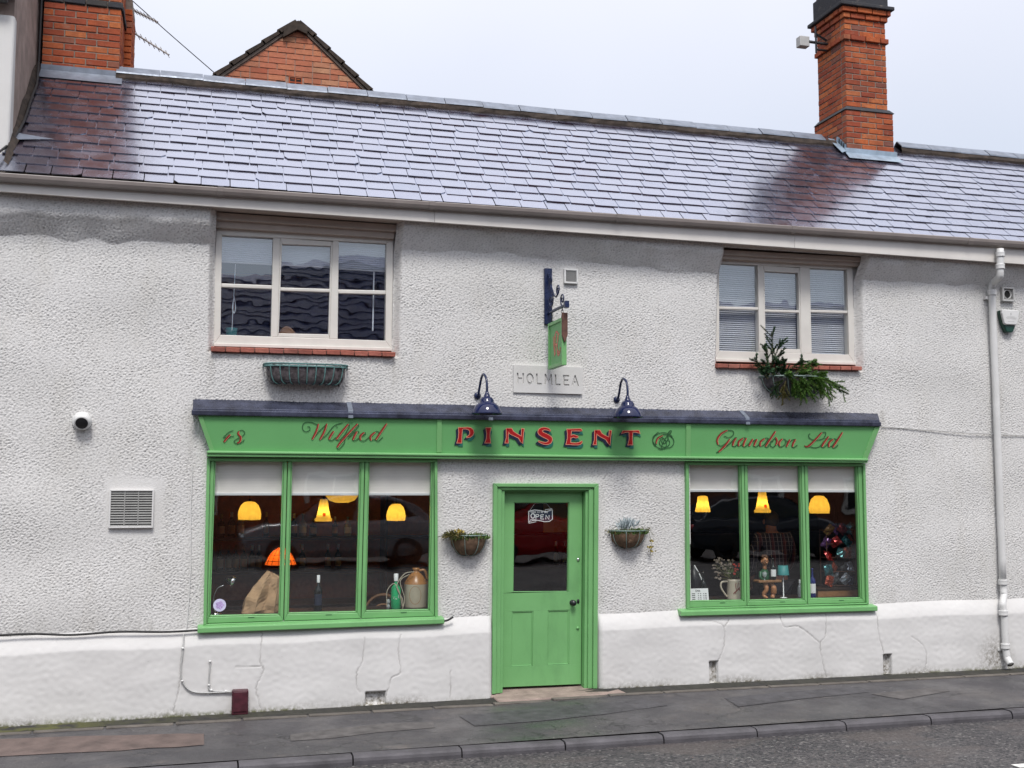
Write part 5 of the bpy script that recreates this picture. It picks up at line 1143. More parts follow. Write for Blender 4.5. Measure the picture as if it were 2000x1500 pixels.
for yy in (SY0-.06, SY1+.06):
    m = MB(); n_ = 4
    for i in range(n_): m.tube(link((bx_, yy, zbar-.022-i*.031), i % 2), .0032, 5, False)
    m.build('chain', 'black_iron', hs, smooth=True)
# vents
def grille(p0, p1, n, vertical, name, lab, mats, frame_w=.018, Y=-.012, bars=0):
    a_, b_ = W(*p0, Y), W(*p1, Y); t = thing(name, lab, 'vent', (a_.x, 0, b_.z))
    q = [a_, Vector((b_.x, 0, a_.z)), b_, Vector((a_.x, 0, b_.z))]
    m = MB(); ring(m, q, inset(q, frame_w), -.034, .01); m.build('frame', mats[0], t, bevel=.003)
    m = MB(); m.slab(*inset(q, frame_w*.5), -.015, .008); m.build('hollow', 'dark_void', t)
    i_ = inset(q, frame_w)
    m = MB()
    for k_ in range(n):
        f0, f1 = (k_+.26)/n, (k_+(.66 if not vertical else .58))/n
        if vertical: m.box(lerp(i_[0].x, i_[1].x, f0), lerp(i_[0].x, i_[1].x, f1), -.026, -.0145, i_[2].z, i_[0].z)
        else:
            z0_, z1_ = lerp(i_[2].z, i_[0].z, f0), lerp(i_[2].z, i_[0].z, f1); m.hexa([(i_[0].x, -.026, z0_-.006), (i_[1].x, -.026, z0_-.006), (i_[1].x, -.0145, z0_+.004), (i_[0].x, -.0145, z0_+.004), (i_[0].x, -.026, z1_-.010), (i_[1].x, -.026, z1_-.010), (i_[1].x, -.0145, z1_), (i_[0].x, -.0145, z1_)])
    for k_ in range(bars): xb_ = lerp(i_[0].x, i_[1].x, (k_+1)/(bars+1)); m.box(xb_-.005, xb_+.005, -.0262, -.004, i_[2].z, i_[0].z)
    m.build('louvres', mats[1], t); return t
grille((1101, 525), (1128, 555), 10, True, 'wall_vent', 'small square slatted vent beside the hanging sign bracket', ('pvc_white', 'grey_plastic'))
grille((214, 956), (299, 1031), 14, False, 'wall_vent', 'large white louvred vent left of the shop window', ('plinth_paint', 'vent_grey'), .016, bars=2)
a_, b_ = W(1955, 562, -.02), W(1980, 588, -.02)
t = thing('flue_vent', 'white square vent with round hole above the alarm box', 'vent', (a_.x, 0, b_.z)); cx_, cz_ = (a_.x+b_.x)/2, (a_.z+b_.z)/2; hw_ = (b_.x-a_.x)/2
m = MB(); q = [Vector((cx_-hw_, 0, cz_+hw_)), Vector((cx_+hw_, 0, cz_+hw_)), Vector((cx_+hw_, 0, cz_-hw_)), Vector((cx_-hw_, 0, cz_-hw_))]; ring(m, q, inset(q, .022), -.045, .01); m.build('frame', 'grey_plastic', t, bevel=.003)
m = MB(); m.lathe([(hw_*.95, -.02), (hw_*.62, .028), (hw_*.56, .028), (hw_*.5, -.04), (0, -.04)], (cx_, 0, cz_), 20, RX); m.cur = 1; m.build('pipe_mouth', ['grey_plastic', 'dark_void'], t, smooth=True)
m = MB(); m.lathe([(hw_*.54, .010), (0, .010)], (cx_-.0, 0, cz_), 20, RX); m.build('hole', 'dark_void', t)
# alarm box
a_ = W(1971, 606, -.06); ZA = a_.z; XA = a_.x
t = thing('alarm_box', 'white and green bell alarm box by the downpipe', 'alarm', (XA, 0, ZA-.3))
def shield(s_, z0=0, z1=-1.0): return [(-.118*s_, 0), (-.122*s_, -.035), (-.095*s_, -.155), (-.05*s_, -.255), (-.035*s_, -.265), (.035*s_, -.265), (.05*s_, -.255), (.095*s_, -.155), (.122*s_, -.035), (.118*s_, 0)]
m = MB(); m.prism([(XA+x_, -.06, ZA+z_) for x_, z_ in shield(1)], (0, .07, 0)); m.build('green_base', 'dark_green_plastic', t, bevel=.012, seg=3)
m = MB(); m.prism([(XA-.118, -.085, ZA+.004), (XA-.122, -.085, ZA-.04), (XA-.092, -.085, ZA-.165), (XA-.070, -.085, ZA-.178), (XA+.070, -.085, ZA-.178), (XA+.092, -.085, ZA-.165), (XA+.122, -.085, ZA-.04), (XA+.118, -.085, ZA+.004)], (0, .04, 0)); m.build('white_cover', 'pvc_white', t, bevel=.012, seg=3)
m = MB(); yy = -.0862
m.prism([(XA-.006, yy, ZA-.035), (XA+.008, yy, ZA-.03), (XA+.010, yy, ZA-.06), (XA-.004, yy, ZA-.066)], (0, .0008, 0))
for z_, w_ in ((-.082, .05), (-.094, .07), (-.106, .06), (-.138, .045)):
    x_ = XA-w_
    while x_ < XA+w_: l_ = random.uniform(.006, .014); m.box(x_, x_+l_, yy, yy+.0008, ZA+z_-.003, ZA+z_+.003); x_ += l_+.004
m.build('print', 'grey_plastic', t)
# camera
p = W(161, 822, -.05); t = thing('security_camera', 'white ball security camera on the roughcast left of the fascia', 'camera', (p.x, 0, p.z))
m = MB(); m.lathe([(.088, 0), (.088, .018), (.080, .030), (.06, .036)], (p.x-.008, -.0, p.z), 24, RX); m.build('mount', 'pvc_white', t, smooth=True)
Md = Vector((-.05, -.85, -.45)).normalized().to_track_quat('Z', 'Y').to_matrix()
m = MB(); m.lathe([(.0, -.07), (.05, -.055), (.074, -.02), (.080, .01), (.074, .04), (.058, .060), (.056, .058)], (p.x+.003, -.062, p.z-.0), 26, Md); m.build('housing', 'pvc_white', t, smooth=True)
m = MB(); m.lathe([(.056, .056), (.044, .062), (.0, .066)], (p.x+.003, -.062, p.z-.0), 22, Md); m.build('lens', 'black_plastic', t, smooth=True)
# downpipe
t = thing('downpipe', 'white rainwater downpipe with swan neck and shoe', 'pipe', WZ(1968, 1300, -.02))
def bez(px): return bezier(px, 6)
P3 = [W(1953.5, 486, -.30), W(1953.5, 532, -.30), W(1953, 540, -.29), W(1940, 552, -.10), W(1937, 562, -.07), W(1938, 590, -.06), W(1948.5, 860, -.06), W(1959, 1140, -.06)]
RP = .041
dens = lambda P: [P[i].lerp(P[i+1], k_/6) for i in range(len(P)-1) for k_ in range(6)]+[P[-1]]
m = MB(); m.tube(dens(P3), RP, 14); m.build('pipe', 'pvc_white', t, smooth=True)
P4 = [W(1959, 1130, -.06), W(1960, 1150, -.06), W(1961, 1162, -.075), W(1958, 1180, -.125), W(1961, 1195, -.13), W(1964, 1265, -.13), W(1967, 1285, -.14), W(1974, 1298, -.20)]
m = MB(); m.tube(dens(P4), RP*.97, 14); m.build('offset_pipe', 'pvc_white', t, smooth=True)
def collar(px, Y, name='collar', r=RP*1.22, h=.06, mat='pvc_white'):
    c_ = W(*px, Y); m = MB(); m.lathe([(RP*.9, -h/2), (r, -h/2), (r*1.03, -h/2+.008), (r, -h/2+.016), (r, h/2-.016), (r*1.03, h/2-.008), (r, h/2), (RP*.9, h/2)], c_, 16); m.build(name, mat, t, smooth=True)
for px, Y in (((1953.5, 497), -.30), ((1953.5, 521), -.30), ((1937.5, 572), -.065), ((1958.6, 1137), -.06), ((1959.5, 1197), -.13), ((1963.6, 1262), -.13)): collar(px, Y)
for px, Y in (((1937.8, 582), -.05), ((1963, 1268), -.10)):
    c_ = W(*px, Y); m = MB(); m.box(c_.x-.085, c_.x+.02, -.05 if Y > -.09 else -.09, .01, c_.z-.018, c_.z+.018); m.build('pipe_clip', 'pvc_white', t, bevel=.004)
e = P4[-1]; dv = (P4[-1]-P4[-2]).normalized(); m = MB(); m.lathe([(RP*.85, -.02), (RP*.85, .004), (0, -.01)], e, 14, dv.to_track_quat('Z', 'Y').to_matrix()); m.build('outlet', 'dark_void', t)
# meter box with pipes, cable along the plinth
p0, p1 = W(453, 1347, -.10), W(484, 1394, -.10)
t = thing('meter_box', 'small maroon plastic box at the foot of the white plinth', 'box', ((p0.x+p1.x)/2, -.1, p1.z))
m = MB(); m.box(p0.x, p1.x, -.155, -.06, p1.z, p0.z); m.build('body', 'maroon_plastic', t, bevel=.012, seg=3)
m = MB(); m.box(p0.x+.012, p1.x-.012, -.163, -.15, p1.z+.03, p0.z-.012); m.build('lid', 'maroon_plastic', t, bevel=.006)
m = MB(); m.tube(bezier([W(359, 1238, -.06), W(358, 1266, -.085), W(354, 1300, -.092), W(356, 1330, -.092), W(372, 1349, -.092), W(400, 1353, -.092), W(453, 1351, -.10)], 8), .0075, 7)
m.tube(bezier([W(411, 1290, -.09), W(408, 1335, -.092), W(413, 1349, -.092), W(453, 1350, -.098)], 6), .0075, 7); pipe = m.build('service_pipe', 'grey_plastic', t, smooth=True)
for px in ((357, 1266), (410, 1292), (408, 1338), (413, 1348), (356, 1330), (441, 1350)):
    c_ = W(*px, -.095); m = MB(); m.ball(c_, .014, .012, .012, 8, 6); m.build('pipe_clip', 'pvc_white', t, smooth=True)
m = MB(); pts = [(-20, 1242), (60, 1238), (140, 1240), (230, 1234), (330, 1234), (420, 1229), (520, 1226), (620, 1224), (720, 1222), (800, 1218), (850, 1214), (872, 1212), (885, 1205)]
cb = bezier([W(*p, -.065 if p[0] < 840 else -.09) for p in pts], 6); cb = [Vector(p) for p in cb]
m.tube(cb, .0105, 7); tag(m.build('wall_cable', 'black_rubber', smooth=True), 'black cable drooping along the top of the white plinth', 'cable')
m = MB(); m.tube([W(*p, -.02) for p in ((1722, 833), (1800, 839), (1900, 846), (1990, 850), (2040, 853))], .005, 5); tag(m.build('thin_cable', 'grey_plastic'), 'thin grey cable running right from the canopy end', 'cable')
m = MB(); m.tube([W(*p, -.022) for p in ((376, 905), (372, 1000), (373, 1100), (368, 1180), (364, 1236))], .0055, 5); tag(m.build('painted_cable', 'roughcast'), 'white painted cable dropping beside the left shop window', 'cable')
# aerial unit on right stack
p = W(1590, 82, fy+.5); t = thing('aerial_unit', 'small pale aerial box bracketed to the right chimney', 'aerial', p)
m = MB(); c_ = W(1568, 83, fy+.55); m.box(c_.x-.075, c_.x+.07, c_.y-.06, c_.y+.05, c_.z-.07, c_.z+.07); m.build('box', 'grey_plastic', t, bevel=.008)
m = MB(); xx = W(1586, 83, fy+.55).x; m.tube([(xx, c_.y-.1, c_.z-.17), (xx, c_.y-.1, c_.z+.20)], .014, 7); m.tube([(xx-.08, c_.y-.05, c_.z), (sh0+.02, c_.y-.1, c_.z-.03)], .02, 7); m.tube([(xx, c_.y-.1, c_.z-.12), (sh0+.02, c_.y-.1, c_.z-.12)], .016, 7); m.tube([(xx, c_.y-.1, c_.z+.1), (sh0-.02, c_.y-.1, c_.z+.02)], .016, 7)
m.build('bracket', 'black_iron', t)
# yagi aerials behind the left stack
for (q0, q1, nn, lab) in (((236, 8), (308, 43), 13, 'upper rod aerial pointing out behind the left chimney'), ((238, 50), (330, 107), 11, 'lower rod aerial pointing out behind the left chimney')):
    a_, b_ = W(*q0, 2.9), W(*q1, 2.5); t = thing('rod_aerial', lab, 'aerial', a_, 'rod aerials on the left chimney')
    a_ = a_+(a_-b_)*.15
    m = MB(); m.tube([a_, b_], .011, 6); m.build('boom', 'grey_plastic', t)
    for i in range(nn):
        c_ = a_.lerp(b_, (i+.7)/nn); m = MB(); dd = Vector((.35, .2, -.28)).normalized()*.075*(1-.3*i/nn) if nn == 13 else Vector((-.25, .1, .5)).normalized()*.075*(1-.3*i/nn)
        m.tube([c_-dd, c_+dd], .005, 5); m.build('element', 'grey_plastic', t)
m = MB(); m.tube(bezier([W(248, -8, 3.0), W(330, 65, 3.0), W(422, 145, 3.2)], 10), .006, 5); tag(m.build('overhead_wire', 'black_rubber'), 'thin overhead wire slanting from the left chimney to the brick gable', 'wire')

# ================================================================== planted baskets
def half_basket(p0, p1, pbot, depth, nbars, wire, liner, name, lab, flat=False, rim_r=.008, bar_r=.005, hang=0):
    """half-round wall basket: p0,p1 rim ends on the wall, pbot lowest point (image points)"""
    a_, b_ = W(*p0, 0), W(*p1, 0); cx_ = (a_.x+b_.x)/2; rx_ = (b_.x-a_.x)/2; zr_ = (a_.z+b_.z)/2
    dp = zr_-W(*pbot, -depth*.4).z
    t = thing(name, lab, 'planter', (cx_, 0, zr_-dp))
    def rim(s_, f=1.0, g=.0):
        aa = math.pi*s_
        if flat:
            e_ = .45; x_ = -math.copysign(abs(math.cos(aa))**e_, math.cos(aa)); y_ = math.sin(aa)**e_
        else: x_, y_ = -math.cos(aa), math.sin(aa)
        return x_, y_
    def surf(s_, v_, sh=1.0):              # v 0 rim .. 1 bottom
        x_, y_ = rim(s_); k_ = math.cos(v_*math.pi/2)**(.55 if flat else .75); kk = lerp(.62 if flat else .12, 1, k_)
        return Vector((cx_+x_*rx_*sh*lerp(1, kk, 1 if not flat else .75), -.012-y_*depth*sh*(kk if not flat else kk), zr_-dp*(math.sin(v_*math.pi/2))*sh))
    m = MB(); N_, V_ = 26, 10
    wr = [[random.gauss(0, 1) for _ in range(N_+1)] for _ in range(V_+1)]
    grid_ = [[surf(i/N_, .10+.90*j/V_ if j else .06, .955)+Vector((0, -.010*math.sin(i*2.3+j)*(1 if liner == 'bin_liner' else .4)-.004*wr[j][i], .006*wr[j][i])) for i in range(N_+1)] for j in range(V_+1)]
    m.faces([p for r_ in grid_ for p in r_], [(j*(N_+1)+i, j*(N_+1)+i+1, (j+1)*(N_+1)+i+1, (j+1)*(N_+1)+i) for j in range(V_) for i in range(N_)]); m.build('liner', liner, t, smooth=True, fix=False)
    m = MB(); pts = [surf(i/N_, .16, .93) for i in range(N_+1)]; m.face(pts); m.build('soil', 'soil', t, fix=False)
    m = MB(); m.tube([surf(i/28, 0) for i in range(29)], rim_r, 7); m.tube([surf(0, 0), surf(1, 0)], rim_r, 6)
    if flat: m.tube([surf(i/28, 0)+Vector((0, 0, -.026)) for i in range(29)], rim_r*.7, 6)
    m.build('rim', wire, t, smooth=True)
    for k_ in range(nbars):
        s_ = (k_+.5)/nbars
        if flat:                           # equal spacing along the front
            xx_ = lerp(-.96, .96, s_); s_ = math.acos(max(-1, min(1, -math.copysign(abs(xx_)**(1/.45), xx_))))/math.pi
        m = MB(); m.tube([surf(s_, v_/8) for v_ in range(9)], bar_r, 5); m.build('wire', wire, t, smooth=True)
    return t, cx_, rx_, zr_, dp, surf
half_basket((514, 714), (677, 716), (595, 752), .20, 9, 'wire_teal', 'bin_liner', 'trough_basket', 'empty teal wire trough lined with black plastic under the left upper window', True, .009, .006)
t, cx_, rx_, zr_, dp, surf = half_basket((1481, 736), (1612, 741), (1546, 774), .24, 7, 'wire_sage', 'bin_liner', 'trough_basket', 'wire trough spilling cut fir branches under the right upper window', False, .009, .006)
def fir_branch(p0, d, L, mat, droop=.5, nl=70, nd=.032, twigs=6):
    m = MB(); d = Vector(d).normalized(); pts = [Vector(p0)]; v_ = d.copy()
    for i in range(9): v_ = (v_+Vector((random.gauss(0, .04), random.gauss(0, .04), -droop*.07))).normalized(); pts.append(pts[-1]+v_*L/9)
    m.cur = 1; m.tube(pts, [lerp(.006, .002, i/9) for i in range(10)], 5)
    def needles(P, cnt, l_):
        for k_ in range(cnt):
            f_ = (k_+.5)/cnt*(len(P)-1); i_ = min(int(f_), len(P)-2); c_ = P[i_].lerp(P[i_+1], f_-i_); ax = (P[i_+1]-P[i_]).normalized()
            for _ in range(4):
                u_ = ax.orthogonal().normalized(); u_.rotate(Matrix.Rotation(random.uniform(0, 6.28), 3, ax)); dr = (u_+ax*random.uniform(.4, .9)).normalized()*l_*random.uniform(.7, 1.15); sd_ = dr.cross(ax).normalized()*.0034
                m.cur = 0; m.face([c_-sd_, c_+sd_, c_+dr*.6+sd_*.7, c_+dr, c_+dr*.6-sd_*.7])
    needles(pts, nl, nd)
    for k_ in range(twigs):
        i_ = random.randint(2, 8); s_ = pts[i_]; ax = (pts[i_]-pts[i_-1]).normalized(); u_ = ax.orthogonal().normalized(); u_.rotate(Matrix.Rotation(random.uniform(0, 6.28), 3, ax)); dr = (ax*.9+u_*.8).normalized(); tl = L*random.uniform(.2, .38)
        tp = [s_+dr*tl*q/4+Vector((0, 0, -.02*droop*(q/4)**2)) for q in range(5)]; m.cur = 1; m.tube(tp, .002, 4); needles(tp, int(nl*.35), nd*.85)
    return m.build('branch', [mat, 'dry_plant'], t, fix=False)
px = lambda x_, y_, Y: W(x_, y_, Y)
for (s_, e_, Y0, Y1, mt, dr) in [((1508, 735), (1508, 648), -.10, -.10, 'fir_dark', 0), ((1506, 720), (1522, 662), -.10, -.12, 'fir_dark', 0), ((1500, 735), (1500, 672), -.12, -.13, 'fir_dark', .1), ((1505, 735), (1476, 698), -.12, -.14, 'fir_dark', .1), ((1512, 730), (1524, 684), -.13, -.16, 'fir_dark', .1), ((1525, 735), (1566, 700), -.10, -.12, 'fir_dark', 0), ((1530, 732), (1534, 702), -.10, -.12, 'fir_dark', 0),
        ((1500, 740), (1485, 720), -.15, -.18, 'fir_dark', .2), ((1515, 738), (1525, 705), -.16, -.2, 'fir_dark', .2), ((1545, 735), (1588, 705), -.14, -.2, 'fir', .2), ((1560, 738), (1595, 712), -.15, -.22, 'fir', .3),
        ((1555, 738), (1600, 735), -.15, -.30, 'fir', .8), ((1570, 735), (1625, 745), -.14, -.28, 'fir', .9), ((1580, 735), (1648, 752), -.12, -.22, 'fir', 1.0), ((1585, 732), (1640, 760), -.14, -.22, 'fir_dark', 1.0), ((1560, 740), (1612, 765), -.18, -.30, 'fir', 1.2), ((1550, 742), (1590, 770), -.20, -.30, 'fir', 1.2), ((1550, 740), (1568, 772), -.20, -.30, 'fir', 1.3), ((1545, 745), (1555, 772), -.20, -.29, 'fir', 1.2), ((1535, 742), (1528, 788), -.2, -.27, 'dry_plant', .8), ((1575, 738), (1622, 770), -.15, -.25, 'fir', 1.2), ((1540, 742), (1545, 725), -.18, -.28, 'fir', .5), ((1555, 735), (1580, 722), -.18, -.26, 'fir', .5), ((1530, 742), (1510, 765), -.2, -.27, 'fir_dark', 1.0), ((1520, 740), (1545, 728), -.16, -.27, 'fir_dark', .6), ((1570, 740), (1575, 762), -.2, -.3, 'fir', 1.2), ((1550, 736), (1575, 745), -.18, -.30, 'fir', .8), ((1560, 733), (1605, 728), -.16, -.26, 'fir', .6), ((1565, 738), (1630, 758), -.14, -.27, 'fir', 1.1), ((1575, 736), (1610, 748), -.16, -.30, 'fir', .9), ((1540, 738), (1560, 755), -.2, -.31, 'fir', 1.0), ((1500, 736), (1495, 705), -.14, -.18, 'fir_dark', .2), ((1515, 736), (1500, 715), -.16, -.24, 'fir_dark', .3), ((1525, 737), (1535, 712), -.16, -.24, 'fir_dark', .3)]:
    a_, b_ = px(*s_, Y0), px(*e_, Y1); d = b_-a_; L_ = d.length; d = d.normalized()+Vector((0, 0, dr*.30)); fir_branch(a_, d, L_*(1+.1*dr), mt, dr*1.3, int(34+110*L_), .026 if mt != 'fir' else .031, 8)
def tufts(t, spots, mat, name, n, l0, l1, wd, spread, lean=(0, 0, 1)):
    m = MB()
    for _ in range(n):
        c_ = Vector(random.choice(spots))+Vector((random.gauss(0, spread), random.gauss(0, spread*.5), random.gauss(0, spread*.25)))
        d = (Vector(lean)+Vector((random.gauss(0, .6), random.gauss(0, .6), random.gauss(0, .4)))).normalized()*random.uniform(l0, l1); s_ = d.cross(Vector((random.random(), random.random(), .3))).normalized()*wd
        m.face([c_-s_*.4, c_+s_*.4, c_+d*.55+s_, c_+d, c_+d*.55-s_])
    o = m.build(name, mat, t, fix=False); o['kind'] = 'stuff'; return o
t, cx_, rx_, zr_, dp, surf = half_basket((877, 1046), (949, 1044), (910, 1086), .19, 4, 'wire_sage', 'burlap', 'wall_basket', 'half-round burlap basket of fading plants left of the door', False, .007, .004)
sp = [surf(s_, .12, k_) for s_ in np.linspace(.12, .95, 9) for k_ in (.6, .9)]
tufts(t, sp, 'green_plant', 'foliage', 420, .02, .060, .007, .022); tufts(t, sp, 'dry_plant', 'dry_stems', 200, .02, .08, .004, .028)
tufts(t, [surf(s_, .0, 1.0) for s_ in (.05, .12, .2, .28)], 'dry_plant', 'trailing_flowers', 380, .03, .085, .005, .034, (-.5, -.2, .2)); tufts(t, [surf(.22, 0, .9)+Vector((0, 0, .045)), surf(.28, 0, .9)+Vector((0, 0, .03))], 'gold_flower', 'flowers', 60, .012, .025, .008, .022)
t, cx_, rx_, zr_, dp, surf = half_basket((1189, 1036), (1258, 1036), (1221, 1071), .19, 4, 'wire_sage', 'burlap', 'wall_basket', 'half-round burlap basket with silvery plant right of the door', False, .007, .004)
sp = [surf(s_, .12, k_) for s_ in np.linspace(.12, .95, 9) for k_ in (.6, .9)]
tufts(t, sp, 'green_plant', 'foliage', 420, .02, .055, .007, .022); tufts(t, sp, 'dry_plant', 'dry_stems', 90, .02, .06, .004, .025)
tufts(t, [surf(.32, 0, .6)+Vector((0, 0, .03)), surf(.45, 0, .5)+Vector((0, 0, .05))], 'silver_plant', 'silver_leaves', 170, .04, .12, .006, .03, (0, 0, 1.3))
m = MB(); tr = bezier([surf(.9, 0, 1), W(1266, 1035, -.08), W(1272, 1062, -.06), W(1270, 1085, -.05)], 8); m.tube(tr, .0025, 4); m.build('trailing_stem', 'dry_plant', t)
tufts(t, [W(1272, 1058, -.06), W(1271, 1070, -.06), W(1272, 1078, -.05)], 'gold_flower', 'trailing_flowers', 40, .015, .03, .008, .015)
tufts(t, [surf(s_, .0, 1.0) for s_ in (.03, .1, .9, .97)], 'dry_plant', 'straggling_stems', 60, .03, .09, .003, .02, (.2, -.2, .2))

# ================================================================== inside the shop windows
def roller(P, i, ybot, lab):
    p = P[i]; Y = .065; x0, x1 = p[0].x-.035, p[1].x+.035
    zb_ = W(*ybot, Y).z; zt_ = max(p[0].z, p[1].z)+.06
    t = thing('roller_blind', lab, 'blind', ((x0+x1)/2, Y, zt_), 'cream roller blinds in the shop windows')
    m = MB(); n_ = 16; pts = [(lerp(x0, x1, i_/n_), Y+.004*math.sin(i_*1.1), z_) for z_ in (zb_, (zb_+zt_)/2, zt_) for i_ in range(n_+1)]
    m.faces(pts, [(j*(n_+1)+i_, j*(n_+1)+i_+1, (j+1)*(n_+1)+i_+1, (j+1)*(n_+1)+i_) for j in range(2) for i_ in range(n_)]); m.build('fabric', 'blind_cream', t, smooth=True, fix=False)
    m = MB(); m.box(x0, x1, Y-.012, Y+.008, zb_-.004, zb_+.022); m.build('bottom_bar', 'blind_white', t, bevel=.004)
    m = MB(); m.tube([(x0, Y+.025, zt_), (x1, Y+.025, zt_)], .022, 10); m.build('roller', 'blind_white', t, smooth=True)
words = ['left', 'middle', 'right']
for i, y_ in enumerate((967, 967, 967)): roller(SLP, i, ((490, 635, 780)[i], y_), 'cream roller blind in the %s light of the left shop window' % words[i])
for i, y_ in enumerate((960, 960.5, 961)): roller(SRP, i, ((1395, 1510, 1625)[i], y_), 'cream roller blind in the %s light of the right shop window' % words[i])
# pendant lamps
def pendant(px0, wpx, hpx, kind, lab, Y=.75, mat='shade_glow'):
    c_ = W(*px0, Y); k_ = (W(px0[0]+10, px0[1], Y).x-c_.x)/10; r = wpx*k_/2; h = hpx*k_
    t = thing('pendant_lamp', lab, 'lamp', (c_.x, Y, c_.z), 'lit pendant lamps in the shop')
    prof = {'dome': [(.10, .5), (.45, .46), (.75, .30), (.93, .05), (1.0, -.22), (.96, -.42), (.93, -.5)], 'cone': [(.42, .5), (.48, .42), (.62, .0), (.85, -.34), (1.0, -.40), (.97, -.5)], 'globe': [(.1, .5), (.5, .45), (.85, .28), (1.0, 0), (.95, -.22), (.75, -.40), (.4, -.49), (.02, -.5)], 'bell': [(.35, .5), (.66, .44), (.72, .2), (.84, -.1), (1.0, -.42), (.98, -.5)]}[kind]
    wob = (lambda a, z: 1+.05*math.cos(12*a)*(1 if z < 0 else .5)) if kind == 'dome' else None
    m = MB(); m.lathe([(a*r, b_*h) for a, b_ in prof], c_, 36, None, wob); sh_ = m.build('shade', mat, t, smooth=True, fix=False)
    if kind == 'cone':
        m = MB(); s_ = r*.16; m.box(c_.x-s_, c_.x+s_, Y-r*.80, Y-r*.70, c_.z-h*.26, c_.z-h*.26+2.2*s_); m.build('shade_patch', 'shade_glow_orange', t)
    m = MB(); m.tube([(c_.x, Y, c_.z+h*.48), (c_.x, Y, 2.60)], .004, 5); m.build('cord', 'black_rubber', t)
    m = MB(); m.tube([(c_.x, Y, c_.z+h*.46), (c_.x, Y, c_.z+h*.62)], [.018, .012], 8); m.build('fitting', 'black_iron', t)
    m = MB(); m.ball((c_.x, Y, c_.z+h*.25), .022); m.build('bulb', 'clear_glass', t, smooth=True)
    ld = bpy.data.lights.new('bulb_light', 'POINT'); ld.energy = .42; ld.color = (1, .72, .36); ld.shadow_soft_size = .03
    lo = bpy.data.objects.new('bulb_light', ld); COL.objects.link(lo); lo.parent = t; lo.location = (0, 0, -h*.10)
pendant((487.5, 997), 44, 37, 'dome', 'lit yellow scalloped dome pendant in the left light of the left window')
pendant((632, 996.5), 34, 43, 'cone', 'lit yellow tapering pendant in the middle light of the left window')
pendant((773.5, 1000), 36, 33, 'dome', 'lit yellow dome pendant in the right light of the left window')
pendant((1372.5, 984), 27, 29, 'bell', 'lit yellow bell pendant in the left light of the right window')
pendant((1489, 980), 29, 38, 'cone', 'lit yellow tapering pendant in the middle light of the right window')
pendant((1600, 985), 34, 31, 'dome', 'lit yellow globe pendant in the right light of the right window')
pendant((668, 958), 66, 48, 'globe', 'large lit amber shade deep in the shop behind the left window blind', 2.3)
# table lamp with orange fan-shaped shade
def stand_z(P, xw): return sill_z(P, xw)
YB_ = 1.5; c_ = W(548, 1103, YB_); k_ = .0064; t = thing('table_lamp', 'glowing orange patterned lampshade behind the paper bag', 'lamp', (c_.x, YB_, .80), 'lit lamps')
del t['group']
r = 29*.0059
m = MB(); m.lathe([(r, 0), (r*.90, .045), (r*.70, .11), (r*.42, .165), (r*.15, .19)], c_, 26); m.build('shade', 'shade_glow_orange', t, smooth=True, fix=False)
m = MB()
for a in np.linspace(0, 2*math.pi, 15)[:-1]: m.tube([c_+Vector((rr*math.cos(a), rr*math.sin(a), zz_)) for rr, zz_ in ((r*1.005, 0), (r*.905, .045), (r*.705, .11), (r*.425, .165), (r*.15, .192))], .0035, 4)
for rr, zz_ in ((r*1.005, 0), (r*.905, .045), (r*.705, .11), (r*.425, .165)): m.tube([c_+Vector((rr*math.cos(a), rr*math.sin(a), zz_)) for a in np.linspace(0, 2*math.pi, 25)], .003, 4)
m.build('leading', 'rust_wood', t)
m = MB(); m.lathe([(.09, 0), (.09, .02), (.02, .05), (.015, c_.z-.78)], (c_.x, YB_, .80), 14); m.build('stem', 'black_iron', t, smooth=True)
ld = bpy.data.lights.new('bulb_light', 'POINT'); ld.energy = 1.1; ld.color = (1, .5, .18); ld.shadow_soft_size = .05
lo = bpy.data.objects.new('bulb_light', ld); COL.objects.link(lo); lo.parent = t; lo.location = (0, 0, c_.z-.80+.07)
# counter that carries it, back shelf with bottles
t = thing('shop_counter', 'dark wooden counter inside behind the left window', 'counter', (1.2, 1.5, 0))
m = MB(); m.box(.2, 2.6, 1.25, 1.85, 0, .76); m.build('body', 'shelf_wood', t); m = MB(); m.box(.15, 2.65, 1.2, 1.9, .76, .80); m.build('top', 'shelf_wood', t, bevel=.006)
t = thing('bottle_shelf', 'dark wall shelf of bottles at the back of the shop', 'shelf', (1.0, 2.9, 0))
zs_ = [W(480, 1116, 2.75).z, W(480, 1050, 2.75).z]
for z_ in zs_: m = MB(); m.box(-.5, 8.6, 2.62, 3.08, z_-.03, z_); m.build('board', 'shelf_wood', t)
for x_ in (-.5, 2.3, 5.2, 8.57): m = MB(); m.box(x_, x_+.03, 2.62, 3.08, 0, 2.3); m.build('upright', 'shelf_wood', t)
def bottle(base, h, r, mat, name, lab, grp=None, cap=None, label_mat=None, neck=.33, Y=None):
    t = thing(name, lab, 'bottle', base, grp)
    m = MB(); m.lathe([(0, 0), (r*.9, 0), (r, .01), (r, h*.56), (r*.82, h*.63), (r*neck, h*.72), (r*neck*.9, h*.93), (r*neck*1.15, h*.95), (r*neck*1.15, h), (0, h)], base, 18); m.build('glass', mat, t, smooth=True)
    if cap: m = MB(); m.lathe([(r*neck*1.2, h*.80), (r*neck*1.25, h), (r*neck, h*1.01), (0, h*1.012)], base, 14); m.build('capsule', cap, t, smooth=True)
    if label_mat: m = MB(); m.lathe([(r*1.012, h*.16), (r*1.012, h*.48)], base, 14, None, None, rad(200), rad(340)); m.build('label', label_mat, t, smooth=True, fix=False)
    return t
ORD = ['first', 'second', 'third', 'fourth', 'fifth', 'sixth', 'seventh', 'eighth', 'ninth']
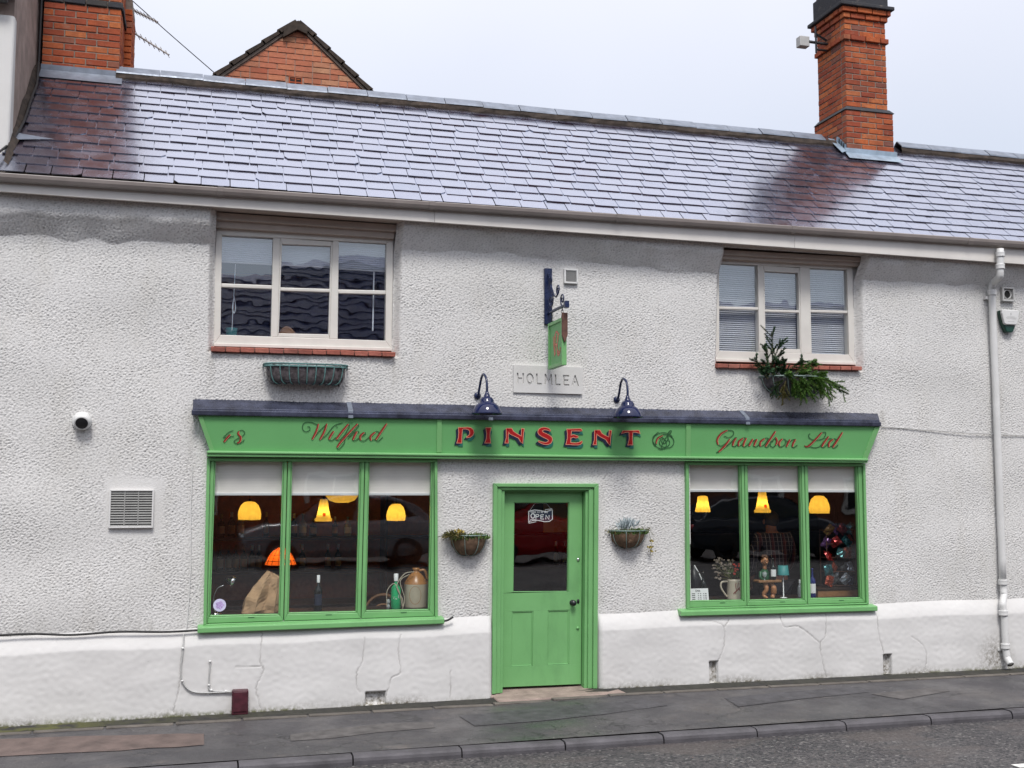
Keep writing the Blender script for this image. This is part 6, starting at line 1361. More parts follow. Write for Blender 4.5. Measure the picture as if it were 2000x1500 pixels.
for i, pxx in enumerate((430, 446, 460, 476, 492, 505, 590, 640, 660, 1086, 1104)):
    x_ = W(pxx, 1100, 2.75).x; lab = '%s dark bottle from the left on the shelf behind the left window' % ORD[i] if i < 9 else ('left' if i == 9 else 'right')+' one of two dark bottles seen low through the door glass'
    bottle(Vector((x_, 2.75, zs_[0]+.002)), .31, .040, 'bottle_dark', 'wine_bottle', lab, 'bottles on the back shelf', 'stone_tan' if i < 4 else 'white_card', 'stone_cream')
for i, pxx in enumerate((432, 452, 470, 520, 574, 592, 612, 655, 680)):
    x_ = W(pxx, 1040, 2.75).x; bottle(Vector((x_, 2.80, zs_[1]+.002)), random.choice((.24, .28, .30)), random.choice((.035, .045)), ('bottle_brown', 'bottle_dark', 'clear_glass')[i % 3], 'spirit_bottle', '%s bottle from the left on the upper back shelf' % ORD[i], 'bottles on the upper back shelf', ('gold_flower', 'white_card', None)[i % 3], ('stone_cream', 'paper_brown', 'white_card')[i % 3])
for (q0, q1, mt, lab) in (((452, 985), (470, 1030), 'stone_tan', 'small amber picture high on the back wall of the shop, left'), ((585, 985), (615, 1035), 'ceramic', 'pale picture on the back wall behind the middle light'), ((735, 1000), (752, 1060), 'rust_wood', 'narrow dark red picture on the back wall behind the right light')):
    a_, b_ = W(*q0, 3.05), W(*q1, 3.05); t = thing('picture', lab, 'picture', (a_.x, 3.05, b_.z)); m = MB(); qd = [a_, Vector((b_.x, 0, a_.z)), b_, Vector((a_.x, 0, b_.z))]; ring(m, qd, inset(qd, .02), 3.03, 3.07); m.build('frame', 'wood_light', t); m = MB(); m.slab(*inset(qd, .02), 3.045, 3.065); m.build('canvas', mt, t)
t = thing('bentwood_chair', 'curved wooden chair back low in the left window', 'chair', Vector((W(745, 1190, .9).x, .95, 0)))
cxx = t.location.x; zc_ = W(745, 1160, .9).z
m = MB(); m.tube([(cxx+.22*math.cos(a), .80+.02*math.sin(a), zc_-.28+.28*math.sin(a)) for a in np.linspace(0, math.pi, 16)], .016, 8); m.tube([(cxx+.14*math.cos(a), .80, zc_-.28+.18*math.sin(a)) for a in np.linspace(0, math.pi, 14)], .011, 7); m.build('back', 'wood_light', t, smooth=True)
m = MB(); m.lathe([(0, .43), (.21, .43), (.22, .445), (.21, .46), (0, .46)], (cxx, .98, 0), 20); m.build('seat', 'wood_light', t, smooth=True)
for sx_, sy_ in ((-.16, .82), (.16, .82), (-.15, 1.12), (.15, 1.12)): m = MB(); m.tube([(cxx+sx_*1.15, sy_, 0), (cxx+sx_, sy_*.98+.02, zc_-.27 if sy_ < .9 else .44)], [.013, .016], 7); m.build('leg', 'wood_light', t, smooth=True)
def on_board(P, pxx, Y): p = W(pxx, 1190, Y); return Vector((p.x, Y, sill_z(P, p.x)+.0005))
# paper bag
b0 = on_board(SLP, 500, .30); t_ = W(522, 1115, .34); s_ = .0052
m = MB(); ring_ = []
secs = [(0, [(472, 1200), (548, 1200)]), (.2, [(479, 1172), (550, 1178)]), (.45, [(492, 1150), (551, 1150)]), (.72, [(507, 1130), (549, 1128)]), (1, [(523, 1115), (535, 1118)])]
rows_ = []
for f_, ((xa, ya), (xb, yb)) in secs:
    A, B = W(xa, ya, .28), W(xb, yb, .30); A.z = max(A.z, b0.z); B.z = max(B.z, b0.z); dd = lerp(.085, .012, f_); mid_ = (A+B)/2
    if f_ == 0: A.z = B.z = b0.z
    row_ = [A+Vector((0, -dd*.4, 0)), lerp(A, B, .3)+Vector((0, -dd-random.uniform(0, .03), 0)), lerp(A, B, .55)+Vector((0, -dd*.55, .0)), lerp(A, B, .8)+Vector((0, -dd-.02*random.random(), 0)), B+Vector((0, -dd*.4, 0)), B+Vector((0, dd, 0)), lerp(A, B, .5)+Vector((0, dd+.02, 0)), A+Vector((0, dd, 0))]
    rows_.append(row_)
m.faces([p for r_ in rows_ for p in r_], [(j*8+i, j*8+(i+1) % 8, (j+1)*8+(i+1) % 8, (j+1)*8+i) for j in range(4) for i in range(8)]+[tuple(range(8))])
bag = m.build('paper_bag', 'paper_brown')
import bmesh as _bm
bm = _bm.new(); bm.from_mesh(bag.data); _bm.ops.subdivide_edges(bm, edges=bm.edges[:], cuts=3, use_grid_fill=True); zmin = min(v_.co.z for v_ in bm.verts)
for v_ in bm.verts:
    c_ = v_.co; f_ = min(1, (c_.z-zmin)/.03)
    c_ += Vector((.008*math.sin(c_.z*31+c_.y*22)*math.cos(c_.x*13), -.012*abs(math.sin(c_.x*17+c_.z*11))+.005*math.sin(c_.z*33-c_.x*25), .006*math.sin(c_.x*37)))*f_+Vector((random.gauss(0, .0015), random.gauss(0, .002), 0))*f_
bm.to_mesh(bag.data); bm.free()
tag(bag, 'crumpled brown paper bag leaning in the left shop window', 'bag')
# desk lamp
b0 = on_board(SLP, 421, .22); t = thing('desk_lamp', 'silver gooseneck desk lamp at the left end of the left window', 'lamp', b0)
m = MB(); m.lathe([(0, 0), (.06, 0), (.06, .012), (.02, .02), (0, .021)], b0, 16); m.build('base', 'chrome', t, smooth=True)
pt = [b0, W(417, 1170, .22), W(424, 1150, .22), W(437, 1143, .22)]; m = MB(); m.tube(bezier(pt, 8), .006, 7); m.build('neck', 'chrome', t, smooth=True)
c_ = W(455, 1136, .22); Mh = Vector((.95, -.1, -.45)).normalized().to_track_quat('Z', 'Y').to_matrix()
m = MB(); m.lathe([(0, -.085), (.020, -.075), (.030, -.05), (.045, -.02), (.062, .015), (.058, .012), (0, .0)], c_, 20, Mh); m.build('head', 'chrome', t, smooth=True)
# window sticker
c_ = W(429, 1182, .016); t = thing('window_sticker', 'round pale lilac sticker in the corner of the left shop window', 'sticker', c_)
plain('sticker_lilac', (.55, .53, .72), .6); plain('sticker_mauve', (.40, .30, .55), .6, var=.4, scale=60)
r = .060
m = MB(); m.lathe([(r, 0), (r, .002), (0, .002)], (c_.x, .0175, c_.z), 28, RX); m.build('disc', 'sticker_lilac', t, fix=False)
m = MB(); m.lathe([(r*.62, .0026), (0, .0026)], (c_.x, .0175, c_.z), 14, RX, lambda a, z: 1+.18*math.cos(9*a)); m.build('emblem', 'sticker_mauve', t, fix=False)
# bottles in the left window
b0 = on_board(SLP, 621, .30); bottle(b0, b0.z*0+(W(621, 1124, .3).z-b0.z), .040, 'bottle_dark', 'wine_bottle', 'dark bottle with white neck in the middle of the left window', None, 'white_card', 'letter_navy')
b0 = on_board(SLP, 773, .26); hB = W(773, 1121, .26).z-b0.z
t = bottle(b0, hB, .052, 'bottle_green', 'green_bottle', 'bright green bottle beside the stoneware flagon', None, 'white_card', None, .36)
k = Ink(lambda u, v_, off: Vector((b0.x+.054*math.sin(u), .26-.054*math.cos(u)-off, b0.z+v_)), ['white_card'])
for j, ch in enumerate('MUR'):
    for st in GL[ch]:
        d = bezier([(-.75+.5*j+p[0]*.42, hB*.28+p[1]*.032+.006*j) for p in st], 3); k.ribbon([(a_, b_) for a_, b_ in d], [.006]*len(d), 'white_card', .001)
k.build('lettering', t)
b0 = on_board(SLP, 758, .26); m = MB(); m.lathe([(0, 0), (.018, 0), (.020, .04), (.012, .05), (.012, .055), (.020, .062), (.022, .08), (.012, .10), (0, .104)], b0, 12); tag(m.build('glass_stopper', 'clear_glass', smooth=True), 'tiny clear glass jar left of the green bottle', 'jar')
b0 = on_board(SLP, 812, .32); k_ = W(822, 1150, .32).x-W(812, 1150, .32).x; R0 = 2.25*k_; hJ = W(812, 1109, .32).z-b0.z
t = thing('stoneware_flagon', 'large stoneware flagon with tan shoulder in the left window', 'jug', b0)
m = MB(); m.lathe([(0, 0), (R0*.97, 0), (R0, .02), (R0, hJ*.60)], b0, 28); m.build('body', 'stone_cream', t, smooth=True)
m = MB(); m.lathe([(R0, hJ*.60), (R0*.97, hJ*.64), (R0*.62, hJ*.80), (R0*.34, hJ*.88), (R0*.26, hJ*.90), (R0*.24, hJ*.93), (R0*.30, hJ*.95), (R0*.30, hJ), (0, hJ)], b0, 28); m.build('shoulder', 'stone_tan', t, smooth=True)
m = MB(); m.tube(bezier([b0+Vector((R0*.25, -.02, hJ*.93)), b0+Vector((R0*.7, -.03, hJ*.93)), b0+Vector((R0*.95, -.02, hJ*.72))], 6), .014, 8); m.build('handle', 'stone_tan', t, smooth=True)
m = MB(); m.tube([b0+Vector((R0*1.003*math.sin(.5*math.sin(a)-.25), -R0*1.003*math.cos(.5*math.sin(a)-.25), hJ*.34+.09*math.cos(a))) for a in np.linspace(0, 6.28, 24)], .002, 4); m.build('stamp_ring', 'stone_tan', t)
m = MB(); m.tube(bezier([W(809, 1117, .22), W(790, 1121, .22), W(775, 1145, .2), W(786, 1170, .2), W(786, 1185, .2), W(781, 1160, .2), W(770, 1140, .2), W(756, 1155, .2), W(756, 1187, .2)], 8), .0045, 5); m.tube(bezier([W(800, 1122, .21), W(782, 1135, .21), W(790, 1168, .2), W(786, 1190, .2)], 8), .0045, 5)
tag(m.build('flex_cord', 'stone_cream', smooth=True), 'pale looped flex draped between green bottle and flagon', 'cord')

# right window: hours card, dark ornament, jug of dried flowers, figurine, little lamp, bottles, snacks
b0 = on_board(SRP, 1365, .16); a_, b_ = W(1349, 1150, .16), W(1384, 1173, .16)
t = thing('hours_card', 'white card of handwritten opening hours in the right window', 'card', b0)
m = MB(); m.hexa([(a_.x, .150, b0.z), (b_.x, .150, b0.z), (b_.x, .156, b0.z), (a_.x, .156, b0.z), (a_.x, .170, a_.z), (b_.x, .170, a_.z), (b_.x, .176, a_.z), (a_.x, .176, a_.z)]); m.build('card', 'white_card', t)
m = MB(); H_ = a_.z-b0.z; Wd = b_.x-a_.x
def cy__(z_): return .1495+.02*((z_-b0.z)/H_)
stroke_text(m, 'O', (a_.x+Wd*.28, cy__(a_.z-H_*.24), a_.z-H_*.26), (1, 0, 0), (0, .18, 1), H_*.17, .003, .0035, (0, -.001, 0)); stroke_text(m, 'PEN', (a_.x+Wd*.38, cy__(a_.z-H_*.24), a_.z-H_*.25), (1, 0, 0), (0, .18, 1), H_*.11, .004, .003, (0, -.001, 0))
for rr in range(4):
    zz_ = a_.z-H_*(.42+.15*rr); x_ = a_.x+Wd*.06
    for gx, gl_ in ((.06, .18), (.40, .05), (.52, .06), (.70, .05), (.80, .09)): m.box(a_.x+Wd*gx, a_.x+Wd*(gx+gl_), cy__(zz_)-.0015, cy__(zz_)-.0005, zz_-.0035, zz_+.0035)
m.build('writing', 'ink_black', t)
b0 = on_board(SRP, 1357, .34); t = thing('dark_ornament', 'dark pointed ornament behind the hours card', 'ornament', b0)
m = MB(); hO = W(1360, 1103, .34).z-b0.z; m.lathe([(0, 0), (.055, 0), (.05, .05), (.07, hO*.4), (.075, hO*.6), (.055, hO*.78), (.02, hO*.9), (.004, hO)], b0, 14, None, lambda a, z: 1+.15*math.cos(3*a)); m.build('body', 'black_iron', t, smooth=True)
m = MB(); m.tube([b0+Vector((0, 0, hO*.98)), b0+Vector((.05, -.03, hO*.7)), b0+Vector((.075, -.03, hO*.55))], .010, 6); m.build('white_rim', 'white_card', t)
b0 = on_board(SRP, 1374, .30); bottle(b0, .30, .04, 'bottle_dark', 'wine_bottle', 'dark bottle behind the hours card')
b0 = on_board(SRP, 1434, .24); k_ = W(1444, 1150, .24).x-W(1434, 1150, .24).x; hJ = W(1434, 1131, .24).z-b0.z; R0 = 1.28*k_
t = thing('flower_jug', 'cream jug with red sprig holding dried flowers in the right window', 'jug', b0)
m = MB(); m.lathe([(0, 0), (R0*1.02, 0), (R0*1.02, .01), (R0*.92, hJ*.9), (R0*1.0, hJ), (R0*.93, hJ), (R0*.85, hJ*.85), (R0*.9, .02), (0, .02)], b0, 24); m.build('body', 'ceramic', t, smooth=True)
m = MB(); m.tube(bezier([b0+Vector((-R0*.95, 0, hJ*.88)), b0+Vector((-R0*1.85, 0, hJ*.85)), b0+Vector((-R0*1.9, 0, hJ*.55)), b0+Vector((-R0*1.05, 0, hJ*.12))], 8), .011, 8); m.build('handle', 'ceramic', t, smooth=True)
k = Ink(lambda u, v_, off: Vector((b0.x+R0*1.0*math.sin(u), .24-R0*1.0*math.cos(u)-off, b0.z+v_*hJ)), ['ceramic_red'])
for st in ([(-.55, .30), (-.1, .45), (.5, .62)], [(-.1, .45), (-.25, .7), (-.15, .85)], [(.1, .5), (.1, .7), (.25, .85)], [(.3, .55), (.5, .45)], [(-.3, .38), (-.2, .3)]):
    d = bezier(st, 6); k.ribbon(d, [.06]*len(d), 'ceramic_red', .003)
k.build('sprig', t)
top = b0+Vector((0, 0, hJ))
m = MB()
for _ in range(46):
    e_ = W(random.uniform(1393, 1440), random.uniform(1092, 1130), .24+random.uniform(-.08, .1)); m.tube([top+Vector((random.uniform(-.03, .03), 0, -.01)), e_], .0018, 4)
m.build('stems', 'dry_plant', t)
tufts(t, [W(random.uniform(1392, 1432), random.uniform(1090, 1132), .24+random.uniform(-.09, .08)) for _ in range(40)], 'petal_grey', 'dried_heads', 420, .010, .022, .006, .010)
tufts(t, [top+Vector((x_, 0, .03)) for x_ in (-.04, 0, .04)], 'green_plant', 'leaves', 130, .03, .09, .008, .025)
m = MB()
for _ in range(9): c_ = W(random.uniform(1432, 1446), random.uniform(1098, 1122), .22+random.uniform(-.03, .03)); m.ball(c_, .016, .016, .012, 7, 5)
m.build('orange_flowers', 'petal_orange', t, smooth=True)
# figurine on a carved stand
b0 = on_board(SRP, 1503, .30); zf = lambda y_: W(1495, y_, .30).z; fx = b0.x
t = thing('figurine', 'seated figurine in green with glasses holding a little table in the right window', 'figurine', b0)
m = MB(); cX = W(1494, 1085, .30).x
m.lathe([(.0, zf(1112)-.0), (.030, zf(1112)), (.052, zf(1118)), (.062, zf(1128)), (.058, zf(1138)), (.035, zf(1142)), (0, zf(1142))], (cX, .32, 0), 16); m.build('torso', 'figure_green', t, smooth=True)
m = MB(); m.ball((cX, .305, zf(1096)), .040, .042, .052, 14, 10); m.ball((cX, .262, zf(1099)), .010, .012, .012, 8, 6); m.ball((cX-.04, .31, zf(1097)), .008, .010, .014, 8, 6); m.ball((cX+.04, .31, zf(1097)), .008, .010, .014, 8, 6); m.tube([(cX, .31, zf(1115)), (cX, .31, zf(1102))], .022, 10); m.build('head', 'figure_skin', t, smooth=True)
m = MB()
for _ in range(26): a__ = random.uniform(0, 6.28); e_ = random.uniform(.25, 1.1); m.ball((cX+.036*math.cos(a__)*math.cos(e_), .312+.036*math.sin(a__)*math.cos(e_), zf(1091)+.045*math.sin(e_)*.8), .012, n=6, m=4)
m.build('hair', 'figure_hair', t, smooth=True)
m = MB()
for sx_ in (-.017, .017): m.tube([(cX+sx_+.013*math.cos(a), .264, zf(1096)+.013*math.sin(a)) for a in np.linspace(0, 6.28, 13)], .002, 4)
m.build('glasses', 'black_iron', t)
m = MB()
for sx_ in (-1, 1): m.tube(bezier([(cX+sx_*.055, .31, zf(1117)), (cX+sx_*.075, .27, zf(1128)), (cX+sx_*.05, .23, zf(1131))], 5), [.022]*5+[.017]*6 if False else .018, 8)
m.build('arms', 'figure_green', t, smooth=True)
xT0, xT1 = W(1477, 1133, .26).x, W(1522, 1133, .26).x
m = MB(); m.box(xT0, xT1, .20, .34, zf(1137), zf(1132)); m.build('tray', 'wood_light', t, bevel=.008)
m = MB(); x1_, x2_ = W(1492, 1150, .27).x, W(1507, 1150, .27).x
m.tube(bezier([(x1_+.01, .27, zf(1136)), (x1_+.015, .24, zf(1150)), (x1_-.01, .26, zf(1160)), (x1_, .24, b0.z+.01)], 6), [.028]*6+[.024]*6+[.020]*7, 10); m.ball((x1_, .225, b0.z+.014), .020, .034, .014, 10, 6)
m.tube(bezier([(x2_-.02, .28, zf(1136)), (x2_+.01, .25, zf(1146)), (x2_+.015, .26, zf(1160)), (x2_-.005, .25, b0.z+.012)], 6), [.026]*6+[.034]*6+[.024]*7, 10); m.ball((x2_-.01, .235, b0.z+.014), .022, .034, .014, 10, 6); m.build('legs', 'figure_skin', t, smooth=True)
bt = Vector((W(1510, 1130, .24).x, .24, zf(1132)+.001)); bottle(bt, W(1510, 1090, .24).z-bt.z, .034, 'bottle_dark', 'wine_bottle', 'dark bottle with white label on the figurine tray', None, None, 'white_card', .36)
g0 = Vector((W(1493, 1130, .23).x, .225, zf(1132)+.001)); m = MB(); m.lathe([(.018, 0), (.003, .004), (.003, .03), (.022, .045), (.026, .075), (.022, .085)], g0, 14); tag(m.build('wine_glass', 'clear_glass', smooth=True), 'small wine glass on the figurine tray', 'glass')
b0 = on_board(SRP, 1531, .28); t = thing('mini_lamp', 'little lamp with teal shade on a thin white stem', 'lamp', b0); z0_, z1_ = W(1529, 1123, .28).z, W(1529, 1104, .28).z; k_ = W(1539, 1115, .28).x-W(1529, 1115, .28).x
m = MB(); m.lathe([(k_*1.05, z0_-b0.z), (k_*.85, z1_-b0.z), (k_*.80, z1_-b0.z)], b0, 20); m.build('shade', 'teal_shade', t, smooth=True)
m = MB(); m.lathe([(0, 0), (.04, 0), (.04, .006), (.006, .01), (.0045, z1_-b0.z-.01), (0, z1_-b0.z-.01)], b0, 12); m.build('stem', 'white_card', t, smooth=True)
b0 = on_board(SRP, 1563, .28); bottle(b0, .20, .026, 'clear_glass', 'small_bottle', 'small clear bottle beside the middle mullion of the right window', None, 'white_card')
b0 = on_board(SRP, 1588, .24); bottle(b0, .33, .036, 'bottle_blue', 'blue_bottle', 'blue labelled bottle at the left of the right-hand light', None, None, 'white_card')
# till block and snack rack
b0 = on_board(SRP, 1640, .36); zt_ = W(1640, 1148, .34).z
t = thing('wooden_crate', 'pale wooden box under the snack packets', 'crate', b0); xa, xb = W(1594, 1160, .34).x, W(1676, 1160, .34).x
m = MB(); m.box(xa, xb, .30, .58, b0.z, zt_-.02); m.build('body', 'wood_light', t, bevel=.004); m = MB(); m.box(xa-.01, xb+.01, .29, .59, zt_-.02, zt_); m.build('lid', 'shelf_wood', t, bevel=.003)
t = thing('snack_rack', 'tall wire rack of snack packets in the right window', 'rack', Vector((W(1640, 1140, .45).x, .45, zt_))); rxx = t.location.x
m = MB(); zt2 = W(1640, 1035, .45).z
for sx_ in (-.19, .19):
    for yy in (.40, .54): m.tube([(rxx+sx_, yy, zt_+.002), (rxx+sx_, yy, zt2)], .005, 5)
for z_ in np.linspace(zt_+.02, zt2, 5):
    m.tube([(rxx-.19, .40, z_), (rxx+.19, .40, z_), (rxx+.19, .54, z_), (rxx-.19, .54, z_), (rxx-.19, .40, z_)], .004, 5)
m.build('frame', 'rust_wood', t)
for nm, cc_ in (('foil_orange', (.30, .05, .02)), ('foil_blue', (.012, .03, .14)), ('foil_red', (.20, .012, .012)), ('foil_grey', (.16, .17, .19)), ('foil_tan', (.20, .10, .03)), ('foil_teal', (.015, .09, .10)), ('foil_silver', (.30, .33, .38)), ('foil_mauve', (.10, .04, .13))): plain(nm, cc_, .22, metal=.5, var=.5, scale=40, bump=.6, bscale=45)
cols = ['foil_orange', 'foil_blue', 'foil_red', 'foil_grey', 'foil_tan', 'foil_teal', 'foil_silver', 'foil_mauve']
names = {c__: c__[5:] for c__ in cols}
for j, z_ in enumerate(np.linspace(zt_+.06, zt2-.01, 5)):
    for i in range(4):
        cc = cols[(i*3+j*5) % 8]; c_ = Vector((rxx-.15+.1*i+random.uniform(-.035, .035), .40+random.uniform(-.035, .035), z_+.02+random.uniform(-.03, .03))); m = MB()
        rt_ = Matrix.Rotation(random.uniform(-.9, .9), 3, 'Y') @ Matrix.Rotation(random.uniform(-.6, .6), 3, 'X') @ Matrix.Rotation(random.uniform(-.5, .5), 3, 'Z'); n_ = 5
        front = [[rt_ @ Vector(((u/4-.5)*.10, -.022*math.sin(math.pi*u/4)*math.sin(math.pi*v_/4)+random.uniform(-.008, .008), (v_/4-.5)*.125))+c_ for u in range(5)] for v_ in range(5)]; back = [[rt_ @ Vector(((u/4-.5)*.10, .018*math.sin(math.pi*u/4)*math.sin(math.pi*v_/4)+.001, (v_/4-.5)*.125))+c_ for u in range(5)] for v_ in range(5)]
        for g_ in (front, back): m.faces([p for r_ in g_ for p in r_], [(v_*5+u, v_*5+u+1, v_*5+u+6, v_*5+u+5) for v_ in range(4) for u in range(4)])
        tag(m.build('snack_packet', cc, fix=False), '%s snack packet, %s from the left in the %s row of the rack' % (names[cc], ORD[i], ['bottom', 'second lowest', 'middle', 'second highest', 'top'][j]), 'packet', 'snack packets on the rack')
# OPEN sign hung inside the door pane
def D_(x_, y_, off=0.0): return W(1000+x_/7.5, 970+y_/7.5, YD+.030-off)
t = thing('open_sign', 'small navy OPEN banner hanging inside the door glass', 'sign', D_(420, 280))
ban = [(245, 215), (330, 195), (420, 205), (490, 222), (590, 195), (592, 330), (550, 362), (480, 368), (400, 350), (355, 345), (300, 350), (245, 378)]
m = MB(); m.prism([D_(*p) for p in ban], (0, .004, 0)); m.build('banner', 'letter_navy', t)
k = Ink(D_, ['white_card', 'letter_navy'])
d = ban+[ban[0]]; k.ribbon(d, [11]*len(d), 'white_card', .001); k.ribbon([(485, 215), (490, 190), (588, 180), (590, 200)], [8]*4, 'white_card', .001); k.ribbon([(245, 385), (275, 335), (355, 338), (350, 368), (245, 390)], [8]*5, 'white_card', .0012)
for j, ch in enumerate('OPEN'):
    for q_, st in enumerate(GL[ch]):
        dd = bezier([(278+j*72+p[0]*82, 315+j*3-p[1]*66) for p in st], 4) if ch == 'O' else [(278+j*72+p[0]*82, 318+j*5-p[1]*62) for p in st]
        k.ribbon(dd, [13]*len(dd), 'white_card', .0014+.0001*q_)
x_ = 278
for ch in 'COME IN WE ARE':
    if ch == ' ': x_ += 12; continue
    for st in GL[ch]: dd = [(x_+p[0]*20, 236+.02*(x_-278)-p[1]*24) for p in st]; k.ribbon(dd, [5]*len(dd), 'white_card', .0016)
    x_ += 20
k.build('lettering', t)
m = MB(); m.tube([D_(262, 205), D_(330, 105), D_(420, 95)], .0015, 4); m.tube([D_(575, 180), D_(505, 105), D_(420, 95)], .0015, 4); m.build('string', 'white_card', t)
m = MB(); a_, b_ = W(1067, 985, .5), W(1116, 1040, .5); m.box(a_.x, b_.x+.12, .60, .615, b_.z, a_.z); tag(m.build('notice_board', 'stone_tan'), 'tan noticeboard seen through the upper right of the door glass', 'board')
# blinds upstairs
a_, b_ = ULP[0], ULP[2]; Y = .21
for i in range(3):
    p = ULP[i]; x0, x1 = p[0].x-.03, p[1].x+.03; zb_ = W(*((480, 513), (597, 519), (707, 527))[i], Y).z; zt_ = max(p[0].z, p[1].z)+.05
    t = thing('pleated_blind', 'white pleated blind half raised in the %s light of the left upper window' % words[i], 'blind', ((x0+x1)/2, Y, zt_), 'pleated blinds upstairs')
    m = MB(); n_ = 14
    for j in range(n_):
        z0_, z1_ = lerp(zb_, zt_, j/n_), lerp(zb_, zt_, (j+1)/n_); zm = (z0_+z1_)/2; m.faces([(x0, Y, z0_), (x1, Y, z0_), (x1, Y-.014, zm), (x0, Y-.014, zm), (x1, Y, z1_), (x0, Y, z1_)], [(0, 1, 2, 3), (3, 2, 4, 5)])
    m.build('pleats', 'blind_white', t, fix=False); m = MB(); m.box(x0, x1, Y-.018, Y+.010, zb_-.012, zb_); m.build('bottom_bar', 'pvc_white', t)
    if i == 0: m = MB(); m.tube([W(460, 516, Y), W(457, 572, Y), W(455, 600, Y), W(453, 645, Y)], .003, 5); m.tube(bezier([W(457, 578, Y), W(460, 600, Y), W(457, 612, Y), W(454, 600, Y), W(457, 578, Y)], 6), .004, 5); m.build('pull_cord', 'white_card', t)
    if i == 2: m = MB(); m.tube([W(730.5, 528, Y), W(728, 646, Y)], .0075, 6); m.build('wand', 'white_card', t)
for i in range(3):
    p = URP[i]; x0, x1 = p[0].x-.012, p[1].x+.012; Y = .20; zt_ = max(p[0].z, p[1].z)-.005; zb_ = min(p[2].z, p[3].z)-.03
    t = thing('venetian_blind', 'white venetian blind lowered behind the %s light of the right upper window' % words[i], 'blind', ((x0+x1)/2, Y, zt_), 'venetian blinds upstairs')
    m = MB(); n_ = int((zt_-zb_)/.0235)
    for j in range(n_): z_ = zt_-.02-j*.0235; m.hexa([(x0, Y-.006, z_-.0105), (x1, Y-.006, z_-.0105), (x1, Y+.007, z_+.0095), (x0, Y+.007, z_+.0095), (x0, Y-.006, z_-.0095), (x1, Y-.006, z_-.0095), (x1, Y+.007, z_+.0105), (x0, Y+.007, z_+.0105)])
    m.build('slats', 'slat_white', t, fix=False); m = MB(); m.box(x0, x1, Y-.014, Y+.014, zt_-.015, zt_+.02); m.build('head_rail', 'pvc_white', t)
m = MB(); m.box(.1, 3.2, .205, .40, W(455, 656, .22).z-.03, W(455, 656, .22).z-.004); m.build('window_board', 'frame_white', UL)
b0 = Vector((W(452, 650, .28).x, .29, W(455, 656, .22).z-.003)); m = MB(); m.lathe([(0, 0), (.048, 0), (.060, .085), (.062, .088), (.054, .085), (.04, .01), (0, .01)], b0, 18); tag(m.build('teal_pot', 'teal_shade', smooth=True), 'small teal pot on the sill of the left upper window', 'pot')
m = MB(); b0 = Vector((W(562, 650, .3).x, .31, W(455, 656, .22).z-.003)); m.prism([b0+Vector((-.17, 0, 0)), b0+Vector((.14, 0, 0)), b0+Vector((.10, 0, .05)), b0+Vector((.03, 0, .125)), b0+Vector((-.02, 0, .14)), b0+Vector((-.06, 0, .11)), b0+Vector((-.10, 0, .04))], (0, .05, 0)); tag(m.build('wooden_chair_back', 'wood_light', bevel=.012), 'rounded wooden chair back behind the left upper window', 'chair')

# ================================================================== person indoors
def skin_mesh(name, nodes, edges, mat, parent, sub=2):
    me = bpy.data.meshes.new(name); me.from_pydata([n_[0] for n_ in nodes], edges, []); o = bpy.data.objects.new(name, me); COL.objects.link(o)
    sk = o.modifiers.new('skin', 'SKIN'); sk.use_smooth_shade = True
    for i, n_ in enumerate(nodes): me.skin_vertices[0].data[i].radius = (n_[1], n_[2] if len(n_) > 2 else n_[1]); me.skin_vertices[0].data[i].use_root = (i == 0)
    s_ = o.modifiers.new('sub', 'SUBSURF'); s_.levels = sub; s_.render_levels = sub; me.materials.append(MATS[mat]); attach(o, parent); return o
px0 = W(1512, 1050, 1.0); fxp, fyp = px0.x, 1.0
t = thing('person', 'person in a dark checked shirt standing with their back to the right window', 'person', (fxp, fyp, SHOPZ))
K = 1.05
def q(x_, y_, z_): return (fxp+x_*K, fyp+y_*K, SHOPZ+z_*K)
body = [(q(0, 0, .96), .13), (q(0, .02, 1.15), .12), (q(0, .03, 1.36), .13), (q(0, .06, 1.47), .055), (q(.02, .10, 1.56), .072), (q(.02, .11, 1.65), .072),
        (q(-.19, .03, 1.42), .055), (q(-.25, .02, 1.15), .042), (q(-.22, .14, .95), .034), (q(.19, .03, 1.42), .055), (q(.25, .04, 1.15), .042), (q(.18, .20, .98), .034),
        (q(-.10, 0, .90), .085), (q(-.11, .01, .50), .058), (q(-.11, .03, .09), .042), (q(-.11, -.0, .045), .040), (q(-.12, .16, .035), .035), (q(.10, 0, .90), .085), (q(.11, .01, .50), .058), (q(.11, .03, .09), .042), (q(.11, 0, .045), .040), (q(.12, .16, .035), .035),
        (q(-.21, .20, .90), .026), (q(.16, .26, .94), .026)]
edges = [(0, 1), (1, 2), (2, 3), (3, 4), (4, 5), (2, 6), (6, 7), (7, 8), (2, 9), (9, 10), (10, 11), (0, 12), (12, 13), (13, 14), (14, 15), (15, 16), (0, 17), (17, 18), (18, 19), (19, 20), (20, 21), (8, 22), (11, 23)]
nb = len(body)
for bi, sx_ in ((22, -1), (23, 1)):       # five fingers on each hand
    hx, hy, hz = body[bi][0]
    for fi, (dx, L_) in enumerate(((-.026, .055), (-.010, .070), (.006, .074), (.022, .066), (.040*sx_*-1, .045))):
        b1 = (hx+dx*K, hy+.03, hz-.035); b2 = (hx+dx*K, hy+.045, hz-.035-L_*.5); b3 = (hx+dx*K, hy+.035, hz-.035-L_)
        body += [(b1, .009), (b2, .0085), (b3, .007)]; edges += [(bi, nb), (nb, nb+1), (nb+1, nb+2)]; nb += 3
bo_ = skin_mesh('body', body, edges, 'skin', t)
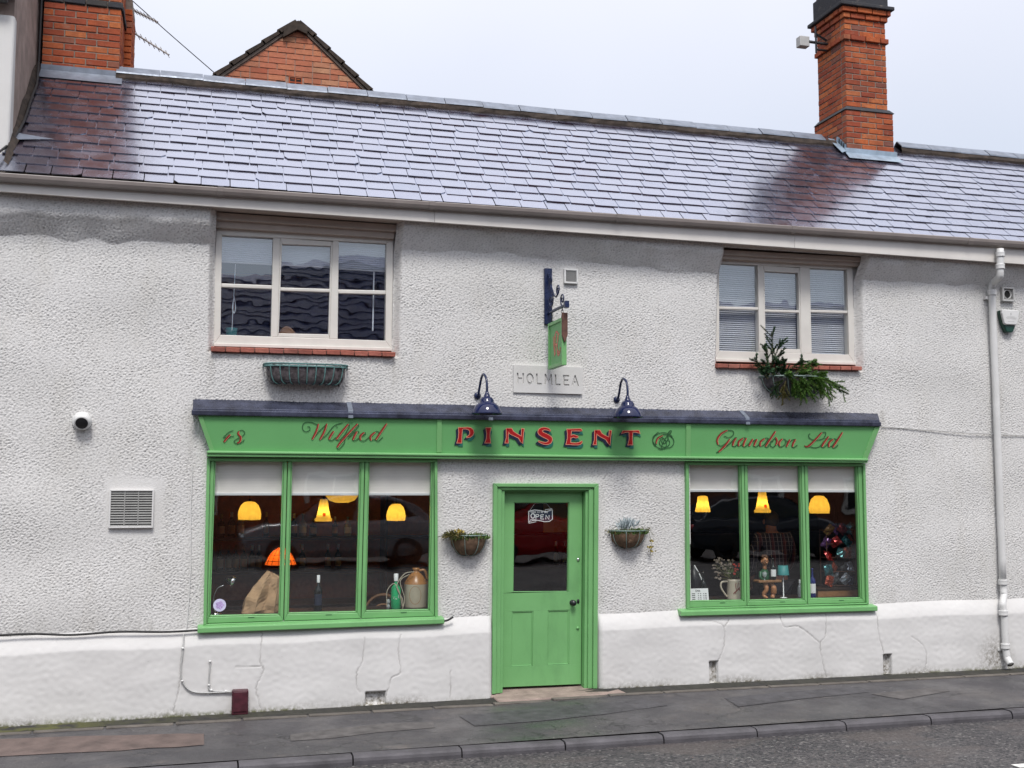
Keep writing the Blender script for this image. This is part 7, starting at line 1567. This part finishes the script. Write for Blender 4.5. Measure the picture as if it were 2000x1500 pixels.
shirt = [(q(0, 0, .93), .175, .135), (q(0, .02, 1.12), .180, .135), (q(0, .03, 1.34), .195, .135), (q(0, .045, 1.455), .085, .075), (q(-.19, .03, 1.415), .082), (q(-.27, .02, 1.15), .064), (q(-.24, .12, .98), .052), (q(.19, .03, 1.415), .082), (q(.27, .04, 1.15), .064), (q(.20, .18, 1.01), .052)]
so2 = skin_mesh('shirt', shirt, [(0, 1), (1, 2), (2, 3), (2, 4), (4, 5), (5, 6), (2, 7), (7, 8), (8, 9)], 'plaid', t)
skin_mesh('trousers', [(q(0, 0, .95), .16, .125), (q(-.10, 0, .86), .105), (q(-.11, .01, .50), .078), (q(-.11, .03, .10), .062), (q(.10, 0, .86), .105), (q(.11, .01, .50), .078), (q(.11, .03, .10), .062)], [(0, 1), (1, 2), (2, 3), (0, 4), (4, 5), (5, 6)], 'trousers', t)
m = MB(); hc = Vector(q(.02, .105, 1.60)); m.ball(hc+Vector((0, -.012, .020)), .088, .105, .110, 18, 12); m.build('hair', 'hair_dark', t, smooth=True)
m = MB(); m.ball(hc+Vector((0, .11, -.005)), .014, .022, .018, 8, 6)
for sx_ in (-1, 1): m.ball(hc+Vector((sx_*.088, .01, -.01)), .012, .022, .032, 8, 6)
m.build('face_features', 'skin', t, smooth=True)
m = MB(); m.tube([hc+Vector((-.03, .098, -.055)), hc+Vector((0, .104, -.058)), hc+Vector((.03, .098, -.055))], .006, 6)
for sx_ in (-.032, .032): m.ball(hc+Vector((sx_, .096, .012)), .012, .008, .008, 8, 6)
m.build('eyes_and_mouth', 'hair_dark', t, smooth=True)

# ================================================================== across the street (seen mirrored in the glass)
OH = thing('opposite_house', 'brick house with dark tiled roof mirrored in the upper window glass', 'house', (6, -24, .3))
m = MB(); m.box(-14, 30, -30, -22.5, .0, 5.6); m.build('wall', 'opp_brick', OH)
m = MB(); m.face([(-14.4, -26.2, 9.45), (30.4, -26.2, 9.45), (30.4, -30.4, 5.5), (-14.4, -30.4, 5.5)])
for i in range(17):
    f0, f1 = i/17, (i+1)/17; m.faces([(x__, lerp(-22.1, -26.2, f__)+o__*.7, lerp(5.5, 9.5, f__)+o__*.7) for f__, o__ in ((f0, 0), (f0, .028), (f1, .0)) for x__ in (-14.4, 30.4)], [(0, 1, 3, 2), (2, 3, 5, 4)]); m.build('roof', 'opp_tiles', OH, fix=False)
for x_ in (-9, -5, 0, 4, 9, 13, 18, 22):
    for z_ in (1.3, 3.9):
        m = MB(); qd = [Vector((x_-.8, 0, z_+1.25)), Vector((x_+.8, 0, z_+1.25)), Vector((x_+.8, 0, z_)), Vector((x_-.8, 0, z_))]; ring(m, qd, inset(qd, .09), -22.5, -22.42); m.box(x_-.04, x_+.04, -22.5, -22.43, z_, z_+1.25); wn_ = m.build('window', 'frame_white', OH)
        m = MB(); m.box(x_-.72, x_+.72, -22.5, -22.47, z_+.08, z_+1.17); m.build('pane', 'car_glass', wn_)
def car(X0, Y0, Z0, paint, lab, H=1.5, L=4.3, flip=1):
    t = thing('parked_car', lab, 'car', (X0, Y0, Z0), 'cars parked across the street'); Wd = .88
    def V(x_, y_, z_): return Vector((X0+flip*x_*L/4.3, Y0+y_, Z0+z_*H/1.5))
    sec = [(-2.15, .45, .62), (-2.08, .28, .78), (-1.6, .22, .90), (-1.0, .2, .96), (0, .2, .98), (1.0, .2, 1.0), (1.7, .22, 1.02), (2.08, .28, .98), (2.15, .45, .80)]
    m = MB(); n_ = 10; rows_ = []
    for (x_, zb_, zt_) in sec:
        nar = 1-.10*max(0, abs(x_)-1.5)/.65
        prof = [(-.93, .0), (-1.0, .18), (-1.0, .70), (-.95, .92), (-.82, 1.0), (.82, 1.0), (.95, .92), (1.0, .70), (1.0, .18), (.93, .0)]
        rows_.append([V(x_, a*Wd*nar, lerp(zb_, zt_, b_)) for a, b_ in prof])
    m.faces([p for r_ in rows_ for p in r_], [(i*n_+j, i*n_+(j+1) % n_, (i+1)*n_+(j+1) % n_, (i+1)*n_+j) for i in range(len(sec)-1) for j in range(n_)]+[tuple(range(n_)), tuple((len(sec)-1)*n_+j for j in range(n_))]); m.build('body', paint, t, bevel=.02)
    top = [(-1.15, .95, .93), (-.45, 1.40, .80), (.2, 1.50, .78), (1.0, 1.47, .78), (1.55, 1.30, .80), (1.95, .99, .90)]
    m = MB(); rows_ = [[V(x_, -w_*Wd*.96, .93), V(x_, -w_*Wd*.96+.03, lerp(.93, z_, .95)), V(x_, -w_*Wd*.8, z_), V(x_, w_*Wd*.8, z_), V(x_, w_*Wd*.96-.03, lerp(.93, z_, .95)), V(x_, w_*Wd*.96, .93)] for x_, z_, w_ in top]
    m.faces([p for r_ in rows_ for p in r_], [(i*6+j, i*6+j+1, (i+1)*6+j+1, (i+1)*6+j) for i in range(5) for j in range(5)]); m.build('roof', paint, t, smooth=False)
    for sy_ in (-1, 1):
        for poly in ([(-.85, 1.0), (-.38, 1.34), (.25, 1.42), (.25, 1.0)], [(.33, 1.0), (.33, 1.42), (.98, 1.39), (1.38, 1.26), (1.62, 1.02)]):
            m = MB(); pts = []
            for x_, z_ in poly:
                w_ = np.interp(x_, [a[0] for a in top], [a[2] for a in top]); zt_ = np.interp(x_, [a[0] for a in top], [a[1] for a in top]); f_ = min(1, (z_-.93)/max(.05, (zt_-.93)*.95)); pts.append(V(x_, sy_*(w_*Wd*.96-.03*f_+.012), z_))
            m.face(pts); m.build('side_window', 'car_glass', t, fix=False)
    m = MB(); m.face([V(-1.10, -.72, 1.0), V(-1.10, .72, 1.0), V(-.50, .62, 1.385), V(-.50, -.62, 1.385)]); m.build('windscreen', 'car_glass', t, fix=False)
    for x_ in (-1.35, 1.35):
        for sy_ in (-1, 1):
            c_ = V(x_, sy_*(Wd-.08), .31); m = MB(); m.lathe([(.20, -.10), (.31, -.10), (.325, -.06), (.325, .06), (.31, .10), (.20, .10)], c_, 24, RX); wh = m.build('wheel', 'tyre', t, smooth=True)
            m = MB(); m.lathe([(.20, .0), (.19, .09), (.05, .105), (0, .105)], c_, 12, RX @ Matrix.Scale(-sy_, 3, (0, 0, 1)) if False else RX, lambda a, z: 1); m.build('rim', 'alloy', wh, smooth=True)
    for sy_ in (-.62, .62):
        m = MB(); m.ball(V(-2.08, sy_, .66), .10, .16, .07, 10, 6); m.build('headlight', 'chrome', t, smooth=True); m = MB(); m.ball(V(2.1, sy_, .80), .06, .14, .08, 10, 6); m.build('tail_light', 'letter_red', t, smooth=True)
car(3.2, -14.2, .36, 'car_grey', 'silver-grey car mirrored in the left shop window', 1.58)
car(8.2, -14.2, .36, 'car_red', 'red car mirrored in the door glass', 1.62)
car(13.6, -14.2, .36, 'car_dark', 'dark blue car mirrored in the right shop window', 1.55, flip=-1)
